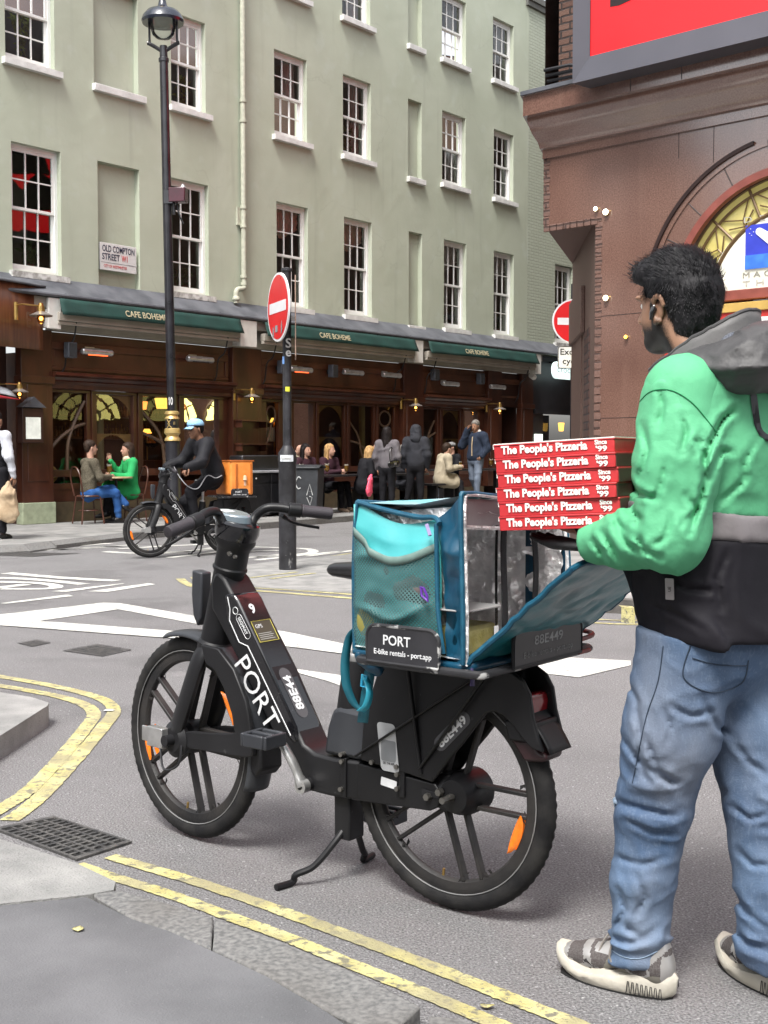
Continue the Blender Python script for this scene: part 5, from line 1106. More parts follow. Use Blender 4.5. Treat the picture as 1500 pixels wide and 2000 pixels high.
    for x,z in((.035,Z+.01),(.0,Z),(.075,Z-.01)): b.cyl((x,.058,z),(x,.075,z),.011,.010,seg=6)
    for px in((669,1487),(668,1473),(776,1497),(777,1512),(728,1488),(667,1541),(777,1540)): q=BK(*px,.065); b.cyl((q[0],.055,q[1]),(q[0],.074,q[1]),.007,seg=8)
    b.cyl((0,-.11,Z),(0,.105,Z),.009,seg=10); loose(b,'bolt',alud,root)
    # vertical clamp straps on frame
    for x in(672,786):
        P=[BK(x-5,1480,.06),BK(x+5,1481,.06),BK(x+5,1558,.06),BK(x-5,1556,.06)]; slab('clamp_strap',P,-.064,.064,bkm,root,bevel=.002)
    # cranks and pedals
    bx,bz=BK(592,1535,.085)
    for s_,(ex,ez) in((1,BK(543,1436,.10)),(-1,(bx-.115,bz-.125))):
        y=.088*s_; b=MB(); mid=((bx+ex)/2-.012,(bz+ez)/2-.006)
        b.tube(smooth_path([(bx,y,bz),(mid[0],y+.006*s_,mid[1]),(ex,y+.014*s_,ez)],6),[.020]*3+[.016]*7+[.014]*3,12,flat=.7); b.cyl((bx,y-.014*s_,bz),(bx,y+.012*s_,bz),.021,seg=18); b.build('crank_arm',alu,root)
        b=MB(); b.cyl((bx,y+.01*s_,bz),(bx,y+.014*s_,bz),.009,seg=12); b.build('crank_bolt',black,root)
        # pedal: open cage lying level
        py=y+.075*s_; b=MB()
        for a,c,d_,e in((-.052,-.040,-.045,.045),(.040,.052,-.045,.045),(-.04,.04,-.047,-.035),(-.04,.04,.035,.047),(-.04,.04,-.008,.008)): b.box(ex+a,ex+c,py+d_,py+e,ez-.02,ez+.02)
        b.box(ex-.012,ex+.012,py-.045,py+.045,ez-.009,ez+.009); b.cyl((ex,y,ez),(ex,py,ez),.008,seg=10)
        b.build('pedal',bgr,root,bevel=.004)
    MB().cyl((bx,-.085,bz),(bx,.085,bz),.02,seg=20).build('bottom_bracket',bkm,root)
    # centre stand
    kx,kz=BK(682,1570,0)
    b=MB(); b.box(kx-.03,kx+.03,-.035,.035,kz-.10,kz+.05); b.build('stand_mount',bkm,root,bevel=.006)
    b=MB()
    for s_ in(-1,1):
        lean=.06 if s_>0 else .02
        b.tube(smooth_path([(kx,.012*s_,kz-.06),(kx+.01,.05*s_,kz-.10),(kx+.02+lean*.5,.10*s_,kz-.17),(kx+.03+lean,.135*s_,.035),(kx+.04+lean,.14*s_,.012),(kx+.05+lean,.20*s_,.011)],5),.010,10)
    b.build('centre_stand',bkm,root)
    # handlebar, grips, levers, display
    hb=Vector((ax(1.02)-.01,0,1.02)); t_=T0+dv*.385
    b=MB(); b.lathe([(.001,0),(.066,0),(.072,.02),(.070,.05),(.06,.055),(.001,.06)],t_-dv*.01,30,MQ); b.build('cockpit_base',bkg,root)
    b=MB(); c0_=t_+dv*.055
    P=[(.075*math.cos(a*2*PI/30)*(1.0),.052*math.sin(a*2*PI/30)*(1+.2*math.cos(a*2*PI/30))) for a in range(30)]
    b.prism([(.03+x,y) for x,y in P],lambda a,c,w:tuple(c0_+Vector((a,c,0))+Vector((-.1*a,0,0))+Vector((0,0,w+.14*a))),-.018,.012); b.build('display_unit',mat('display glass',(.16,.20,.23),.12,var=.15,sc=6,coat=.6),root,bevel=.006)
    b=MB(); b.prism(rrect(.035,.075,-.018,.022,.003),lambda a,c,w:tuple(c0_+Vector((a,c,.0125+.14*a+w))),0,.001); b.build('display_panel',decal,root)
    for s_ in(-1,1):
        H0=c0_+Vector((-.005,.045*s_,-.03))
        dl=.034 if s_>0 else 0; path=smooth_path([H0,H0+Vector((.01,.018*s_,.035)),H0+Vector((-.012,.045*s_,.065-dl*.6)),H0+Vector((-.035,.085*s_,.07-dl)),H0+Vector((-.055,.115*s_,.066-dl*1.5))],6)
        b=MB(); b.tube(path,.0145,14); bars.append(b.build('handlebar',bkm,root))
        e=path[-1]; e2=e+Vector((-.05,.13*s_,-.004-(.045 if s_>0 else 0))) ; g=(e2-e).normalized()
        b=MB(); b.tube([e-g*.012,e-g*.008,e+g*.028,e+g*.032],[.018,.023,.023,.018],18); bars.append(b.build('gear_shifter' if s_>0 else 'bar_clamp',bkm,root,bevel=.001))
        b=MB(); b.tube([e+g*.03,e+g*.035,e+g*.05,e+g*.122,e+g*.129,e+g*.131],[.018,.021,.0185,.0195,.018,.012],20); bars.append(b.build('grip',grip,root))
        b=MB(); l0=e-g*.02+Vector((.025,0,-.02)); b.tube(smooth_path([l0,l0+g*.05+Vector((.02,0,-.02)),l0+g*.13+Vector((.012,0,-.028))],5),[.011]*3+[.007]*8,10,flat=.7); bars.append(b.build('brake_lever',bkm,root))
        b=MB(); b.tube(smooth_path([l0,l0+Vector((.05,-.03*s_,-.02)),Vector((t_.x+.07,.02*s_,t_.z-.03)),Vector((t_.x+.05,.0,t_.z-.12))],6),.004,6); b.build('brake_cable',black,root)
    b=MB()
    for dx,dy in((-.03,.058),(-.05,.052),(-.035,.06)): b.cyl((t_.x+dx,dy,t_.z-.04+dx*.5),(t_.x+dx,dy+.008,t_.z-.04+dx*.5),.006,seg=8)
    loose(b,'clamp_bolt',alud,root)
    for lst,ang in((front,-5),(bars,-20)):
        Pv=Vector((FX,0,FZ)); RM=Matrix.Translation(Pv)@Matrix.Rotation(R(ang),4,dv)@Matrix.Translation(-Pv)
        for o_ in lst: o_.data.transform(RM)
    # rack over the rear wheel
    zt=.722; x0,x1,y0,y1=-.228,.165,-.30,.262
    wear=mat('chipped black rack paint',(.012,.012,.014),.45,col2=(.03,.03,.033),sc=8); add_layer(wear,16,(.5,.5,.49),.60,.64,fac=.8,det=8,stretch=(1,1,1.6))
    b=MB(); rpts=[(a,c,zt) for a,c in rrect(x0,x1,y0,y1,.02,3)]
    b.tube(rpts,.011,10,closed=True); b.build('rack_rail',wear,root)
    b=MB()
    for k in range(1,5): b.box(x0+(x1-x0)*k/5-.012,x0+(x1-x0)*k/5+.012,y0,y1,zt-.004,zt+.004)
    b.box(x0,x1,-.09,-.06,zt-.01,zt-.004); b.box(x0,x1,.03,.06,zt-.01,zt-.004); b.build('rack_tray',bkm,root)
    b=MB()
    for s_ in(-1,1):
        b.tube([(.135,.085*s_,zt-.01),(.095,.065*s_,.385)],.0075,8,flat=.6); b.tube([(-.15,.09*s_,zt-.01),(.10,.068*s_,.40)],.0075,8,flat=.6); b.tube([(-.13,.08*s_,zt-.02),(.33,.068*s_,.40)],.006,8,flat=.6)
    loose(b,'rack_stay',bkm,root)
    # side plate and rear plate with lettering
    def plateobj(O,X,Y_,w,h,r,name,edge,lines):
        X=Vector(X).normalized();Yv=Vector(Y_);Nn=X.cross(Yv).normalized()
        P=[(0,0),(w,0)]+[(w-r+r*math.cos(R(a)),h-r+r*math.sin(R(a))) for a in range(0,91,15)]+[(r+r*math.cos(R(a)),h-r+r*math.sin(R(a))) for a in range(90,181,15)]
        b=MB(); b.prism(P,lambda a,c,d:tuple(Vector(O)+X*a+Yv*c+Nn*d),-.004,.004); pl=b.build(name,mat('black printed plate',(.014,.014,.017),.35,col2=(.028,.028,.032),sc=9,det=9,coat=.2),root)
        b=MB(); b.tube([tuple(Vector(O)+X*a+Yv*c+Nn*.001) for a,c in P],.0055,8,closed=True); b.build('plate_rim',wear if edge else bkm,pl)
        for s,cx,cz,sz,w_,mm in lines: text('lettering',s,sz,mm,pl,frameM(Vector(O)+X*cx+Yv*cz+Nn*.0045,X,Yv),w=w_,bold=.012,ext=.0006)
        return pl
    plateobj((.122,.270,zt+.004),(-1,0,0),(0,0,1),.232,.096,.032,'side_plate',1,(('PORT',.100,.060,.036,.088,decal),('E-bike rentals - port.app',.118,.026,.02,.185,decal)))
    plateobj((-.246,.142,zt+.004),(0,-1,0),(0,0,1),.345,.098,.034,'rear_plate',0,(('88E449',.17,.060,.034,.145,mat('faded decal',(.34,.34,.34),.5,var=.3,sc=60)),('E-bike rentals - port.app',.17,.024,.022,.25,mat('faint decal',(.2,.2,.2),.5,var=.3,sc=60))))
    b=MB(); b.tube(smooth_path([(-.243,-.20,zt+.035),(-.243,-.275,zt+.04),(-.21,-.30,zt+.045),(-.12,-.29,zt+.05),(-.08,-.22,zt+.05)],4),.007,8); b.tube([(-.243,-.2,zt),(-.243,-.26,zt),(-.2,-.26,zt)],.006,8); b.build('rack_hook',mat('red edged black bar',(.05,.012,.01),.4,col2=(.25,.02,.01),sc=8),root)
    # decals on downtube
    pa=BK(466,1288,.064); pb=BK(531,1420,.064); D=Vector((pb[0]-pa[0],0,pb[1]-pa[1])); L=D.length; D.normalize(); Up=Vector((0,1,0)).cross(D); Up=-Up if Up.z<0 else Up
    O=Vector(((pa[0]+pb[0])/2-.004,.0595,(pa[1]+pb[1])/2)); Up=Vector((D.z*-1,0,D.x)) if (Vector((0,1,0)).dot(D.cross(Vector((-D.z,0,D.x))))>0) else Vector((D.z,0,-D.x))
    text('lettering','PORT',.1,decal,root,frameM(O,D,Up),w=L*1.0,bold=.0,ext=.0008)
    pa=BK(466,1205,.064);pb=BK(482,1240,.064)
    text('lettering','SEGWAY',.016,decal,bt,frameM(Vector(((pa[0]+pb[0])/2,.0632,(pa[1]+pb[1])/2)),D,Up),w=.062,ext=.0006,bold=.02)
    b=MB(); q=Vector(((pa[0]+pb[0])/2,.0630,(pa[1]+pb[1])/2)); b.tube([tuple(q+D*a+Up*c) for a,c in rrect(-.040,.045,-.012,.012,.011)],.0008,4,closed=True); b.tube([tuple(q-D*.055+D*.011*math.cos(a*.52)+Up*.011*math.sin(a*.52)) for a in range(12)],.0012,4,closed=True); b.build('logo_ring',decal,bt)
    # top face of battery: number, warning label, fleet number
    e0=BK(474,1172,.05);e1=BK(588,1420,.05); e0=Vector((e0[0]+.01,0,e0[1]));e1=Vector((e1[0]+.01,0,e1[1])); E=(e1-e0).normalized(); TN=Vector((0,1,0)).cross(E); TN=TN if TN.x<0 else -TN
    def topM(s,y=0.008,d=.0008,flip=False):
        xx=Vector((0,-1,0)); return frameM(e0+E*s+TN*d+Vector((0,y,0)),xx,-E) 
    text('lettering','9',.045,decal,bt,topM(.035,.018),ext=.0006,bold=.03)
    b=MB(); M=topM(.115); b.prism([(-.042,-.036),(.042,-.036),(.042,.036),(-.042,.036)],lambda a,c,w:tuple(M@Vector((a,c,w))),0,.0006); b.build('warning_label',mat('label brown',(.05,.045,.03),.4),bt)
    b=MB(); b.tube([tuple(M@Vector((a,c,.001))) for a,c in((-.042,-.036),(.042,-.036),(.042,.036),(-.042,.036))],.0012,4,closed=True); b.build('label_border',ydec,bt)
    b=MB(); 
    for k in range(4): b.box(-.034,.030-.006*(k%2),-.028+k*.0065,-.026+k*.0065,.0007,.0012)
    b.v=[tuple(M@Vector(v)) for v in b.v]; b.build('label_text',mat('label lines',(.35,.35,.33),.5),bt); text('lettering','GPS',.018,decal,bt,frameM(M@Vector((-.018,.018,.0012)),M.to_3x3()@Vector((1,0,0)),M.to_3x3()@Vector((0,1,0))),ext=.0005)
    Mf=frameM(e0+E*.33+TN*.001+Vector((0,.008,0)),-E,Vector((0,-1,0)))
    b=MB(); b.prism(rrect(-.085,.085,-.024,.024,.024),lambda a,c,w:tuple(Mf@Vector((a,c,w))),-.0004,.0004); b.build('number_patch',dgrey,bt); Mf2=frameM(e0+E*.33+TN*.0018+Vector((0,.008,0)),-E,Vector((0,1,0)))
    text('lettering','88E44',.045,decal,bt,Mf2,w=.115,bold=.03,ext=.0006)
    # fleet number on rear fairing, info plate
    pa=BK(857,1455,.068);pb=BK(908,1402,.068); D2=Vector((pb[0]-pa[0],0,pb[1]-pa[1])); L2=D2.length; D2.normalize(); U2_=D2.cross(Vector((0,1,0))); U2_=-U2_ if U2_.z<0 else U2_
    Mo=Vector(((pa[0]+pb[0])/2,.0668,(pa[1]+pb[1])/2)); 
    b=MB(); Mr=frameM(Mo,D2,U2_ if D2.cross(U2_).y>0 else -U2_); b.prism(rrect(-L2*.62,L2*.62,-.02,.02,.02),lambda a,c,w:tuple(Mr@Vector((a,c,w))),-.0004,.0004); b.build('number_patch',dgrey,root)
    Mr2=frameM(Mo+Vector((0,.001,0)),D2,U2_ if D2.cross(U2_).y>0 else -U2_); text('lettering','88E449',.032,decal,root,Mr2,w=L2,bold=.03,ext=.0006)
    q0=BK(741,1415,.068);q1=BK(774,1505,.068); cx_=(q0[0]+q1[0])/2;cz_=(q0[1]+q1[1])/2
    b=MB(); Mi=frameM((cx_,.0668,cz_),(-1,0,0),(0,0,1)); b.prism(rrect(-.032,.032,-.068,.068,.012),lambda a,c,w:tuple(Mi@Vector((a+c*-.12,c,w))),0,.0008); ip=b.build('info_sticker',mat('info sticker',(.42,.43,.44),.4,var=.1,sc=30),root)
    b=MB(); b.prism(rrect(-.026,.026,-.030,.030,.006),lambda a,c,w:tuple(Mi@Vector((a+.002,c-.01,w))),.0008,.0014); b.build('sticker_panel',mat('sticker panel grey',(.20,.21,.22),.4),ip)
    text('lettering','GET THE APP',.010,black,ip,frameM((cx_-.003,.0684,cz_-.045),(-1,0,0),(0,0,1)),w=.04,ext=.0005)
    Ml=frameM((BK(758,1530,.062)[0],.0588,BK(758,1530,.062)[1]),(-1,0,-.1),(0,0,1)); b=MB(); b.prism(rrect(-.028,.028,-.012,.012,.002),lambda a,c,w:tuple(Ml@Vector((a,c,w))),0,.0006); b.build('rating_label',decal,root)
bike=thing('hire_e_bike','near black hire e-bike with step-through frame standing on its centre stand','bicycle',BO,rotz(BF),'black hire e-bikes')
make_bike(bike)
fr_=G(293,1090); dr=np.array([-.83,-.557,0]); dr/=np.linalg.norm(dr)
bike2=copy_tree(bike); bike2.location=tuple(fr_-dr*FX); bike2.rotation_euler.z=rotz(dr)
bike2['label']='far black hire e-bike being ridden by the person in the pale blue cap'
# ================================================================ DELIVERY BAG on the rack
from mathutils import noise as MN
def ns(p,s=1.,o=0.): return MN.noise(Vector(p)*s+Vector((o,o*.7,o*.3)))
def rg(p,s,o=0.): return 1-abs(ns(p,s,o))*2
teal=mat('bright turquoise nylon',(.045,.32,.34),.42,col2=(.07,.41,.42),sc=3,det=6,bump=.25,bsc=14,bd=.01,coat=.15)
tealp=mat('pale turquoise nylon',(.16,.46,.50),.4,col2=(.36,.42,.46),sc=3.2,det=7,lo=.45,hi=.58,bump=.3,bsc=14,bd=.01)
blue=mat('petrol blue nylon',(.003,.036,.075),.36,col2=(.006,.06,.11),sc=4,det=6,bump=.3,bsc=16,bd=.01,coat=.2)
bind=mat('blue binding tape',(.004,.06,.11),.5,col2=(.008,.09,.15),sc=30,bump=.4,bsc=200,bd=.002)
foil=mat('silver foil lining',(.88,.88,.89),.34,.5,var=.15,sc=12,det=8,bump=1.,bsc=26,bd=.02)
n_,L_,b_=nodes(foil)
v_=n_.new('ShaderNodeTexVoronoi'); v_.inputs['Scale'].default_value=22; tc_=n_.new('ShaderNodeTexCoord'); L_.new(tc_.outputs['Object'],v_.inputs[0]); b2=n_.new('ShaderNodeBump'); b2.inputs['Strength'].default_value=.7; b2.inputs['Distance'].default_value=.02; L_.new(v_.outputs['Distance'],b2.inputs['Height']); ob_=b_.inputs['Normal'].links[0].from_node; L_.new(b2.outputs[0],ob_.inputs['Normal'])
gfab=mat('grey inner fabric',(.30,.29,.30),.7,col2=(.38,.37,.38),sc=5,det=8,bump=.4,bsc=12,bd=.01)
blk=mat('black webbing',(.010,.010,.012),.8,var=.2,bump=.4,bsc=300,bd=.001); tband=mat('grey green tape',(.13,.20,.18),.6,var=.15,sc=30)
def meshcloth(name,col,sc=1.):
    m=mat(name,col,.55,var=.1); n,L,b=nodes(m); tc=n.new('ShaderNodeTexCoord'); o=n['Material Output']
    mp=n.new('ShaderNodeMapping'); mp.inputs['Rotation'].default_value=(0,R(45),0); L.new(tc.outputs['Object'],mp.inputs[0])
    sp=n.new('ShaderNodeSeparateXYZ'); L.new(mp.outputs[0],sp.inputs[0]); fs=[]
    for ax in(0,2):
        a=n.new('ShaderNodeMath'); a.operation='MULTIPLY'; a.inputs[1].default_value=2*PI/.0072; L.new(sp.outputs[ax],a.inputs[0])
        s_=n.new('ShaderNodeMath'); s_.operation='SINE'; L.new(a.outputs[0],s_.inputs[0]); fs.append(s_)
    mn=n.new('ShaderNodeMath'); mn.operation='MAXIMUM'; L.new(fs[0].outputs[0],mn.inputs[0]); L.new(fs[1].outputs[0],mn.inputs[1])
    g=n.new('ShaderNodeMath'); g.operation='GREATER_THAN'; g.inputs[1].default_value=.25; L.new(mn.outputs[0],g.inputs[0])
    t=n.new('ShaderNodeBsdfTransparent'); x=n.new('ShaderNodeMixShader'); L.new(g.outputs[0],x.inputs[0]); L.new(t.outputs[0],x.inputs[1]); L.new(b.outputs[0],x.inputs[2]); L.new(x.outputs[0],o.inputs[0]); return m
mesh_m=meshcloth('mesh pocket cloth',(.055,.13,.13))  # cloth darkened so its colour carries the shade inside the pocket
bag=thing('delivery_bag','open turquoise insulated delivery bag with silver lining strapped on the rack','bag',BO,rotz(BF))
ZB=.742
def cr(p,a=.006,s=9,o=0.): return a*(rg(p,s,o)**3)+a*.5*ns(p,s*2.3,o+3)
# left side panel (soft, sagging) and petrol gusset up to the stiff rear frame
def side_top(x): t=(.205-x)/.275; return 1.135-.035*t-.02*math.sin(PI*min(1,max(0,t)))
def sidep(u,v):
    x=.205-.275*u; zt_=side_top(x)-.012*math.sin(PI*u)*math.sin(PI*u); z=ZB+(zt_-ZB)*v; y=.219+.024*math.sin(PI*u)*math.sin(PI*v)-.03*max(0,v-.85)*3
    k=cr((x,z,0),.013,7); return (x-.012*math.sin(PI*v)*(u>.5)*(u-.5)*2,y+k*min(1,4*min(u,1-u)+.3)*min(1,6*min(v,1-v)+.1),z)
MB().grid(sidep,44,60).build('side_panel',teal,bag,smooth=60)
def pocket(u,v):
    p=sidep(u,v*(.78-.09*math.sin(PI*u))); return (p[0],p[1]+.006+.014*math.sin(PI*u)*math.sin(PI*v)+.004*ns((u*3,v*4,1),2),p[2])
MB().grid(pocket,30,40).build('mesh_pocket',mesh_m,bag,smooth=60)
MB().grid(lambda u,v:(lambda p:(p[0],p[1]+.002,p[2]+v*.022))(pocket(u,1.)),30,2).build('pocket_band',tband,bag,solid=.003)
# things bulging in the pocket, dark to add to its painted shade
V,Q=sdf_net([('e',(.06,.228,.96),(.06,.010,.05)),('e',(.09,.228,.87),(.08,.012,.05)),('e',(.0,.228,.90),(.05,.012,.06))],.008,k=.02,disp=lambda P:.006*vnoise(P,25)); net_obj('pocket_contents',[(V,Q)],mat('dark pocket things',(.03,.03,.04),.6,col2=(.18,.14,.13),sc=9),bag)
V,Q=sdf_net([('e',(.16,.226,.82),(.035,.012,.045))],.008); net_obj('pocket_wrapper',[(V,Q)],mat('olive wrapper',(.22,.20,.05),.5),bag)
def guss(u,v):
    x0=-.068-.015*math.sin(PI*v)-.03*(1-v)*(1-v); x1=-.165; zt0=side_top(-.07); zt1=1.17
    z=ZB+((zt0*(1-u)+zt1*u)-ZB)*v; x=x0+(x1-x0)*u; y=.222+.028*u-.018*math.sin(PI*u)*(.6+.5*math.sin(v*7))
    k=.026*(rg((x*.6,z,.3),6,2)**2)*math.sin(PI*min(1,max(0,u)))+.006*ns((x,z,1),24); return (x,y+k,z)
MB().grid(guss,30,70).build('rear_gusset',blue,bag,smooth=60)
# top: turquoise with a faded grey patch, sagging
def top(u,v):
    x=.205-.36*u; y=.215-.455*v; z=(1.135-.012*u if u<.0 else 1.135+.03*max(0,(u-.55))/.45)-.022*math.sin(PI*u)*math.sin(PI*v)-.03*v*(u>.0)*u; return (x,y,z+cr((x,y,2),.006,8,5)*min(1,5*min(u,1-u,v,1-v)+.2))
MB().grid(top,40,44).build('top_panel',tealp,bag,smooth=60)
def topz(x,y): return 1.135
# rear frame: binding round the opening, zip line
ro=[(-.168,.250,ZB),(-.172,.256,.86),(-.165,.252,1.0),(-.158,.246,1.15),(-.160,.225,1.168),(-.165,.12,1.160),(-.168,0,1.150),(-.168,-.12,1.137),(-.165,-.235,1.115),(-.168,-.25,1.09),(-.175,-.262,.95),(-.172,-.255,.82),(-.168,-.245,ZB)]
MB().tube(smooth_path(ro,6),.0065,8).build('opening_binding',bind,bag)
MB().tube(smooth_path([(x-.003,y-.012*(1 if y>0 else -1),z-.004) for x,y,z in ro],6),.005,6).build('foil_edge',foil,bag)
b=MB(); b.tube(smooth_path([(.205,.222,ZB),(.208,.222,.95),(.206,.214,1.12),(.200,.205,1.137)],6),.006,8); b.tube(smooth_path([(.203,.210,1.137),(.10,.214,1.118),(0,.216,1.104),(-.06,.222,1.104),(-.085,.236,1.09)],6),.007,8); b.tube(smooth_path([(-.075,.236,1.09),(-.078,.236,.95),(-.085,.24,.86),(-.105,.245,ZB+.02)],6),.006,8); b.tube(smooth_path([(.205,.2,1.138),(.205,0,1.125),(.205,-.22,1.11)],6),.006,8); b.build('seam_binding',bind,bag)
# lining: back, floor, right wall, left wall
def foilp(name,f,nu=30,nv=30,m=foil): return MB().grid(f,nu,nv).build(name,m,bag,smooth=60)
foilp('back_lining',lambda u,v:(.185+cr((u,v,7),.010,6,1),.185-.41*u,ZB+.01+.37*v))
foilp('floor_lining',lambda u,v:(.195-.355*u,.235-.475*v,ZB+.008+cr((u,v,3),.005,6,1)))
foilp('right_lining',lambda u,v:(.195-.36*u,-.225-.02*u+cr((u,v,5),.016,5,4),ZB+.01+.36*v))
foilp('left_lining',lambda u,v:(.195-.355*u,.165+.055*u*u+cr((u,v,4),.006,6,4),ZB+.01+(.355+.03*u)*v))
foilp('top_lining',lambda u,v:(.195-.35*u,.165-.39*v,1.085-.02*v+.03*u*u+cr((u,v,6),.008,6,6)))
MB().grid(lambda u,v:(-.05-.105*u,-.236-.03*u,ZB+.02+.34*v),4,4).build('right_panel',blue,bag,solid=.004)
MB().grid(lambda u,v:(.205-.37*u,-.245-.015*u,ZB+.36*v),10,10).build('far_side_panel',blue,bag,solid=.003)
MB().grid(lambda u,v:(.208,.222-.46*u,ZB+.39*v-.02*u*v),10,10).build('front_panel',teal,bag,solid=.003)
MB().box(-.165,.205,-.24,.235,ZB-.014,ZB).build('base_panel',blue,bag,bevel=.005)
# grey rolled inner flap hanging at the head of the opening
MB().grid(lambda u,v:(-.158+.012*v,.238-.40*u,1.155-.02*u-v*(.072+.006*math.sin(u*9))+cr((u,v,9),.004,5)),40,10).build('inner_flap',gfab,bag,solid=.003)
MB().tube(smooth_path([(-.148,.235,1.085),(-.147,.1,1.075),(-.147,-.05,1.07),(-.150,-.16,1.062)],6),.006,6).build('flap_hem',foil,bag)
b=MB(); b.grid(lambda u,v:(-.135+.01*math.sin(v*4),.018-.028*u-.012*math.sin(v*5),ZB+.06+.31*v),4,20); b.build('inner_strap',blk,bag,solid=.002)
b=MB(); b.grid(lambda u,v:(-.115,-.135-.028*u-.05*(1-v)**1.5*0-.02*math.sin(v*3)-.03*(1-v),ZB+.10+.27*v),4,20); b.build('inner_strap',blk,bag,solid=.002)
b=MB(); b.tube(smooth_path([(-.06,-.07,ZB+.02),(-.06,-.066,.95),(-.06,-.07,1.09)],6),.004,5); b.build('inner_seam',blk,bag)
# flap: hinged at the rear bottom edge, raised rearwards
h0=Vector((-.178,.235,ZB-.005)); hy=Vector((0,-.50,0)); fd=Vector((-.30,.0,.262))
def flap(u,v,off=0.):
    sag=.012*math.sin(PI*v)-.015*u*math.sin(PI*v); lead_=.0 
    p=h0+hy*u+fd*v+Vector((0,-.02*math.sin(PI*v),sag)); rx=.03*(max(0,abs(u-.5)*2-.85)/.15)**2*(v>.9)*(v-.9)*10
    k=cr((u*.8,v,11),.006,5,8); n_v=Vector((.62,0,.78)); return tuple(p-fd*rx+n_v*(k+off))
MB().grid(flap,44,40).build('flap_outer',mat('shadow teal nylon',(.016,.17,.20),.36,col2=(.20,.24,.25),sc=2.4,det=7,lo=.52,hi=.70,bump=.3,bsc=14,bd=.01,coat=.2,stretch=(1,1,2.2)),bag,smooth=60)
MB().grid(lambda u,v:flap(.02+.96*u,.02+.96*v,.014),40,36).build('flap_lining',foil,bag,smooth=60)
ed=[flap(0,v/20,.006) for v in range(21)]+[flap(u/20,1,.006) for u in range(1,21)]+[flap(1,1-v/20,.006) for v in range(1,21)]
MB().tube(ed,.008,8).build('flap_binding',bind,bag)
# folded blue cloth under the rear edge
V,Q=sdf_net([('c',(-.175,.22,ZB-.006),(-.185,-.05,ZB-.004),.017,.014),('c',(-.15,.235,ZB-.01),(.0,.225,ZB-.012),.012,.010)],.006,k=.02); net_obj('bottom_fold',[(V,Q)],blue,bag)
V,Q=sdf_net([('c',(.185,.215,.725),(.15,.20,.690),.022,.02),('c',(.195,.18,.715),(.17,.1,.70),.02,.02)],.007,k=.03,disp=lambda P:.004*vnoise(P,60)); net_obj('hanging_corner',[(V,Q)],blue,bag)
def ribbon(name,pts,w,m,wd=(0,1,0),tw=None):
    P=smooth_path(pts,8); b=MB(); vs=[]
    for i,p in enumerate(P):
        t=i/(len(P)-1); d=Vector(wd); 
        if tw: a=tw*t; d=Vector((math.sin(a),math.cos(a),.2)).normalized()
        vs+=[p-d*w/2,p+d*w/2]
    b.add(vs,[(2*i,2*i+1,2*i+3,2*i+2) for i in range(len(P)-1)]); return b.build(name,m,bag,solid=.0018,smooth=60)
def B3(x,y,off): a=BK(x,y,off); return (a[0],off,a[1])
strapm=mat('teal webbing',(.004,.07,.10),.5,col2=(.008,.11,.15),sc=20,bump=.4,bsc=300,bd=.001)
ribbon('shoulder_strap',[B3(697,1225,.2),B3(682,1245,.21),B3(674,1290,.22),B3(676,1335,.22),B3(690,1372,.21),B3(705,1388,.20)],.026,strapm,tw=1.2)
ribbon('shoulder_strap',[B3(700,1222,.2),B3(706,1240,.2),B3(712,1290,.18)],.024,strapm,wd=(1,0,0))
ribbon('shoulder_strap',[B3(722,1310,.18),B3(718,1340,.19),B3(712,1380,.19),B3(708,1412,.18)],.030,strapm,wd=(1,.3,0))
ribbon('strap_tail',[B3(712,1318,.2),B3(722,1350,.215),B3(716,1378,.215),B3(704,1390,.21)],.022,mat('bright strap',(.03,.33,.45),.4),tw=.8)
b=MB(); b.tube([B3(x,y,.205) for x,y in((708,1318),(716,1320),(714,1342),(706,1340))],.004,6,closed=True); b.build('buckle',mat('blue buckle',(.03,.35,.55),.3),bag)
purp=mat('purple clip',(.10,.02,.28),.35,coat=.3)
def B3g(x,y,off): a=BK(x,y,off); return (a[0],off,a[1])
b=MB(); b.tube([B3g(822,1146,.262),B3g(824,1164,.262),B3g(836,1174,.262),B3g(834,1164,.262),B3g(827,1148,.262)],.0035,6,closed=True); b.build('carabiner',purp,bag)
b=MB(); b.tube([B3g(833,1024,.25),B3g(840,1046,.255)],.005,6); b.build('zip_pull',mat('lilac pull',(.30,.25,.45),.4),bag)
b=MB(); b.tube([(-.185,.235,ZB-.01),(-.19,.24,.715)],.006,6,flat=.5); b.tube([(-.19,.24,.718),(-.192,.243,.690)],.010,8,flat=.35); b.build('zip_pull',mat('purple pull',(.06,.045,.13),.4),bag)
# food tub inside the bag
fd_=thing('food_tub','clear plastic tub of pale yellow food lying inside the open bag','food container',BO,rotz(BF))
tubm=glassmat('cloudy tub plastic',(.82,.82,.80),.25,.5,1.2); yf=mat('yellow food',(.45,.40,.12),.5,col2=(.58,.54,.26),sc=30,bump=.6,bsc=40)
b=MB(); b.prism(rrect(-.15,-.02,.06,.215,.02),lambda a,c,w:(a,c,w),ZB+.012,ZB+.085); b.build('food',yf,fd_,bevel=.01)
b=MB(); b.prism(rrect(-.155,-.015,.055,.22,.02),lambda a,c,w:(a-.0+.3*(w-ZB)*.0,c,w),ZB+.010,ZB+.125); b.build('tub',tubm,fd_,bevel=.006)
MB().prism(rrect(-.16,-.01,.05,.225,.02),lambda a,c,w:(a,c,w),ZB+.1255,ZB+.131).build('tub_lid',mat('grey tub lid',(.3,.3,.3),.4,var=.1),fd_,bevel=.002)
MB().prism(rrect(.07,.09,-.008,.018,.001),lambda c,z,w:(w,c,z+ZB+.06),-.1565,-.1555).build('barcode_label',decal,fd_)
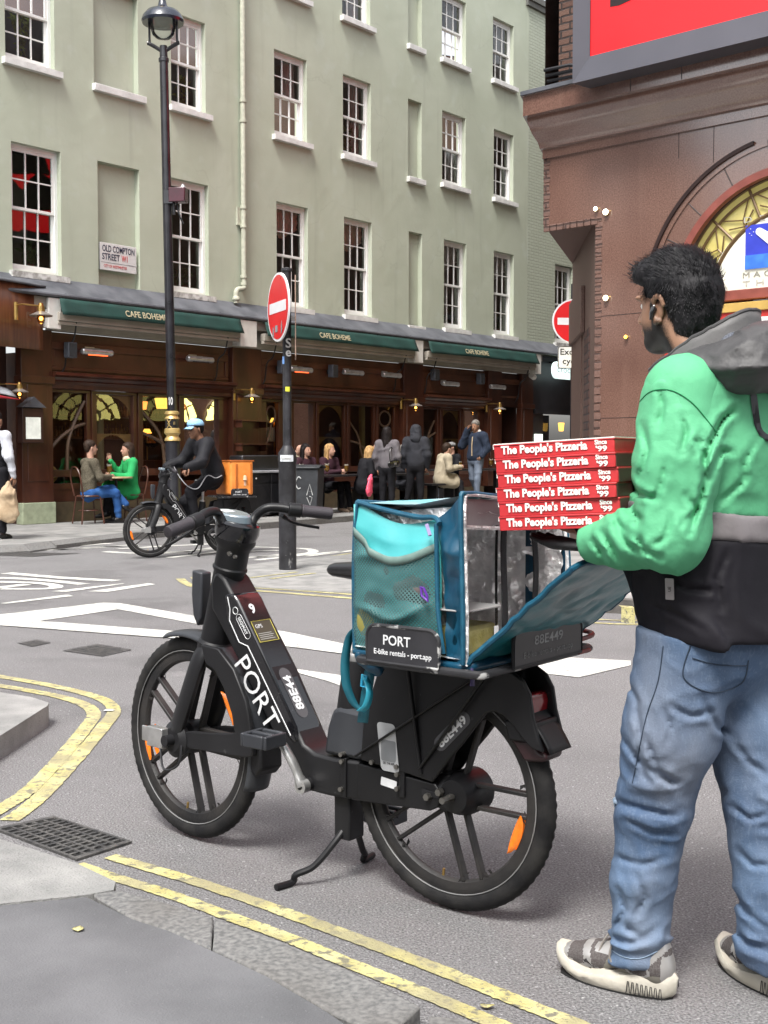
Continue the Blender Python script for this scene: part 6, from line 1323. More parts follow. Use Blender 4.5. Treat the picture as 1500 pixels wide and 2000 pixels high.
kt=thing('receipt_bag','small grey paper bag with a white printed tag at the back of the delivery bag','paper bag',BO,rotz(BF)); MB().box(.05,.12,.11,.20,ZB+.012,ZB+.20).build('bag_body',mat('grey paper',(.12,.12,.125),.7),kt,bevel=.006); MB().box(.046,.0495,.15,.18,ZB+.14,ZB+.19).build('tag_label',decal,kt)
# ================================================================ PIZZA BOXES
red_c=mat('red pizza card',(.44,.022,.028),.42,col2=(.52,.035,.04),sc=6,det=8,bump=.12,bsc=30,coat=.12); wcard=mat('white card',(.78,.77,.73),.6,var=.05); bcard=mat('brown card edge',(.10,.04,.03),.6,var=.2)
Lw=Vector(at(977,1037,2.93)); rdir=Vector((.885,-.465,.058)).normalized(); ndir=Vector((.465,.885,0)).normalized(); up_=rdir.cross(ndir); up_=-up_ if up_.z<0 else up_
stack_names=('lowest','second lowest','third lowest','third highest','second highest','topmost')
HB=.0345
for k in range(6):
    off=[0,.001,-.003,.001,-.002,-.005][k]; yaw=[0,.8,-1,.6,-.6,1.2][k]
    o=Lw+up_*(HB*k)+rdir*off
    t=thing('pizza_box','red card pizza box, %s of the six in the held stack'%stack_names[k] if k not in(0,5) else ('red pizza box at the bottom of the stack, resting on the gloved hand' if k==0 else 'red pizza box on top of the stack, its white lid edge showing'),'pizza box',o,0,'stack of six red pizza boxes')
    M=Matrix((rdir,ndir,up_)).transposed()@Matrix.Rotation(R(yaw),3,'Z'); t.rotation_euler=M.to_euler(); w=.292
    b=MB(); b.prism([(0,0),(w,0),(w+.002,.002),(w+.002,w),(0,w),(-.002,.004)],lambda a,c,z:(a,c,z),.0,HB-.0055); b.build('tray',red_c,t,bevel=.0012)
    b=MB(); b.box(-.002,w+.003,-.0015,w+.001,HB-.0052,HB-.0004 if k<5 else HB-.0020); b.build('lid',red_c,t,bevel=.001)
    if k==5: MB().box(-.001,w+.002,.000,w,HB-.0018,HB+.0006).build('lid_top',wcard,t)
    else: MB().box(w+.0022,w+.0032,.002,w-.01,.001,HB-.004).build('side_flap',bcard,t)
    MB().box(-.004,-.0015,.002,.03,HB-.012,HB-.001).build('lid_tab',wcard,t)
    text('lettering',"The People's Pizzeria",.0265,wcard,t,frameM((.124,-.0022,.0165),(1,0,0),(0,0,1)),w=.212,bold=.035,ext=.0006)
    text('lettering',"Since",.0150,wcard,t,frameM((.262,-.0022,.0245),(1,0,0),(0,0,1)),w=.029,bold=.035,ext=.0006); text('lettering',"'99",.017,wcard,t,frameM((.263,-.0022,.0095),(1,0,0),(0,0,1)),w=.027,bold=.035,ext=.0006)
# ================================================================ THE DELIVERY RIDER IN THE GREEN JACKET
from mathutils.bvhtree import BVHTree
MO=np.array([.772,2.88,0.])
rider=thing('person','person in green and black hooded jacket and blue jeans holding the stack of pizza boxes','person',MO,rotz(BF))
def skin(name,c,c2): return mat(name,c,.5,col2=c2,sc=14,det=8,bump=.15,bsc=220,bd=.001,spec=.35)
sk=skin('brown skin',(.25,.135,.086),(.31,.175,.115)); beard=mat('dark beard',(.012,.009,.008),.7,col2=(.03,.02,.016),sc=120,bump=.6,bsc=260,bd=.004); glove=mat('black glove',(.008,.008,.009),.7,var=.3,bump=.4,bsc=200,bd=.002)
jgreen=mat('bright green shell',(.085,.345,.175),.68,col2=(.11,.41,.215),sc=2.5,det=7,bump=.6,bsc=45,bd=.003,spec=.25); n_,L_,b_=nodes(jgreen)
jblk=mat('black shell',(.006,.0055,.008),.65,col2=(.012,.011,.015),sc=4,det=7,bump=.4,bsc=28,bd=.004,spec=.2); jgrey=mat('grey reflective band',(.155,.14,.145),.5,col2=(.19,.175,.18),sc=6,bump=.3,bsc=60,bd=.003)
hoodm=mat('dark grey hood cloth',(.042,.041,.042),.6,col2=(.066,.064,.066),sc=8,det=9,bump=.7,bsc=22,bd=.008); collm=mat('grey collar cloth',(.085,.083,.083),.6,col2=(.12,.117,.117),sc=10,bump=.3,bsc=150,bd=.002); hlin=mat('hood mesh lining',(.05,.056,.072),.5,col2=(.12,.13,.155),sc=240,det=1,lo=.45,hi=.55,stretch=(1,1,.35))
denim=mat('washed denim',(.05,.088,.16),.85,col2=(.11,.17,.27),sc=3.2,det=9,lo=.38,hi=.62,bump=.5,bsc=240,bd=.002)
add_layer(denim,2.2,(.21,.23,.27),.54,.70,fac=.7,det=6,seed=3,stretch=(1,1,.6)); add_layer(denim,5,(.03,.075,.16),.56,.72,fac=.6,det=8,seed=9,stretch=(1,1,.7)); add_layer(denim,180,(.19,.25,.33),.56,.62,fac=.2,det=2,stretch=(1,1,.35))
hairm=mat('black hair',(.004,.004,.005),.6,col2=(.013,.012,.014),sc=60,det=4,bump=.8,bsc=90,bd=.006,stretch=(1,1,.4),spec=.25)
# ---- head and neck (one skin body) : faces +x
hc=np.array([.085,0,1.628]); 
def Hd(x,y,z): return (hc[0]+x,hc[1]+y,hc[2]+z)
head=[('e',Hd(-.012,0,.035),(.098,.076,.092)),('e',Hd(.030,0,-.025),(.070,.062,.085)),('c',Hd(.040,0,-.080),Hd(.066,0,-.092),.040,.026),('c',Hd(.0,.04,-.06),Hd(.055,.018,-.095),.030,.022),('c',Hd(.0,-.04,-.06),Hd(.055,-.018,-.095),.030,.022),
 ('c',Hd(.092,0,.010),Hd(.112,0,-.028),.009,.013,('k',.012)),('e',Hd(.105,.012,-.032),(.010,.009,.008),('k',.008)),('e',Hd(.105,-.012,-.032),(.010,.009,.008),('k',.008)),
 ('e',Hd(.088,0,.028),(.018,.058,.012),('k',.02)),('e',Hd(.098,0,-.058),(.011,.022,.006),('k',.006)),('e',Hd(.095,0,-.069),(.011,.019,.006),('k',.006)),
 ('c',Hd(-.02,0,-.05),(.0,0,1.43),.060,.066),('c',(0,0,1.43),(0,0,1.30),.08,.12)]
cutE=[('e',Hd(.104,.033,.006),(.018,.020,.012)),('e',Hd(.104,-.033,.006),(.018,.020,.012))]
HV,HQ=sdf_net([p if not(p[0]=='e' and len(p)>3 and not isinstance(p[3],tuple)) else p for p in head],.0045,k=.022,cut=cutE)
def HT(V,k=.89,a=-13):
    V=np.asarray(V,float).reshape(-1,3); w=np.clip((V[:,2]-1.47)/.08,0,1)[:,None]; pv=hc+np.array([-.03,0,-.10]); c,s_=math.cos(R(a)),math.sin(R(a)); q=(V-pv)*k
    return V+w*((np.c_[q[:,0]*c-q[:,1]*s_,q[:,0]*s_+q[:,1]*c,q[:,2]]+pv+np.array([.022,0,.0]))-V)
def HB(b): b.v=[tuple(p) for p in HT(b.v)]; return b
ears=[]
for s in(1,-1):
    ea=[]
    for i in range(12):
        A=R(-100+i*24); ea.append(Hd(-.006+.019*math.cos(A),s*(.080+.004*math.sin(A)),-.012+.033*math.sin(A)))
    pr=[('c',ea[i],ea[i+1],.0065,.0065,('k',.004)) for i in range(11)]+[('e',Hd(-.006,s*.073,-.015),(.014,.007,.026),('k',.006)),('e',Hd(.004,s*.078,-.044),(.009,.006,.010),('k',.006))]
    ears.append(sdf_net(pr,.0032,k=.004))
# ---- hands: five jointed fingers
def hand(wr,d,pn,s=1,curl=.5,sc=1.,spread=.12,thumb=1.):
    """wr wrist point, d finger direction, pn palm normal (towards the held thing), s thumb side"""
    d=np.array(d,float);d/=np.linalg.norm(d);pn=np.array(pn,float);pn-=d*pn.dot(d);pn/=np.linalg.norm(pn);w=np.cross(d,pn)*s; wr=np.array(wr,float); P=[]
    kn=wr+d*.088*sc; P.append(('f',tuple(wr+d*.015*sc),tuple(kn-d*.01*sc),.030*sc,.040*sc,tuple(pn),.42))
    for i,(o,L,r) in enumerate(((.030,.078,.0092),(.011,.086,.0095),(-.009,.080,.0090),(-.028,.062,.0080))):
        b0=kn+w*o*sc-d*.012*sc; a=spread*(1.5-i)*.5; dd=d*math.cos(a)+w*math.sin(a); dd/=np.linalg.norm(dd); c=0; p=b0
        for k,f in enumerate((.46,.30,.24)):
            c+=curl*(.5 if k==0 else 1.)*(.9+.08*i); q=p+(dd*math.cos(c)+pn*math.sin(c))*L*f*sc; P.append(('c',tuple(p),tuple(q),(r-.0006*k)*sc,(r-.0006*(k+1))*sc,('k',.004*sc))); p=q
    t0=wr+d*.022*sc+w*.026*sc; t1=t0+(d*.55+w*.75+pn*.35*thumb)*.040*sc; t2=t1+(d*.85+w*.25+pn*.5*thumb)*.033*sc; t3=t2+(d*.9-w*.05+pn*.55*thumb)*.026*sc
    P+=[('c',tuple(t0),tuple(t1),.016*sc,.012*sc,('k',.008*sc)),('c',tuple(t1),tuple(t2),.0115*sc,.0105*sc,('k',.004*sc)),('c',tuple(t2),tuple(t3),.0105*sc,.0085*sc,('k',.004*sc))]
    return P
Lw_=np.array([.215,.195,1.062]); Le=np.array([-.01,.245,1.085]); Ls=np.array([-.005,.185,1.405])
Rs=np.array([-.03,-.19,1.40]); Re=np.array([.06,-.27,1.09]); Rw=np.array([.30,-.13,1.06])
hl=hand(Lw_+np.array([.02,0,-.012]),(1,-.25,.06),(0,0,1),1,.10); hr=hand(Rw,(1,.45,.05),(0,0,1),-1,.10)
nets=[(HV,HQ)]+ears+[sdf_net(hr,.004,k=.01)]
arms=sdf_net([('c',tuple(Rw),tuple(Re),.028,.04),('c',tuple(Re),tuple(Rs),.042,.05),('c',tuple(Ls),tuple(Rs),.07,.07),('c',(0,0,1.38),(0,0,.95),.11,.11),('c',tuple(Ls),tuple(Le),.05,.042),('c',tuple(Le),tuple(Lw_),.04,.028)],.012); nets.append(arms)
skb=sk.copy(); skb.name='skin with beard'
n_,L_,b_=nodes(skb); at_n=n_.new('ShaderNodeAttribute'); at_n.attribute_name='beard'; tcn=n_.new('ShaderNodeTexCoord'); nn=n_.new('ShaderNodeTexNoise'); nn.inputs['Scale'].default_value=420; L_.new(tcn.outputs['Object'],nn.inputs[0])
ma=n_.new('ShaderNodeMath'); ma.operation='MULTIPLY_ADD'; ma.inputs[1].default_value=.55; L_.new(nn.outputs[0],ma.inputs[0]); L_.new(at_n.outputs['Fac'],ma.inputs[2]); mrn=n_.new('ShaderNodeMapRange'); mrn.inputs['From Min'].default_value=.45; mrn.inputs['From Max'].default_value=1.0; L_.new(ma.outputs[0],mrn.inputs[0])
mxn=n_.new('ShaderNodeMix'); mxn.data_type='RGBA'; mxn.inputs['B'].default_value=(.010,.008,.007,1); L_.new(b_.inputs['Base Color'].links[0].from_socket,mxn.inputs['A']); L_.new(mrn.outputs[0],mxn.inputs['Factor']); L_.new(mxn.outputs['Result'],b_.inputs['Base Color'])
on=[(relax(*nets[0],1),HQ)]+nets[1:]; bo=net_obj('body',[(HT(V_) if i_<3 else V_,Q_) for i_,(V_,Q_) in enumerate(on)],skb,rider)
q=np.concatenate([V_ for V_,_ in on])-hc
ss=lambda x,a,b_:np.clip((x-a)/(b_-a),0,1)
x_,y_,z_=q[:,0],np.abs(q[:,1]),q[:,2]
jaw=ss(-z_+.30*np.clip(.030-x_,0,1),.028,.078)*ss(x_,-.038,-.004)*ss(-z_,-.2,-.1)*(z_>-.130); side=ss(x_,.0,.012)*ss(-x_,-.040,-.022)*ss(-z_,-.02,.0)*(y_>.03)
tache=ss(x_,.080,.09)*ss(-z_,.040,.048)*(y_<.03)*(z_>-.07); lips=(x_>.090)*(z_>-.076)*(z_<-.054)*(y_<.022)
bd=np.clip(np.maximum(np.maximum(jaw,side),tache),0,1)*(1-lips)*(z_>-.135)
a_=bo.data.attributes.new('beard','FLOAT','POINT'); a_.data.foreach_set('value',bd.astype(np.float32))
net_obj('glove',[sdf_net(hl,.004,k=.01,pad=.02)],glove,rider)
for s in(1,-1): HB(MB().ball(Hd(.077,s*.032,.006),.0118)).build('eye',mat('eye white',(.6,.58,.55),.2,var=0,coat=.5),rider); HB(MB().ball(Hd(.0860,s*.032,.006),.0055)).build('iris',black,rider)
# earbud
b=MB(); b.tube([Hd(.004,.083,-.008),Hd(.008,.088,-.022),Hd(.010,.089,-.040)],[.008,.007,.0045],10); HB(b).build('earbud',mat('black earbud',(.01,.01,.011),.2,coat=.6,var=0),rider); HB(MB().ball(Hd(.003,.086,-.004),.0035)).build('earbud_glint',alu,rider)
# ---- hair: cap plus strands
def hdisp(P):
    q=P-hc; return -.004*np.abs(vnoise(P*np.array([1,1,.6]),55,1))-.006*vnoise(P,18,3)-.002*vnoise(P,120,6)
hp=[('e',Hd(-.022,0,.055),(.108,.088,.094)),('e',Hd(-.070,0,.0),(.060,.072,.085)),('e',Hd(.045,0,.105),(.062,.060,.034)),('e',Hd(.0,0,.118),(.07,.055,.036)),('e',Hd(-.058,0,-.060),(.048,.060,.052)),('e',Hd(.074,0,.082),(.040,.062,.028))]
def facecut(P):
    q=P-hc; d1=-(q[:,0]-(.062+.0*q[:,2])); 
    # keep hair behind a slanted hairline; remove the face and ear areas
    a=(.066-q[:,0])+np.clip(q[:,2]-.055,0,1)*2.2; ear=(.006-q[:,0])+np.clip(q[:,2]-.012,0,1)*3.+np.clip(-(q[:,2]+.02),0,1)*-.25
    return np.maximum(np.minimum(a,9),-9)*1.0
def earcut(P):
    q=P-hc; return np.maximum(-(q[:,0]+.030+np.clip(-(q[:,2]+.03),0,1)*.3),q[:,2]-.010)
hv,hq=sdf_net(hp,.005,k=.03,cut=[facecut,earcut],disp=hdisp)
net_obj('hair',[(HT(hv),hq)],hairm,rider)
b=MB(); rn=random.Random(11); me_c=hv.mean(0)
for _ in range(6500):
    p=hv[rn.randrange(len(hv))]; nrm=p-np.array(Hd(-.02,0,.03)); nrm/=np.linalg.norm(nrm)+1e-9
    comb=np.array([.75,0.0,.25+.35*rn.random()]) if p[2]>hc[2]+.06 else np.array([-.1,0,-1.]) 
    comb=comb-nrm*comb.dot(nrm)+nrm*(.16 if p[2]>hc[2]+.09 else .06)+np.array([rn.uniform(-.3,.3),rn.uniform(-.3,.3),rn.uniform(-.15,.15)]); comb/=np.linalg.norm(comb)
    L=rn.uniform(.02,.045) if p[2]>hc[2]+.04 else rn.uniform(.008,.018); side=np.cross(comb,nrm); side/=np.linalg.norm(side)+1e-9; w=.0008
    a0=p-nrm*.003; a1=p+comb*L*.55+nrm*.003; a2=p+comb*L+nrm*(-.002)
    b.add([a0-side*w,a0+side*w,a1+side*w*.8,a1-side*w*.8,a2],[(0,1,2,3),(3,2,4)])
HB(b).build('hair_strands',hairm,rider,smooth=0)
for s in(1,-1): b=MB(); b.tube(smooth_path([Hd(.088,s*.012,.026),Hd(.094,s*.030,.032),Hd(.080,s*.052,.026)],4),.004,6,flat=.5); HB(b).build('eyebrow',beard,rider)
# ---- jacket: one volume cut into green yoke, grey band and black skirt
def fold(A,sc,st,seed,p=2.,w=.16):
    st=np.array(st,float)
    def f(P):
        Q=P*st; wv=np.stack([vnoise(P,5.,seed+70),vnoise(P,5.,seed+71),vnoise(P,5.,seed+72)],1)*.055
        n=vnoise(Q+wv,sc,seed); return -A*np.exp(-(n/w)**2)+A*.25*vnoise(Q,sc*.5,seed+5)
    return f
def pxy(P):
    W_=MO+P[:,:1]*BF+P[:,1:2]*BL+P[:,2:]*np.array([0,0,1.]); q=W_-CAM; z=q@FW; return 750+F*q[:,0]/z,1000-F*(q@UP)/z
def creases(lines,A=.010,w=6.):
    """sculpted folds: each is a valley with a raised lip, following a line seen on the cloth"""
    def f(P):
        X,Y=pxy(P); out=np.zeros(len(P))
        for ln in lines:
            best=np.full(len(P),1e9); a=1.
            if isinstance(ln[0],float): a=ln[0]; ln=ln[1:]
            for (x0,y0),(x1,y1) in zip(ln[:-1],ln[1:]):
                dx,dy=x1-x0,y1-y0; t=np.clip(((X-x0)*dx+(Y-y0)*dy)/(dx*dx+dy*dy),0,1); best=np.minimum(best,np.hypot(X-x0-t*dx,Y-y0-t*dy))
            e0=np.hypot(X-ln[0][0],Y-ln[0][1]); e1=np.hypot(X-ln[-1][0],Y-ln[-1][1]); tp=np.clip(np.minimum(e0,e1)/18,.25,1)
            out+=a*tp*A*(np.exp(-(best/w)**2)-.45*np.exp(-((best-2.3*w)/(w*1.4))**2))
        return out
    return f
JC=[[1.4,(1364,863),(1375,884),(1377,922),(1371,968),(1347,1041)],[1.4,(1436,798),(1410,821),(1389,863),(1379,900)],[(1363,861),(1382,866),(1372,845)],[(1431,884),(1410,880),(1392,915),(1380,954)],[(1331,812),(1340,842),(1330,887)],[(1340,968),(1361,996),(1335,1024)],[(1198,1003),(1207,1024),(1231,1045)],[(1228,996),(1249,1013),(1242,1031)],[(1158,1056),(1172,1075),(1180,1095)],[(1175,1041),(1195,1070),(1206,1097)],[(1200,1027),(1224,1062),(1254,1083)],[(1242,1045),(1259,1076),(1290,1090)],[(1289,760),(1294,796),(1287,835)],[.8,(1255,830),(1265,880),(1250,935)],[.7,(1300,900),(1290,950),(1270,985)],[(1220,935),(1245,965),(1285,975)],[.8,(1310,1010),(1300,1050),(1270,1070)],[.8,(1460,930),(1430,960),(1400,985)],[.7,(1480,860),(1455,900),(1450,950)],[.6,(1300,1120),(1340,1150),(1400,1155)],[.6,(1420,1080),(1400,1130),(1410,1190)],[.5,(1270,1180),(1320,1200),(1380,1235)]]
LC=[[(1247,1395),(1251,1448),(1247,1490),(1268,1533)],[(1264,1443),(1281,1499),(1324,1541)],[(1215,1440),(1240,1480),(1290,1520),(1335,1532)],[1.2,(1205,1567),(1251,1579),(1315,1596)],[(1222,1601),(1272,1626),(1318,1630)],[.8,(1200,1673),(1251,1690),(1298,1677)],[(1240,1703),(1260,1754),(1243,1788)],[(1209,1737),(1221,1779),(1200,1813)],[1.3,(1183,1828),(1230,1845),(1281,1828)],[(1213,1805),(1251,1830),(1285,1813)],[(1310,1380),(1350,1400),(1390,1390)],[.8,(1370,1360),(1400,1420),(1440,1440)],[.8,(1290,1370),(1310,1420),(1300,1460)],[(1434,1448),(1464,1490),(1500,1516)],[(1430,1575),(1464,1600),(1500,1592)],[(1434,1745),(1460,1788),(1500,1813)],[1.2,(1430,1813),(1464,1847),(1500,1856)],[(1440,1660),(1470,1690),(1500,1690)],[.8,(1225,1330),(1245,1370),(1240,1410)]]
jcr=creases(JC,.011,5.); lcr=creases(LC,.0085,5.)
torso=[('f',(.02,0,1.02),(.0,0,1.28),.195,.200,(1,0,0),.80),('f',(.0,0,1.28),(-.01,0,1.40),.19,.145,(1,0,0),.78),('c',(-.005,.150,1.392),(-.005,.04,1.415),.076,.082),('c',(-.02,-.15,1.392),(-.005,-.04,1.415),.076,.082),('f',(.01,0,1.02),(-.02,0,.80),.195,.215,(1,0,0),.84),('e',(.06,0,1.04),(.14,.17,.16)),('c',(-.005,.185,1.385),(-.01,.21,1.27),.078,.080),('c',(-.03,-.19,1.38),(.0,-.215,1.26),.078,.08)]
df=lambda P:fold(.011,4.2,(1,1.,.7),2)(P)+fold(.004,9,(1.3,1.3,.8),7)(P)+jcr(P)
zb=lambda P:1.118+.012*np.sin(P[:,1]*7)+.05*(P[:,0]+.1)
up=lambda off:(lambda P:P[:,2]-(zb(P)+off))      # removes what lies below the line
dn=lambda off:(lambda P:(zb(P)+off)-P[:,2])      # removes what lies above it
hem=lambda P:P[:,2]-(.838+.01*np.sin(P[:,1]*9)+.03*P[:,0])
neckcut=('e',(.03,0,1.52),(.075,.07,.09))
V,Q=sdf_net(torso,.0072,k=.05,cut=[up(0),neckcut],disp=df); gj=net_obj('jacket_yoke',[(relax(V,Q,1),Q)],jgreen,rider)
V,Q=sdf_net(torso,.0072,k=.05,cut=[dn(.004),up(-.05)],disp=lambda P:df(P)-.0035); net_obj('reflective_band',[(relax(V,Q,1),Q)],jgrey,rider)
V,Q=sdf_net(torso,.0072,k=.05,cut=[dn(-.045),hem],disp=lambda P:df(P)*1.2+.002); bj=net_obj('jacket_skirt',[(relax(V,Q,1),Q)],jblk,rider)
def cut_sleeve(P): return 9+0*P[:,0]
def sleeve(S_,E_,W_,s,nm):
    S_,E_,W_=map(np.array,(S_,E_,W_)); m=(S_+E_)/2; q=E_+(W_-E_)*.5
    pr=[('c',tuple(S_),tuple(m),.084,.082),('c',tuple(m),tuple(E_),.082,.070),('c',tuple(E_),tuple(q),.070,.058),('c',tuple(q),tuple(W_),.058,.043)]
    ax=(W_-E_)/np.linalg.norm(W_-E_)
    def d(P):
        t=(P-E_)@ax; el=np.exp(-np.linalg.norm(P-E_,axis=1)**2/.03)
        return fold(.005,4,(1,1,.5),12+s)(P)+fold(.0025,11,(.8,.8,.7),31+s)(P)-.010*el*np.exp(-(np.sin(t*38+vnoise(P,7,4)*2.2)/.35)**2)*.4+jcr(P)
    wc=lambda P:-(((P-W_)@ax)-.0)*1.0
    V,Q=sdf_net(pr,.0062,k=.035,disp=d,cut=[lambda P:-((P-W_)@ax-.004)]); return net_obj(nm,[(relax(V,Q,1),Q)],jgreen,rider)
sl_l=sleeve(Ls,Le,Lw_,1,'sleeve'); sl_r=sleeve(Rs,Re,Rw,2,'sleeve')
# seam lines on yoke and cap of the sleeve, projected on to the cloth
def bvh(o): me=o.data; return BVHTree.FromPolygons([v.co for v in me.vertices],[tuple(p.vertices) for p in me.polygons])
def proj(bv,p,d,off=.002):
    h=bv.ray_cast(Vector(p),Vector(d)); return None if h[0] is None else h[0]-Vector(d).normalized()*off
def seam(name,bv,pts,d,r,m):
    P=[proj(bv,p,d) for p in smooth_path(pts,8)]; P=[p for p in P if p is not None]
    if len(P)>2: b=MB(); b.tube(P,r,5); b.build(name,m,rider)
bt=[bvh(gj),bvh(sl_l),bvh(bj)]
sg=mat('dark green seam',(.008,.20,.07),.7,var=0)
cdir=Vector((1.65,-2.5,-.1)).normalized()          # roughly the photographer's line of sight in the rider's frame
def lp(px,py,Y=2.0):
    w=at(px,py,Y)-MO; return Vector((float(np.dot(w,BF)),float(np.dot(w,BL)),float(w[2])))
camL=Vector((float(np.dot(CAM-MO,BF)),float(np.dot(CAM-MO,BL)),H))
def pseam(name,bvs,pix,r,m,off=.0015):
    out=[]
    for (x,y,_) in smooth_path([Vector((x,y,0)) for x,y in pix],8):
        d=(lp(x,y)-camL).normalized(); best=None
        for bv in bvs:
            h=bv.ray_cast(camL,d)
            if h[0] is not None and(best is None or h[3]<best[1]): best=(h[0]-d*off,h[3])
        if best: out.append(best[0])
    if len(out)>2: b=MB(); b.tube(out,r,5); b.build(name,m,rider)
pseam('shoulder_seam',bt[:2],[(1245,790),(1270,765),(1310,762),(1350,785),(1385,825),(1402,850)],.0013,sg)
# lettering on the back, wrapped on to the cloth
def wrap_text(name,body,size,m,px,py,bvs,w=None,bold=0.,off=.0025):
    me=text_mesh(body,size,w,bold,.0006); bm=bmesh.new(); bm.from_mesh(me); bmesh.ops.triangulate(bm,faces=bm.faces); bmesh.ops.subdivide_edges(bm,edges=[e for e in bm.edges if e.calc_length()>.01],cuts=2); 
    o0=Vector((-.3,px,py))
    for v in bm.verts:
        p=Vector((-.5,px-v.co.x,py+v.co.y)); h=None
        for bv in bvs:
            q=bv.ray_cast(p,Vector((1,0,0)))
            if q[0] is not None and(h is None or q[0].x<h.x): h=q[0]
        v.co=(h-Vector((off,0,0))) if h is not None else p+Vector((.35,0,0))
    bm.to_mesh(me); bm.free(); me.materials.append(m); me.name=name; o=bpy.data.objects.new(name,me); S.collection.objects.link(o); o.parent=rider
wrap_text('lettering','Uber',.15,black,-.045,1.345,bt[:2],w=.30,bold=.01); wrap_text('lettering','Eats',.10,sg,-.05,1.22,bt[:2],w=.2,bold=.01)
b=MB(); h=bt[2].ray_cast(camL,(lp(1309,1150)-camL).normalized())
if h[0] is not None:
    nrm=h[1]; nrm=nrm if nrm.dot(camL-h[0])>0 else -nrm; X_=Vector((0,0,1)).cross(nrm).normalized(); Y_=nrm.cross(X_); M=frameM(h[0]+nrm*.003,X_,Y_)
    b.v=[]; b.prism(rrect(-.010,.010,-.024,.024,.002),lambda a,c,w:tuple(M@Vector((a,c,w))),-.001,.001); b.build('sewn_tag',mat('sewn tag',(.30,.28,.28),.6),rider); text('lettering','UE',.010,black,rider,frameM(h[0]+nrm*.0045,Y_,-X_),ext=.0004)
# collar and hood
def collar(u,v,o=0.):
    A=R(38)+u*R(284); c,s=math.cos(A),math.sin(A); back=(1-c)/2
    r=.132-.022*v+o; zt=1.405+v*(.045+.145*back); return (.020+(.150-.030*v*(back)+o)*c*(1.0),r*s*(.98),zt+.006*ns((c,s,v),5))
MB().grid(collar,50,10).build('collar',collm,rider,solid=.006,smooth=60)
MB().grid(lambda u,v:collar(u,v,-.010),50,10).build('collar_lining',jblk,rider,smooth=60)
MB().tube([collar(u/50,1.,-.003) for u in range(51)],.005,8).build('collar_edge',hoodm,rider)
hf=lambda P:fold(.012,6,(1,.6,1.6),41)(P)+fold(.005,15,(1,.7,1.5),44)(P)
V,Q=sdf_net([('e',(-.135,0,1.475),(.085,.185,.075)),('e',(-.07,.125,1.455),(.11,.06,.060)),('e',(-.07,-.125,1.455),(.11,.06,.060)),('c',(.03,.135,1.425),(-.09,.13,1.46),.022,.045),('c',(.03,-.135,1.425),(-.09,-.13,1.46),.022,.045),('e',(-.14,0,1.53),(.055,.13,.035))],.007,k=.035,cut=[('e',(-.03,0,1.55),(.105,.115,.085))],disp=hf); net_obj('hood',[(relax(V,Q,1),Q)],hoodm,rider)
V,Q=sdf_net([('e',(-.095,0,1.485),(.060,.125,.055)),('e',(-.08,.07,1.50),(.04,.045,.04))],.007,k=.03,disp=fold(.008,8,(1,1,1),51)); net_obj('hood_lining',[(relax(V,Q,1),Q)],hlin,rider)
# ---- jeans
def jd(P):
    lowz=np.exp(-((P[:,2]-.11)/.08)**2); kn=np.exp(-((P[:,2]-.46)/.10)**2); wv=np.stack([vnoise(P,6,90),vnoise(P,6,91),vnoise(P,6,92)],1)*.05
    hz_=np.exp(-(vnoise((P+wv)*np.array([.45,.45,1.6]),9,63)/.16)**2); h2=np.exp(-(vnoise((P+wv)*np.array([.4,.4,2.]),11,66)/.16)**2)
    return fold(.007,5,(1,1,.8),61,w=.14)(P)-.009*kn*hz_-.011*lowz*h2+fold(.0028,15,(1,1,1.2),64)(P)+lcr(P)
LL=[((.01,.095,.86),.118),((.05,.108,.62),.108),((.09,.115,.44),.079),((.108,.118,.27),.072),((.118,.12,.06),.064)]
RL=[((-.03,-.085,.86),.118),((-.07,-.08,.62),.106),((-.10,-.065,.44),.079),((-.12,-.055,.27),.072),((-.13,-.048,.06),.064)]
pr=[('f',(-.02,0,.92),(-.03,0,.86),.165,.172,(1,0,0),.80)]
for lg in(LL,RL): pr+=[('c',lg[i][0],lg[i+1][0],lg[i][1],lg[i+1][1]) for i in range(4)]
JV,JQ=sdf_net(pr,.0068,k=.022,cut=[lambda P:P[:,2]-(.066+.02*(P[:,0]-.0)),lambda P:.862-P[:,2]],disp=jd); jn=net_obj('jeans',[(relax(JV,JQ,1),JQ)],denim,rider)
jb=[bvh(jn)]; st_=mat('denim stitching',(.02,.035,.06),.8,var=0)
pseam('pocket_stitch',jb,[(1348,1262),(1335,1322),(1388,1352),(1448,1335),(1462,1290)],.0016,st_); pseam('pocket_stitch',jb,[(1352,1285),(1400,1298),(1458,1300)],.0012,st_); pseam('side_seam',jb,[(1295,1262),(1285,1330),(1262,1400),(1245,1480),(1235,1530)],.0013,st_)
pseam('cuff_stitch',jb,[(1184,1848),(1215,1868),(1250,1872),(1284,1858)],.0012,mat('pale stitching',(.2,.27,.36),.8,var=0))
V,Q=sdf_net([('e',(.160,.135,.43),(.014,.012,.02)),('e',(.158,.15,.45),(.010,.016,.010))],.004,disp=lambda P:.006*vnoise(P,120)); net_obj('torn_knee_threads',[(V,Q)],mat('frayed denim',(.22,.29,.38),.9),rider)
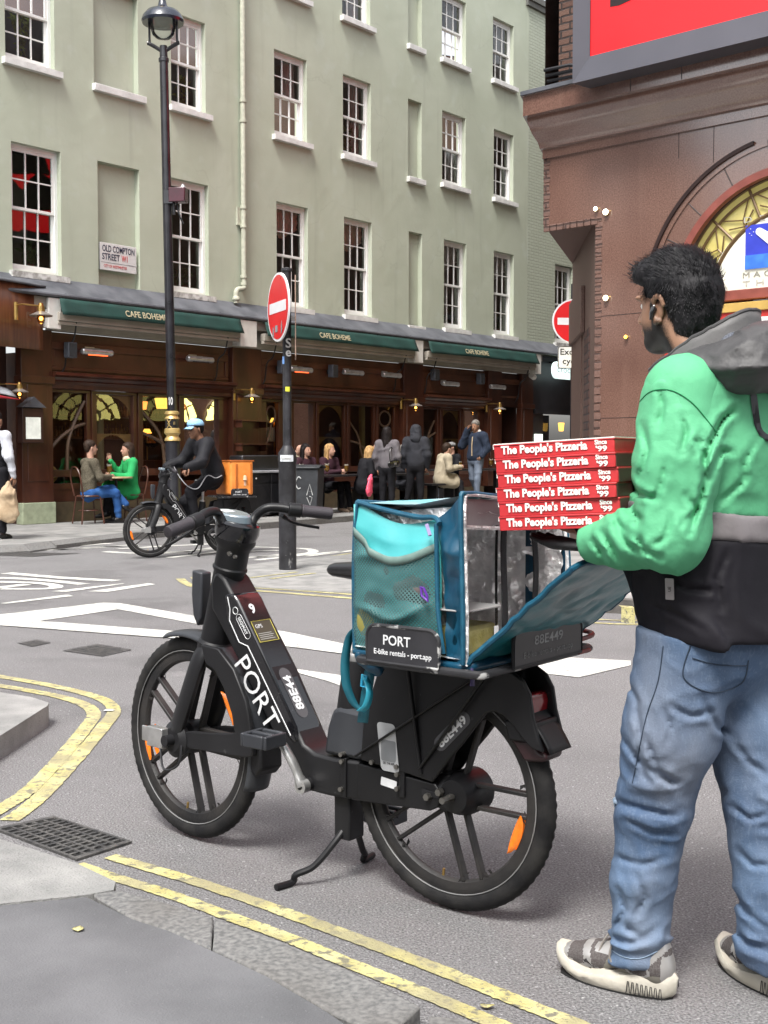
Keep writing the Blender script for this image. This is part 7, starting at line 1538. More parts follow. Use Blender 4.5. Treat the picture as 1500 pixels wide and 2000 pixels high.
# ---- trainers
sole=mat('cream midsole',(.46,.43,.36),.6,col2=(.54,.51,.44),sc=14,det=8,bump=.2); silv=mat('silver overlay',(.38,.37,.36),.32,.45,var=.15,sc=14); meshg=mat('taupe shoe mesh',(.06,.05,.048),.8,col2=(.10,.09,.088),sc=260,det=1,bump=.6,bsc=260,bd=.002); olive=mat('olive grey overlay',(.17,.16,.135),.6,var=.12); lace=mat('shoe laces',(.22,.20,.18),.7,var=.1); outs=mat('black outsole',(.012,.012,.012),.7,var=.2)
def shoe(loc,ang):
    t=bpy.data.objects.new('shoe',None)
    Mz=Matrix.Translation(Vector(loc))@Matrix.Rotation(ang,4,'Z')
    T=lambda p:tuple(Mz@Vector((p[0],p[1]*1.05,p[2]*1.22)))
    # footprint outline
    fp=[]
    for i in range(48):
        a=2*PI*i/48; x=.15+.15*math.cos(a); w=.040+.012*math.sin((x-.05)/.30*PI*1.1) if x>.0 else .03; y=w*math.sin(a)*(1.15 if x>.17 else .92)
        if abs(math.sin(a))>.3: y=w*math.copysign(abs(math.sin(a))**.55,math.sin(a))
        fp.append((x,y))
    b=MB(); n=len(fp)
    def ztop(x): return .030+.022*max(0,(.12-x)/.12)**1.0+.006*math.sin(x*21)+.016*max(0,(x-.24)/.06)
    rings=[(.0,.88,0),(.004,.96,0),(.012,1.02,0),(.5,1.03,1),(.8,1.05,1),(1.,.98,1)]
    vs=[]
    for zf_,sc_,rel in rings:
        for x,y in fp:
            toe=.018*max(0,(x-.22)/.08)**2; z=(zf_*ztop(x) if rel else zf_)+toe*(1 if not rel else 1-zf_*.2); vs.append(T((.15+(x-.15)*sc_,y*sc_,z)))
    b.add(vs,[(r*n+i,r*n+(i+1)%n,(r+1)*n+(i+1)%n,(r+1)*n+i) for r in range(len(rings)-1) for i in range(n)]+[tuple(range(n))[::-1],tuple((len(rings)-1)*n+i for i in range(n))])
    so=b.build('midsole',sole,rider,smooth=45)
    for s_ in(1,-1):
        b=MB(); zz=[(.008 if k%4 in(0,3) else .030) for k in range(33)]
        b.tube([T((.012+k*.0028,s_*(.0455+.006*math.sin((.012+k*.0028)*9)),zz[k])) for k in range(33)],.0011,4); b.build('sole_groove',outs,rider,smooth=0)
    b=MB(); b.prism([T((.15+(x-.15)*.97,y*.97,0))[:2] for x,y in fp],lambda a,c,z:(a,c,z),0.0,.004); b.build('outsole',outs,rider)
    up=[('f',T((.045,0,.055)),T((.10,0,.062)),.043,.043,(0,0,1),1.1),('f',T((.10,0,.060)),T((.20,0,.045)),.043,.042,(0,0,1),.85),('f',T((.20,0,.045)),T((.255,0,.040)),.044,.036,(0,0,1),.75),('c',T((.06,0,.07)),T((.055,0,.092)),.042,.040),('c',T((.09,0,.085)),T((.16,0,.065)),.028,.024)]
    V,Q=sdf_net([tuple(list(u)) for u in up],.0036,k=.02,cut=[('c',T((.08,0,.095)),T((.08,0,.16)),.036,.045),lambda P:P[:,2]-.02]); 
    inv=Mz.inverted(); inv=np.array(inv)
    def shmat(C):
        q=np.c_[C,np.ones(len(C))]@inv.T; x,y,z=q[:,0],q[:,1],q[:,2]; m=np.zeros(len(C),int)       # 0 mesh,1 silver,2 olive
        z=z/1.22; m[(z<.048)&(x<.15)]=2; m[(x>.262)|((z<.040)&(x>.2))]=1; m[(np.abs(x-.20-(z-.04)*.4)<.011)]=1; m[(np.abs(x-.145+(z-.05)*.5)<.013)]=2; m[(np.abs(z-.10+ (x-.02)*.9)<.010)&(x<.06)]=1; m[(x<.022)&(z<.085)]=1
        m[(((x-.075)/.024)**2+((z-.053)/.011)**2<1)]=0; m[((np.abs(((x-.075)/.024)**2+((z-.053)/.011)**2-1.3)<.35))]=1; m[(x>.10)&(x<.19)&(z>.066)&(np.abs(y)>.012)]=1
        m[(((x-.232)/.020)**2+((z-.047)/.013)**2<1)]=0; return m
    net_obj('shoe_upper',[(relax(V,Q,1),Q)],[meshg,silv,olive],rider,mi=shmat)
    b=MB()
    for k in range(5):
        x=.105+k*.020; z=.092-k*.0075
        b.tube(smooth_path([T((x,.026,z-.012)),T((x+.006,0,z+.002)),T((x+.010,-.026,z-.014))],4),.0025,6); b.tube(smooth_path([T((x+.004,-.026,z-.012)),T((x+.008,0,z+.003)),T((x+.012,.026,z-.014))],4),.0025,6)
    b.tube(smooth_path([T((.105,.01,.10)),T((.13,.035,.108)),T((.145,.045,.07)),T((.13,.046,.05))],5),.0025,6); b.tube(smooth_path([T((.105,.01,.10)),T((.14,.0,.118)),T((.17,.02,.09)),T((.18,.035,.06))],5),.0025,6)
    b.build('laces',lace,rider)
    for s in(1,-1):
        b=MB(); P=[(.205,.052),(.19,.040),(.165,.036),(.125,.046),(.095,.062),(.13,.043),(.165,.031),(.195,.033),(.212,.046)]
        bv=BVHTree.FromPolygons([Vector(v) for v in V],[tuple(q) for q in Q]); pts=[]
        dl=Mz.to_3x3()@Vector((0,-s,0))
        for x,z in P: 
            h=bv.ray_cast(Vector(T((x,s*.12,z))),dl); pts.append((h[0] if h[0] is not None else Vector(T((x,s*.045,z))))-dl*.0015)
        b.add(pts,[tuple(range(len(pts)))]); b.build('side_stripe',mat('shoe stripe',(.02,.018,.018),.25,var=0,coat=.6),rider,solid=.0015)
shoe((.025,.122,0),R(2)); shoe((-.235,-.02,0),R(-28))
b=MB(); b.cyl((.105,.122,.06),(.112,.121,.15),.036,.042,seg=18); b.cyl((-.160,-.058,.06),(-.14,-.052,.15),.036,.042,seg=18); loose(b,'sock',mat('black sock',(.012,.012,.014),.8,bump=.5),rider)
# ================================================================ OTHER PEOPLE
skl=skin('fair skin',(.42,.235,.17),(.50,.29,.21)); skm=skin('olive skin',(.27,.14,.085),(.33,.175,.11)); skd=skin('tan skin',(.20,.10,.062),(.25,.13,.08))
def cloth(name,c,c2=None,**k): return mat(name,c,.85,spec=.15,col2=c2 or tuple(min(1,x*1.5+.004) for x in c),sc=k.pop('sc',5),det=8,bump=.5,bsc=k.pop('bsc',40),bd=.006,**k)
def hm(name,c): return mat(name,c,.55,col2=tuple(x*1.9 for x in c),sc=50,bump=.6,bsc=120,bd=.004,stretch=(1,1,.3),spec=.15)
STAND=dict(pel=(0,0,.93),ch=(0,0,1.30),nk=(0,0,1.45),hd=(.02,0,1.60),sL=(0,.17,1.39),sR=(0,-.17,1.39),eL=(-.03,.235,1.12),eR=(-.03,-.235,1.12),wL=(.06,.22,.88),wR=(.06,-.22,.88),hL=(0,.085,.90),hR=(0,-.085,.90),kL=(.02,.095,.49),kR=(.02,-.095,.49),aL=(-.01,.10,.08),aR=(-.01,-.10,.08))
SIT=dict(pel=(0,0,.52),ch=(.02,0,.90),nk=(.04,0,1.06),hd=(.07,0,1.21),sL=(.03,.17,1.0),sR=(.03,-.17,1.0),eL=(.10,.235,.76),eR=(.10,-.235,.76),wL=(.33,.14,.80),wR=(.33,-.14,.80),hL=(0,.085,.50),hR=(0,-.085,.50),kL=(.43,.11,.52),kR=(.43,-.11,.52),aL=(.42,.11,.08),aR=(.42,-.11,.08))
def figure(label,loc,face,pose,over,skn,hair,top,pants,shoe_m,style,scale=1.,coat=0.,long=0.,h=.014,group=None,bald=0,sleeve_r=1.,grip_=None,hood_=None,collar_=None):
    J=dict(pose); J.update(over); J={k:np.array(v,float) for k,v in J.items()}
    t=thing('person',label,'person',loc,face,group); t.scale=(scale,)*3
    hd,nk=J['hd'],J['nk']; f=np.array(over.get('look',(1,0,0)),float); f/=np.linalg.norm(f); l=np.cross((0,0,1),f); l/=np.linalg.norm(l); u=np.cross(f,l)
    M3=np.stack([f,l,u],1)
    def hp_(a,b,c): return tuple(hd+f*a+l*b+u*c)
    head=[('e',hp_(-.012,0,.035),(.095,.074,.09),M3),('e',hp_(.026,0,-.025),(.068,.060,.082),M3),('c',hp_(.04,0,-.078),hp_(.06,0,-.09),.034,.024),('c',hp_(.086,0,.01),hp_(.104,0,-.026),.009,.013,('k',.01)),('c',hp_(-.02,0,-.06),tuple(nk),.052,.056),('c',hp_(0,.076,.008),hp_(-.006,.078,-.03),.012,.008,('k',.006)),('c',hp_(0,-.076,.008),hp_(-.006,-.078,-.03),.012,.008,('k',.006)),('c',hp_(.085,.02,-.062),hp_(.085,-.02,-.062),.008,.008,('k',.006))]
    nets=[sdf_net(head,.009,k=.02,cut=[('e',hp_(.098,.032,.006),(.016,.016,.010)),('e',hp_(.098,-.032,.006),(.016,.016,.010))])]
    bp=[('c',J['nk'],J['ch'],.055,.11),('c',J['ch'],J['pel'],.11,.11)]
    for s_ in'LR':
        bp+=[('c',J['s'+s_],J['e'+s_],.045,.038),('c',J['e'+s_],J['w'+s_],.036,.025),('c',J['s'+s_],J['ch'],.05,.08),('c',J['h'+s_],J['k'+s_],.07,.05),('c',J['k'+s_],J['a'+s_],.048,.032)]
    nets.append(sdf_net(bp,.016))
    for s_,sg in(('L',1),('R',-1)):
        d=J['w'+s_]-J['e'+s_]; pn=over.get('palm'+s_,(0,-sg*1.,0)); nets.append(sdf_net(hand(J['w'+s_]-d/np.linalg.norm(d)*.01,over.get('hand'+s_,d),pn,sg*over.get('tside',1),over.get('curl',.45),.95),.0055,k=.01,pad=.015))
    net_obj('body',nets,skn,t)
    for sg in(1,-1): MB().ball(hp_(.084,sg*.031,.006),.0085,8,6).build('eye',black,t)
    # clothes
    sd_=abs(hash(label))%97 if 0 else sum(map(ord,label))%97
    dd=lambda P:fold(.010,6,(1,1,.7),sd_)(P)
    tp=[('f',J['ch']+np.array([0,0,.02]),J['pel']+np.array([0,0,.05]),.145,.14+coat,(1,0,0),.82),('c',J['sL'],J['sR'],.068+coat*.5,.068+coat*.5),('c',J['nk']-np.array([0,0,.05]),J['ch'],.07,.12)]
    for s_ in'LR': tp+=[('c',J['s'+s_],J['e'+s_],.068*sleeve_r+coat*.4,.056*sleeve_r+coat*.3),('c',J['e'+s_],J['w'+s_],.054*sleeve_r+coat*.3,.038*sleeve_r+coat*.3)]
    if long:
        for s_ in'LR': tp.append(('c',J['h'+s_],J['h'+s_]+(J['k'+s_]-J['h'+s_])*long,.115,.10))
        tp.append(('f',J['pel'],(J['pel']+(J['kL']+J['kR'])*.5*long+J['pel']*(0))/(1+long) if 0 else J['pel']*(1-long)+(J['kL']+J['kR'])*.5*long,.15,.16,(1,0,0),.8))
    V,Q=sdf_net(tp,h,k=.04,disp=dd,cut=[('e',tuple(nk+f*.02+np.array([0,0,.03])),(.062,.06,.06))]+([('c',J['w'+s_],J['w'+s_]+(J['w'+s_]-J['e'+s_]),.001,.001) for s_ in'']));net_obj('coat' if long else 'jacket',[(relax(V,Q,1),Q)],top,t)
    lp_=[('f',J['pel'],(J['hL']+J['hR'])/2,.13,.15,(1,0,0),.85)]
    for s_ in'LR': lp_+=[('c',J['h'+s_],J['k'+s_],.095,.068),('c',J['k'+s_],J['a'+s_]+np.array([0,0,.03]),.066,.052)]
    V,Q=sdf_net(lp_,h,k=.025,disp=dd); net_obj('trousers',[(relax(V,Q,1),Q)],pants,t)
    for s_ in'LR':
        a=J['a'+s_]; kd=J['k'+s_]-a; fd2=np.array(over.get('toe'+s_,(1,0,-.12 if 'toe'+s_ not in over else 0)),float); fd2/=np.linalg.norm(fd2)
        V,Q=sdf_net([('c',a+fd2*-.05+np.array([0,0,-.035]),a+fd2*.12+np.array([0,0,-.04]),.038,.034),('c',a+fd2*.08+np.array([0,0,-.045]),a+fd2*.17+np.array([0,0,-.045]),.036,.028),('c',a+np.array([0,0,0]),a+np.array([0,0,-.03]),.042,.045)],.010,k=.02); net_obj('shoe',[(V,Q)],shoe_m,t)
    if collar_: b=MB(); V,Q=sdf_net([('c',nk+l*.06,nk-l*.06,.045,.045),('c',nk+f*.05,nk-f*.05,.055,.055)],.011,disp=dd); net_obj('scarf',[(V,Q)],collar_,t)
    hdf=lambda P:-.006*np.abs(vnoise(P,45,sd_))
    hpn=[('e',hp_(-.022,0,.052),(.10,.082,.088),M3),('e',hp_(-.06,0,0),(.05,.066,.075),M3)]
    fc=lambda P:(lambda x,z:np.maximum(-9,(.055-x)+np.clip(z-.05,0,1)*2.))((P-hd)@f,(P-hd)@u)
    ec=lambda P:(lambda x,y,z:np.maximum(-(x+.02),z-.012) if 0 else np.maximum(np.maximum(-(x+.012),x-.2),z-.012))((P-hd)@f,(P-hd)@l,(P-hd)@u)
    if style=='short': V,Q=sdf_net(hpn,.008,k=.02,cut=[fc,ec],disp=hdf); net_obj('hair',[(V,Q)],hair,t)
    if style=='long':
        bk=-f*.03; Lh=over.get('hairlen',.32)
        pr=hpn+[('c',hp_(-.03,.07,.02),tuple(hd+l*.085+bk-u*.05-np.array([0,0,Lh*.6])),.03,.032),('c',hp_(-.03,-.07,.02),tuple(hd-l*.085+bk-u*.05-np.array([0,0,Lh*.6])),.03,.032),('c',hp_(-.06,0,0),tuple(hd-f*.10-np.array([0,0,Lh])),.065,.05),('c',hp_(-.05,.045,0),tuple(hd-f*.08+l*.06-np.array([0,0,Lh*.9])),.045,.03),('c',hp_(-.05,-.045,0),tuple(hd-f*.08-l*.06-np.array([0,0,Lh*.9])),.045,.03)]
        fc2=lambda P:(lambda x,y,z:np.maximum(np.maximum(-(x-.035),np.abs(y)-.058),z-.06))((P-hd)@f,(P-hd)@l,(P-hd)@u)
        V,Q=sdf_net(pr,.010,k=.03,cut=[fc,fc2],disp=lambda P:-.010*np.abs(vnoise(P*np.array([1,1,.25]),40,sd_))); net_obj('hair',[(V,Q)],hair,t)
    if hood_ is not None:
        V,Q=sdf_net([('e',hp_(-.02,0,.03),(.125,.105,.125),M3),('c',hp_(-.05,0,-.03),tuple(nk-f*.05),.11,.12)],.012,k=.04,cut=[('e',hp_(.12,0,-.01),(.08,.075,.10))],disp=lambda P:fold(.012,9,(1,1,.6),sd_)(P)); net_obj('hood',[(V,Q)],hood_,t)
    return t,J,hp_
def GZ(x,y,z=.104): return G(x,y,z)
def ang(v): return math.atan2(v[1],v[0])
AU=ang(U1)
def FP(u,off,z=.104): p=O1+U1*u-N1*off; return np.array([p[0],p[1],z])
pal2=0; pal=cloth
black_c=cloth('black cloth',(.008,.008,.010)); dkgrey=cloth('charcoal cloth',(.022,.023,.028)); navyc=cloth('navy puffer cloth',(.018,.025,.042),(.03,.04,.065)); tweed=cloth('brown tweed',(.07,.06,.042),(.13,.115,.085),sc=60); bjean=cloth('bright blue jeans',(.02,.07,.22),(.045,.13,.34)); greenc=cloth('green wool coat',(.02,.27,.08),(.035,.36,.12)); wool=cloth('cream knit',(.45,.40,.28)); greyj=cloth('grey jacket cloth',(.10,.09,.10),(.15,.14,.15)); trench=cloth('beige trench cloth',(.29,.25,.18),(.40,.35,.26)); gjean=cloth('faded grey jeans',(.09,.11,.15),(.15,.18,.23)); plum=cloth('plum jumper',(.03,.012,.018)); bshoe=mat('black leather',(.010,.009,.009),.35,var=.2); wshoe=mat('white trainers',(.55,.55,.55),.6,var=.1); tshoe=mat('tan shoes',(.30,.22,.16),.6)
hbrown=hm('dark brown hair',(.022,.014,.010)); hblond=hm('long blonde hair',(.26,.16,.07)); hdark=hm('near black hair',(.008,.006,.006)); hgrey=hm('grey hair',(.11,.10,.09))
seatz=.46
# -- pair at the small round table, left
tb=FP(FU(226,884,-.80)[0],.80); tz=tb[2]
t=thing('cafe_table','small round cafe table with pale top between the tweed jacket and the green coat','table',tb)
MB().lathe([(.0001,.735),(.27,.735),(.275,.75),(.27,.765),(.0001,.765)],(0,0,0),32).build('tabletop',mat('pale table top',(.40,.31,.17),.35,var=.15),t); MB().lathe([(.22,.0),(.22,.02),(.03,.05),(.025,.735)],(0,0,0),20).build('pedestal',black,t)
beer=mat('amber beer',(.42,.22,.03),.15,col2=(.55,.33,.06),coat=.6); foam=mat('beer foam',(.75,.71,.6),.7,var=.05); gl_=glassmat('drinking glass',(.93,.93,.93),.03,1.,1.3)
def beerglass(loc,label,sc=1.,full=.8,dark=0):
    t=thing('beer_glass',label,'beer glass',loc,0,'drinks on the pavement tables'); s=sc
    MB().lathe([(.032*s,0),(.032*s,.004*s),(.006*s,.01*s),(.006*s,.04*s),(.03*s,.06*s),(.038*s,.11*s),(.033*s,.17*s),(.031*s,.17*s)],(0,0,0),18).build('glass',gl_,t); MB().lathe([(.001,.052*s),(.028*s,.065*s),(.035*s,.11*s),(.033*s,.14*s),(.001,.14*s)],(0,0,0),16).build('beer',beer if not dark else mat('dark beer',(.05,.015,.006),.15),t); MB().lathe([(.001,.1405*s),(.033*s,.1405*s),(.031*s,.16*s),(.001,.16*s)],(0,0,0),16).build('foam',foam,t)
beerglass(tb+np.array([-.10,-.05,.766]),'full beer glass on the small round table left of the sitting woman in green',1.25); 
def chair(loc,rz,label):
    t=thing('bistro_chair',label,'chair',loc,rz,'bentwood bistro chairs'); m=mat('bentwood',(.07,.025,.015),.4,var=.2)
    MB().lathe([(.0001,.44),(.19,.44),(.20,.455),(.19,.47),(.0001,.47)],(0,0,0),24).build('seat',m,t)
    MB().tube(smooth_path([(-.17,.18,.46),(-.22,.20,.75),(-.24,.12,.90),(-.245,0,.93),(-.24,-.12,.90),(-.22,-.20,.75),(-.17,-.18,.46)],6),.014,8).build('backrest',m,t)
    for a,c in((.14,.14),(.14,-.14),(-.15,.15),(-.15,-.15)): MB().tube([(a,c,.45),(a*1.35,c*1.3,0)],.013,8).build('leg',m,t)
    MB().tube([(.16*math.cos(k*PI/8),.16*math.sin(k*PI/8),.22) for k in range(16)],.008,6,closed=True).build('stretcher',m,t)
    return t
f1=ang((.80,.60)); c1=FP(FU(172,884,-.78)[0],.78); chair(c1,f1,'bentwood bistro chair under the person in the tweed jacket')
figure('person in brown tweed jacket and bright blue jeans with legs crossed at the small table',c1+np.array([0,0,-.0]),f1,SIT,dict(kL=(.42,.02,.56),aL=(.62,-.10,.28),toeL=(.9,-.2,-.5),kR=(.44,-.08,.50),aR=(.50,-.06,.08),wL=(.36,.04,.77),wR=(.36,-.06,.77),hd=(.05,0,1.24),look=(.95,-.15,0)),skl,hbrown,tweed,bjean,bshoe,'short',coat=.01)
c2=FP(FU(256,884,-.72)[0],.72); f2_=ang((-.85,-.50)); chair(c2,f2_,'bentwood bistro chair under the person in the green coat')
figure('person in bright green coat and cream scarf with one hand raised at the table',c2,f2_,SIT,dict(eR=(.12,-.24,.80),wR=(.30,-.20,1.02),palmR=(0,1,0),handR=(.2,-.1,1),curl=.25,wL=(.34,.05,.80),kL=(.42,.06,.52),kR=(.40,-.04,.56),aL=(.34,.10,.08),aR=(.46,.04,.16),look=(1,.05,0),hairlen=.30),skl,hbrown,greenc,black_c,bshoe,'long',long=.95,collar_=wool)
# -- waiter at the left edge carrying a paper bag
w0=GZ(-6,1052); figure('person in black waistcoat and white sleeves partly out of frame at the left edge',w0,ang((.35,.9)),STAND,dict(wR=(.05,-.25,.84),eR=(-.02,-.24,1.10)),skm,hdark,mat('white shirt',(.55,.57,.62),.8,var=.1),black_c,bshoe,'short')
t=thing('paper_carrier','crumpled brown paper carrier bag hanging from the hand at the left edge','paper bag',w0+np.array([.20,-.12,.30]),R(15))
V,Q=sdf_net([('f',(0,0,.05),(0,0,.30),.13,.10,(0,1,0),.5),('c',(0,0,.32),(0,0,.45),.09,.03)],.012,k=.03,disp=lambda P:fold(.014,9,(1,1,.6),5)(P)); net_obj('bag_body',[(V,Q)],mat('brown paper',(.36,.26,.16),.85,col2=(.46,.35,.23),sc=9,bump=.5,bsc=30),t)
V,Q=sdf_net([('f',(0,0,1.32),(0,0,1.0),.155,.15,(1,0,0),.84)],.014,disp=lambda P:fold(.008,7,(1,1,1),3)(P)); wv_=[o for o in S.objects if o.get('label','').startswith('person in black waistcoat')][0]; net_obj('waistcoat',[(V,Q)],black_c,wv_)
# -- people at the long tables
def grp(px,py,d): return None
blk_t=mat('black table lacquer',(.010,.010,.011),.35,col2=(.02,.02,.022),sc=4,coat=.3)
def longtable(c,L,label,D=.6):
    t=thing('pub_table',label,'table',c,AU,'long black pavement tables')
    MB().box(-L/2,L/2,-D/2,D/2,.70,.74).build('tabletop',blk_t,t,bevel=.01); 
    for x in(-L/2+.25,L/2-.25): MB().box(x-.05,x+.05,-.05,.05,.05,.70).box(x-.10,x+.10,-D/2+.04,D/2-.04,0,.05).build('trestle_leg',blk_t,t,bevel=.01)
def bench(c,L,label):
    t=thing('bench',label,'bench',c,AU,'black benches by the long tables'); MB().box(-L/2,L/2,-.14,.14,.42,.46).build('seat',blk_t,t,bevel=.008)
    for x in(-L/2+.2,L/2-.2): MB().box(x-.03,x+.03,-.12,.12,0,.42).build('leg',blk_t,t)
def up_px(x): return FU(x,884,-1.4)[0]
uA=up_px(655); longtable(FP(uA,1.45),2.1,'long black table in front of the middle bay with two beers'); bench(FP(uA,.85),2.1,'black bench against the middle bay behind the long table'); 
uB=up_px(765); longtable(FP(uB,1.5),1.5,'black table hidden behind the standing grey and hooded people'); bench(FP(uB,.9),1.4,'black bench against the wall behind the standing people')
uC=up_px(925); longtable(FP(uC,1.3,.17),2.6,'black table beside the person in the navy jacket, with glasses on it'); bench(FP(FU(862,884,-1.95)[0],1.95,.17),1.0,'short black bench under the person in the beige trench coat')
tA=FP(uA,1.45)
beerglass(FP(up_px(627),1.55,.845),'tall beer glass on the long table by the blonde person\'s elbow',1.3); beerglass(FP(up_px(669),1.5,.845),'beer glass in front of the laughing blonde person\'s hands',1.2)
beerglass(FP(up_px(903),1.35,.91),'empty tumbler on the table left of the person in navy',1.,dark=0); beerglass(FP(up_px(947),1.3,.91),'part full glass on the table just right of the person in navy',1.1); beerglass(FP(up_px(966),1.3,.91),'tallest stemmed glass on the far table, by the pizza boxes',1.3)
def wallseat(px,off=.85,z=.104): return FP(FU(px,884,-off)[0],off,z)
out=ang(-N1)                                      # facing the street
figure('dark haired laughing person in pink and black seated just right of the sign post',wallseat(594),ang((.6,-.75)),SIT,dict(look=(1,.3,0),hairlen=.3,wL=(.34,.05,.80),wR=(.34,-.05,.80)),skl,hdark,plum,black_c,bshoe,'long')
beerglass(FP(up_px(596),1.3,.845),'dark beer glass held in front of the laughing dark haired person',1.25,dark=1)
figure('laughing person with very long wavy blonde hair seated at the long table',wallseat(640),ang((.75,-.65)),SIT,dict(look=(1,.25,0),hairlen=.42,wL=(.38,.08,.80),wR=(.38,-.04,.80),aL=(.52,.1,.08),aR=(.50,-.12,.08)),skl,hblond,plum,black_c,tshoe,'long')
figure('fair haired person in a black coat leaning at the right end of a table',wallseat(706,1.75),ang((.85,.45)),SIT,dict(ch=(.08,0,.90),nk=(.15,0,1.03),hd=(.20,0,1.16),sL=(.12,.17,.98),sR=(.12,-.17,.98),look=(.95,-.1,-.15),hairlen=.2,wL=(.40,.1,.78),wR=(.42,-.1,.78)),skl,hblond,black_c,black_c,bshoe,'long',long=.8)
figure('bald headed person in dark clothes half hidden behind the grey jacket',wallseat(737,1.0),ang((-.3,-.9)),SIT,dict(look=(.9,.4,0)),skl,hgrey,dkgrey,black_c,bshoe,'none')
figure('person with long dark wavy hair and grey jacket standing with their back turned',FP(FU(756,884,-2.35)[0],2.35),ang((.30,.95)),STAND,dict(wR=(.14,-.20,1.02),eR=(-.02,-.24,1.13),hairlen=.34,look=(.95,-.15,0)),skm,hdark,greyj,black_c,bshoe,'long',scale=.96,coat=.025)
figure('grey bearded person seated between the two standing people, facing the street',wallseat(785,.95),out,SIT,dict(look=(1,.15,-.1)),skl,hgrey,black_c,dkgrey,tshoe,'short')
figure('person standing with their back turned and a dark hood up',FP(FU(812,884,-2.2)[0],2.2),ang((.15,.98)),STAND,dict(hL=(0,.085,.90),kL=(.04,.13,.49),aL=(.02,.20,.08),nk=(.03,0,1.44),hd=(.06,0,1.58)),skm,hdark,dkgrey,black_c,bshoe,'none',coat=.035,hood_=dkgrey,sleeve_r=1.25)
figure('person in a beige trench coat seated with their back to the street',FP(FU(860,884,-1.9)[0],1.9,.17),ang((.93,.38)),SIT,dict(ch=(.06,0,.90),nk=(.13,0,1.04),hd=(.17,0,1.17),sL=(.10,.18,.99),sR=(.10,-.18,.99),wL=(.42,.08,.80),wR=(.42,-.10,.80),kR=(.40,-.14,.46),aR=(.42,-.20,.10),look=(.95,.0,-.1)),skl,hbrown,trench,black_c,wshoe,'short',coat=.03,long=.75)
cw,cj,ch_=figure('person in dark clothes and a grey cap seated facing left, behind the beige trench coat',FP(FU(886,884,-.75)[0],.75,.17),ang((-.75,-.6)),SIT,dict(look=(1,-.1,-.1),wL=(.38,.1,.82),wR=(.38,-.1,.82)),skl,hbrown,black_c,gjean,wshoe,'short')
def cap(t,hp,m,brim=1.):
    V,Q=sdf_net([('e',hp(-.015,0,.062),(.108,.092,.075))],.007,cut=[lambda P:P[:,2]-(hp(0,0,.045)[2])],disp=lambda P:.0012*vnoise(P,50)); o=net_obj('cap',[(relax(V,Q,1),Q)],m,t)
    b=MB(); a=np.array(hp(0,0,0)); fx=np.array(hp(1,0,0))-a; ly=np.array(hp(0,1,0))-a; uz=np.array(hp(0,0,1))-a
    b.grid(lambda u,v:tuple(a+fx*(.07+.085*v*math.sin(PI*(.12+.76*u))**.6)+ly*((u-.5)*.15)+uz*(.052-.02*v-.012*abs(u-.5)*2)),14,5); b.build('cap_brim',m,t,solid=.004)
cap(cw,ch_,cloth('grey cap cloth',(.16,.16,.16)))
pn=FP(FU(929,884,-2.0)[0],2.0,.19); figure_=figure('person in navy padded jacket and grey jeans talking on a phone',pn,ang((-.55,-.83)),STAND,dict(eR=(.06,-.29,1.20),wR=(.12,-.13,1.52),handR=(-.1,.25,1),palmR=(-.2,1,0),curl=.7,look=(.95,.0,-.15),kL=(.10,.10,.50),aL=(.12,.10,.08),kR=(-.02,-.09,.50),aR=(-.28,-.09,.16),toeR=(.7,0,-.7),eL=(-.02,.27,1.14),wL=(.10,.20,.98)),skm,hgrey,navyc,gjean,wshoe,'short',scale=1.03,coat=.045,sleeve_r=1.2)
b=MB(); hx=figure_[2]; b.obox(hx(.02,-.095,-.02),.012,.035,.14); b.build('phone',black,figure_[0])
V,Q=sdf_net([('c',hx(-.05,.05,-.12),hx(-.05,-.05,-.12),.05,.05),('c',hx(-.03,.07,-.13),hx(.05,.06,-.17),.03,.03)],.012); net_obj('fleece_collar',[(V,Q)],cloth('pale fleece',(.4,.38,.36)),figure_[0])
b=MB(); b.tube([(.135,.0,1.38),(.165,.0,1.2),(.165,.0,.98)],.012,6,flat=.4); b.build('zip_strip',mat('tan zip',(.35,.27,.17),.6),figure_[0])
# handbag and pink bag
hb_=FP(FU(757,884,-2.5)[0]+.12,2.55,1.05); t=thing('handbag','small black shoulder bag with silver buckle on the back of the grey jacket','handbag',hb_,AU)
V,Q=sdf_net([('f',(-.10,0,.0),(.10,0,.02),.07,.075,(0,1,0),.5)],.010,disp=lambda P:.006*vnoise(P,40)); net_obj('bag_body',[(V,Q)],mat('black handbag leather',(.01,.01,.011),.25,coat=.5),t); MB().tube(smooth_path([(-.10,0,.04),(-.10,.02,.22),(-.02,.05,.33),(.08,.05,.22),(.10,0,.04)],6),.012,6,flat=.4).build('strap',MT['black handbag leather'],t); MB().box(-.02,.03,-.05,-.042,-.01,.03).build('buckle',steel,t)
pk=FP(FU(722,884,-2.3)[0],2.3,.50); t=thing('pink_bag','bright pink carrier bag hanging beside the grey jacket','bag',pk,AU+.3); V,Q=sdf_net([('f',(-.02,0,.05),(.03,0,.22),.12,.08,(0,1,0),.4),('c',(.03,0,.26),(.06,0,.34),.05,.02)],.011,disp=lambda P:fold(.01,10,(1,1,1),8)(P)); net_obj('bag_body',[(V,Q)],mat('pink plastic',(.75,.09,.16),.4,var=.1),t)
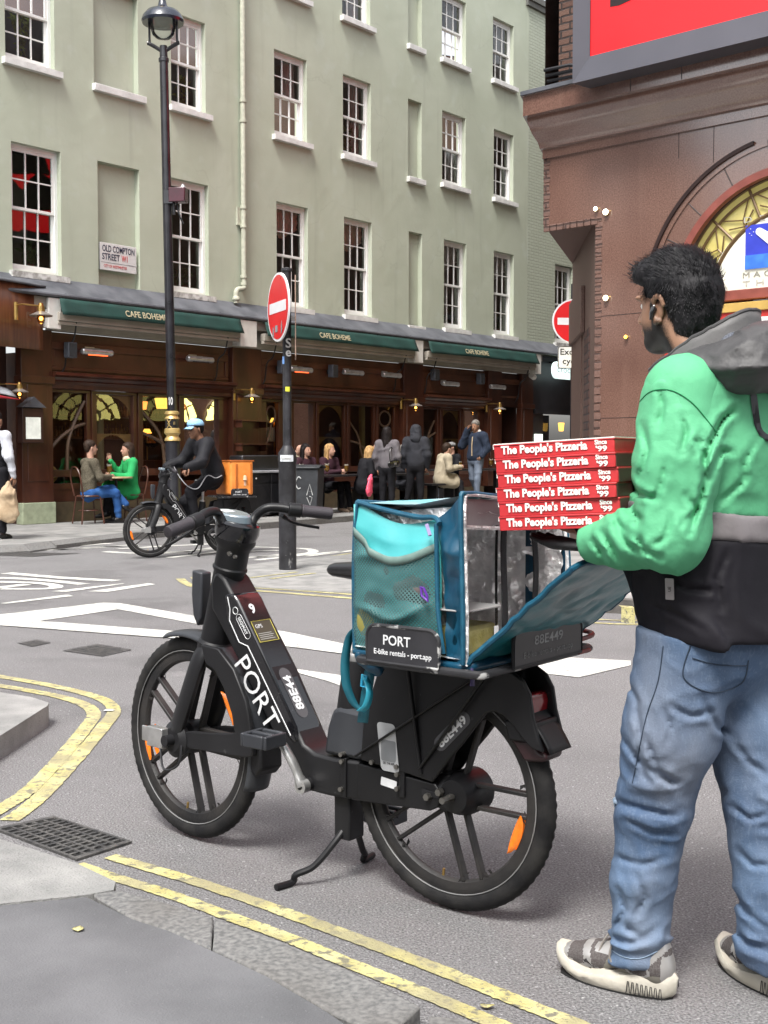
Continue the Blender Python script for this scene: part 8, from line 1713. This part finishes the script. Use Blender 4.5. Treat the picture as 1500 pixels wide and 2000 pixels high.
# -- cyclist on the far bike
bp2=bike2.location; br2=rotz(dr)
rid,rj,rh=figure('person in pale blue cap and black clothes riding the far e-bike',(bp2.x,bp2.y,0),br2,STAND,dict(pel=(.235,0,.985),ch=(.34,0,1.28),nk=(.40,0,1.42),hd=(.47,0,1.555),sL=(.40,.18,1.37),sR=(.40,-.18,1.37),eL=(.52,.27,1.15),eR=(.52,-.27,1.16),wL=(.70,.27,1.095),wR=(.73,-.27,1.095),handL=(.5,0,-.5),handR=(.5,0,-.5),palmL=(-.5,0,-.8),palmR=(-.5,0,-.8),curl=1.0,hL=(.24,.09,.96),hR=(.24,-.09,.96),kL=(.60,.13,.80),kR=(.56,-.12,.66),aL=(.545,.13,.50),aR=(.40,-.14,.31),look=(.96,.22,-.15)),skd,hdark,mat('black jacket nylon',(.007,.007,.009),.7,col2=(.014,.014,.018),sc=6,bump=.5,bsc=30,bd=.006,spec=.25),black_c,bshoe,'short',coat=.03,sleeve_r=1.15)
cap(rid,rh,cloth('pale blue cap cloth',(.22,.42,.62),(.30,.52,.72)))
b=MB(); b.tube(smooth_path([(.20,.175,.99),(.30,.21,.96),(.42,.22,.99),(.55,.24,.84),(.66,.20,.86),(.74,.12,.98),(.80,.10,1.10)],6),.006,6); cb=b.build('phone_cable',mat('grey cable',(.35,.35,.37),.5),None,loc=bp2,rotz=br2); tag(cb,'pale charging cable looping from the pocket to the handlebar of the far rider','cable')
t=thing('orange_delivery_box','bright orange insulated delivery box on the rack behind the far rider','bag',bp2,br2)
orc=mat('orange nylon',(.75,.21,.03),.5,col2=(.85,.30,.06),sc=5,bump=.5,bsc=14,bd=.015); 
V,Q=sdf_net([('c',(x,y,z),(x,y,z2),.02,.02) for x,y,z,z2 in((-.20,.18,.77,1.12),(.12,.18,.77,1.12))],.03) if 0 else (None,None)
b=MB(); b.prism(rrect(-.22,.10,-.21,.21,.03),lambda a,c,z:(a,c,z),.745,1.165); b.build('box_body',orc,t,bevel=.02); 
b=MB(); b.box(-.225,.105,-.215,.215,1.160,1.175); b.box(.0,.03,.211,.216,.76,1.13); b.box(-.19,-.175,.211,.216,.76,1.13); b.build('piping',mat('orange piping',(.45,.12,.02),.5),t); b=MB(); b.lathe([(.001,0),(.028,.0),(.02,.05),(.001,.06)],(-.10,.213,.93),14,Matrix.Rotation(0,3,'X')); b.box(-.115,-.085,.2105,.2145,.86,.93); b.build('pale_emblem',mat('pale emblem',(.7,.45,.3),.5),t)
# sideboard, bins, heater dish
u=FU(512,884,-1.3)[0]; t=thing('outdoor_sideboard','black serving sideboard with pale tray top beside the sign post','sideboard',FP(u,1.2),AU)
MB().box(-.75,.75,-.3,.3,.08,.80).build('carcass',blk_t,t,bevel=.01); MB().box(-.78,.78,-.33,.33,.80,.84).build('top',mat('pale tray top',(.35,.36,.38),.4,var=.2),t,bevel=.006); MB().box(-.5,.45,-.1,.25,.841,1.12).build('back_box',blk_t,t,bevel=.03)
for x in(-.37,.37): MB().box(x-.34,x+.34,-.308,-.30,.62,.77).box(x-.34,x+.34,-.308,-.30,.12,.58).build('door',black,t,bevel=.004); MB().ball((x,-.315,.70),.018).build('knob',alu,t)
def bin_(c,rz,label,gr):
    t=thing('wheelie_bin',label,'bin',c,rz,'dark wheelie bins at the kerb'); m=mat('bin plastic',(.030,.033,.038),.6,var=.2,bump=.2)
    b=MB(); b.add([(-.24,-.26,.06),(.24,-.26,.06),(.24,.26,.06),(-.24,.26,.06),(-.28,-.32,.98),(.28,-.32,.98),(.28,.30,.98),(-.28,.30,.98)],[(0,3,2,1),(4,5,6,7),(0,1,5,4),(1,2,6,5),(2,3,7,6),(3,0,4,7)]); b.build('bin_body',m,t,bevel=.02); b=MB(); b.grid(lambda u,v:(-.30+.60*u,-.35+.68*v,1.0+.05*math.sin(PI*v)),4,8); b.build('lid',m,t,solid=.02)
    for s_ in(-1,1): MB().cyl((s_*.25-.02,.24,.09),(s_*.25+.02,.24,.09),.09).build('wheel',black,t)
    if gr:
        b=MB(); b.tube(smooth_path([(.06-.1,-.315,.80),(-.09,-.31,.83),(-.14,-.305,.72),(-.10,-.30,.62),(-.05,-.30,.63)],5),.010,5); b.tube([(.06,-.285,.50),(.12,-.30,.70),(.17,-.285,.50)],.010,5); b.tube([(.08,-.285,.57),(.15,-.285,.57)],.009,5); b.tube([(.06,-.283,.46),(.12,-.275,.32),(.16,-.28,.46),(.11,-.285,.48)],.009,5); b.build('graffiti',mat('pale spray paint',(.5,.52,.52),.6),t)
bin_(G(597,1021,0.0)+np.array([0,.30,0]),R(-8),'dark wheelie bin with pale graffiti scrawl right of the sign post',1); bin_(G(552,1016,0.0)+np.array([0,.45,0]),R(-8),'dark wheelie bin mostly hidden behind the sign post',0)
p=GZ(95,1019); t=thing('brass_dish_heater','round brass dish lamp on a thin stand beside the corner pillar','heater',p,R(20))
MB().lathe([(.001,-.06),(.10,-.045),(.16,0),(.165,.01),(.155,.01),(.09,-.03),(.001,-.045)],(0,0,.80),26,Matrix.Rotation(R(75),3,'X')).build('dish',brass,t); MB().tube([(0,0.03,0.05),(0,.05,.80)],.018,8).build('stem',black,t)
for a in(20,140,260): MB().tube([(0,.03,.07),(.25*math.cos(R(a)),.25*math.sin(R(a)),.02)],.025,8).build('foot',black,t)
p=GZ(118,1006)+np.array([0,.5,0]); t=thing('chrome_chair','stacked chrome framed chair against the wall between dish lamp and tweed jacket','chair',p,AU)
for y in(-.2,.2): MB().tube(smooth_path([(-.2,y,.0),(-.2,y,.45),(-.2,y,.80),(.1,y,.80)],4),.015,8).tube([(-.2,y,.42),(.2,y,.42),(.2,y,.0)],.015,8).build('frame',steel,t)
MB().box(-.2,.2,-.2,.2,.42,.45).build('seat',black,t); MB().box(-.21,-.19,-.2,.2,.5,.8).build('backrest',black,t)
# rising footway in front of the right bays
b=MB()
for u0,u1,z0,z1 in((9.0,13.0,.1055,.172),(13.0,22,.172,.19)):
    for o0,o1 in((.02,3.2),):
        P=[O1+U1*u0-N1*o0,O1+U1*u1-N1*o0,O1+U1*u1-N1*o1,O1+U1*u0-N1*o1]; zz=[z0,z1,z1,z0]; b.add([(p[0],p[1],z) for p,z in zip(P,zz)],[(0,1,2,3)]); b.add([(P[3][0],P[3][1],z0),(P[2][0],P[2][1],z1),(P[2][0],P[2][1],0),(P[3][0],P[3][1],0)],[(0,1,2,3)])
tag(b.build('pavement_rise',pave),None,None,kind='structure')
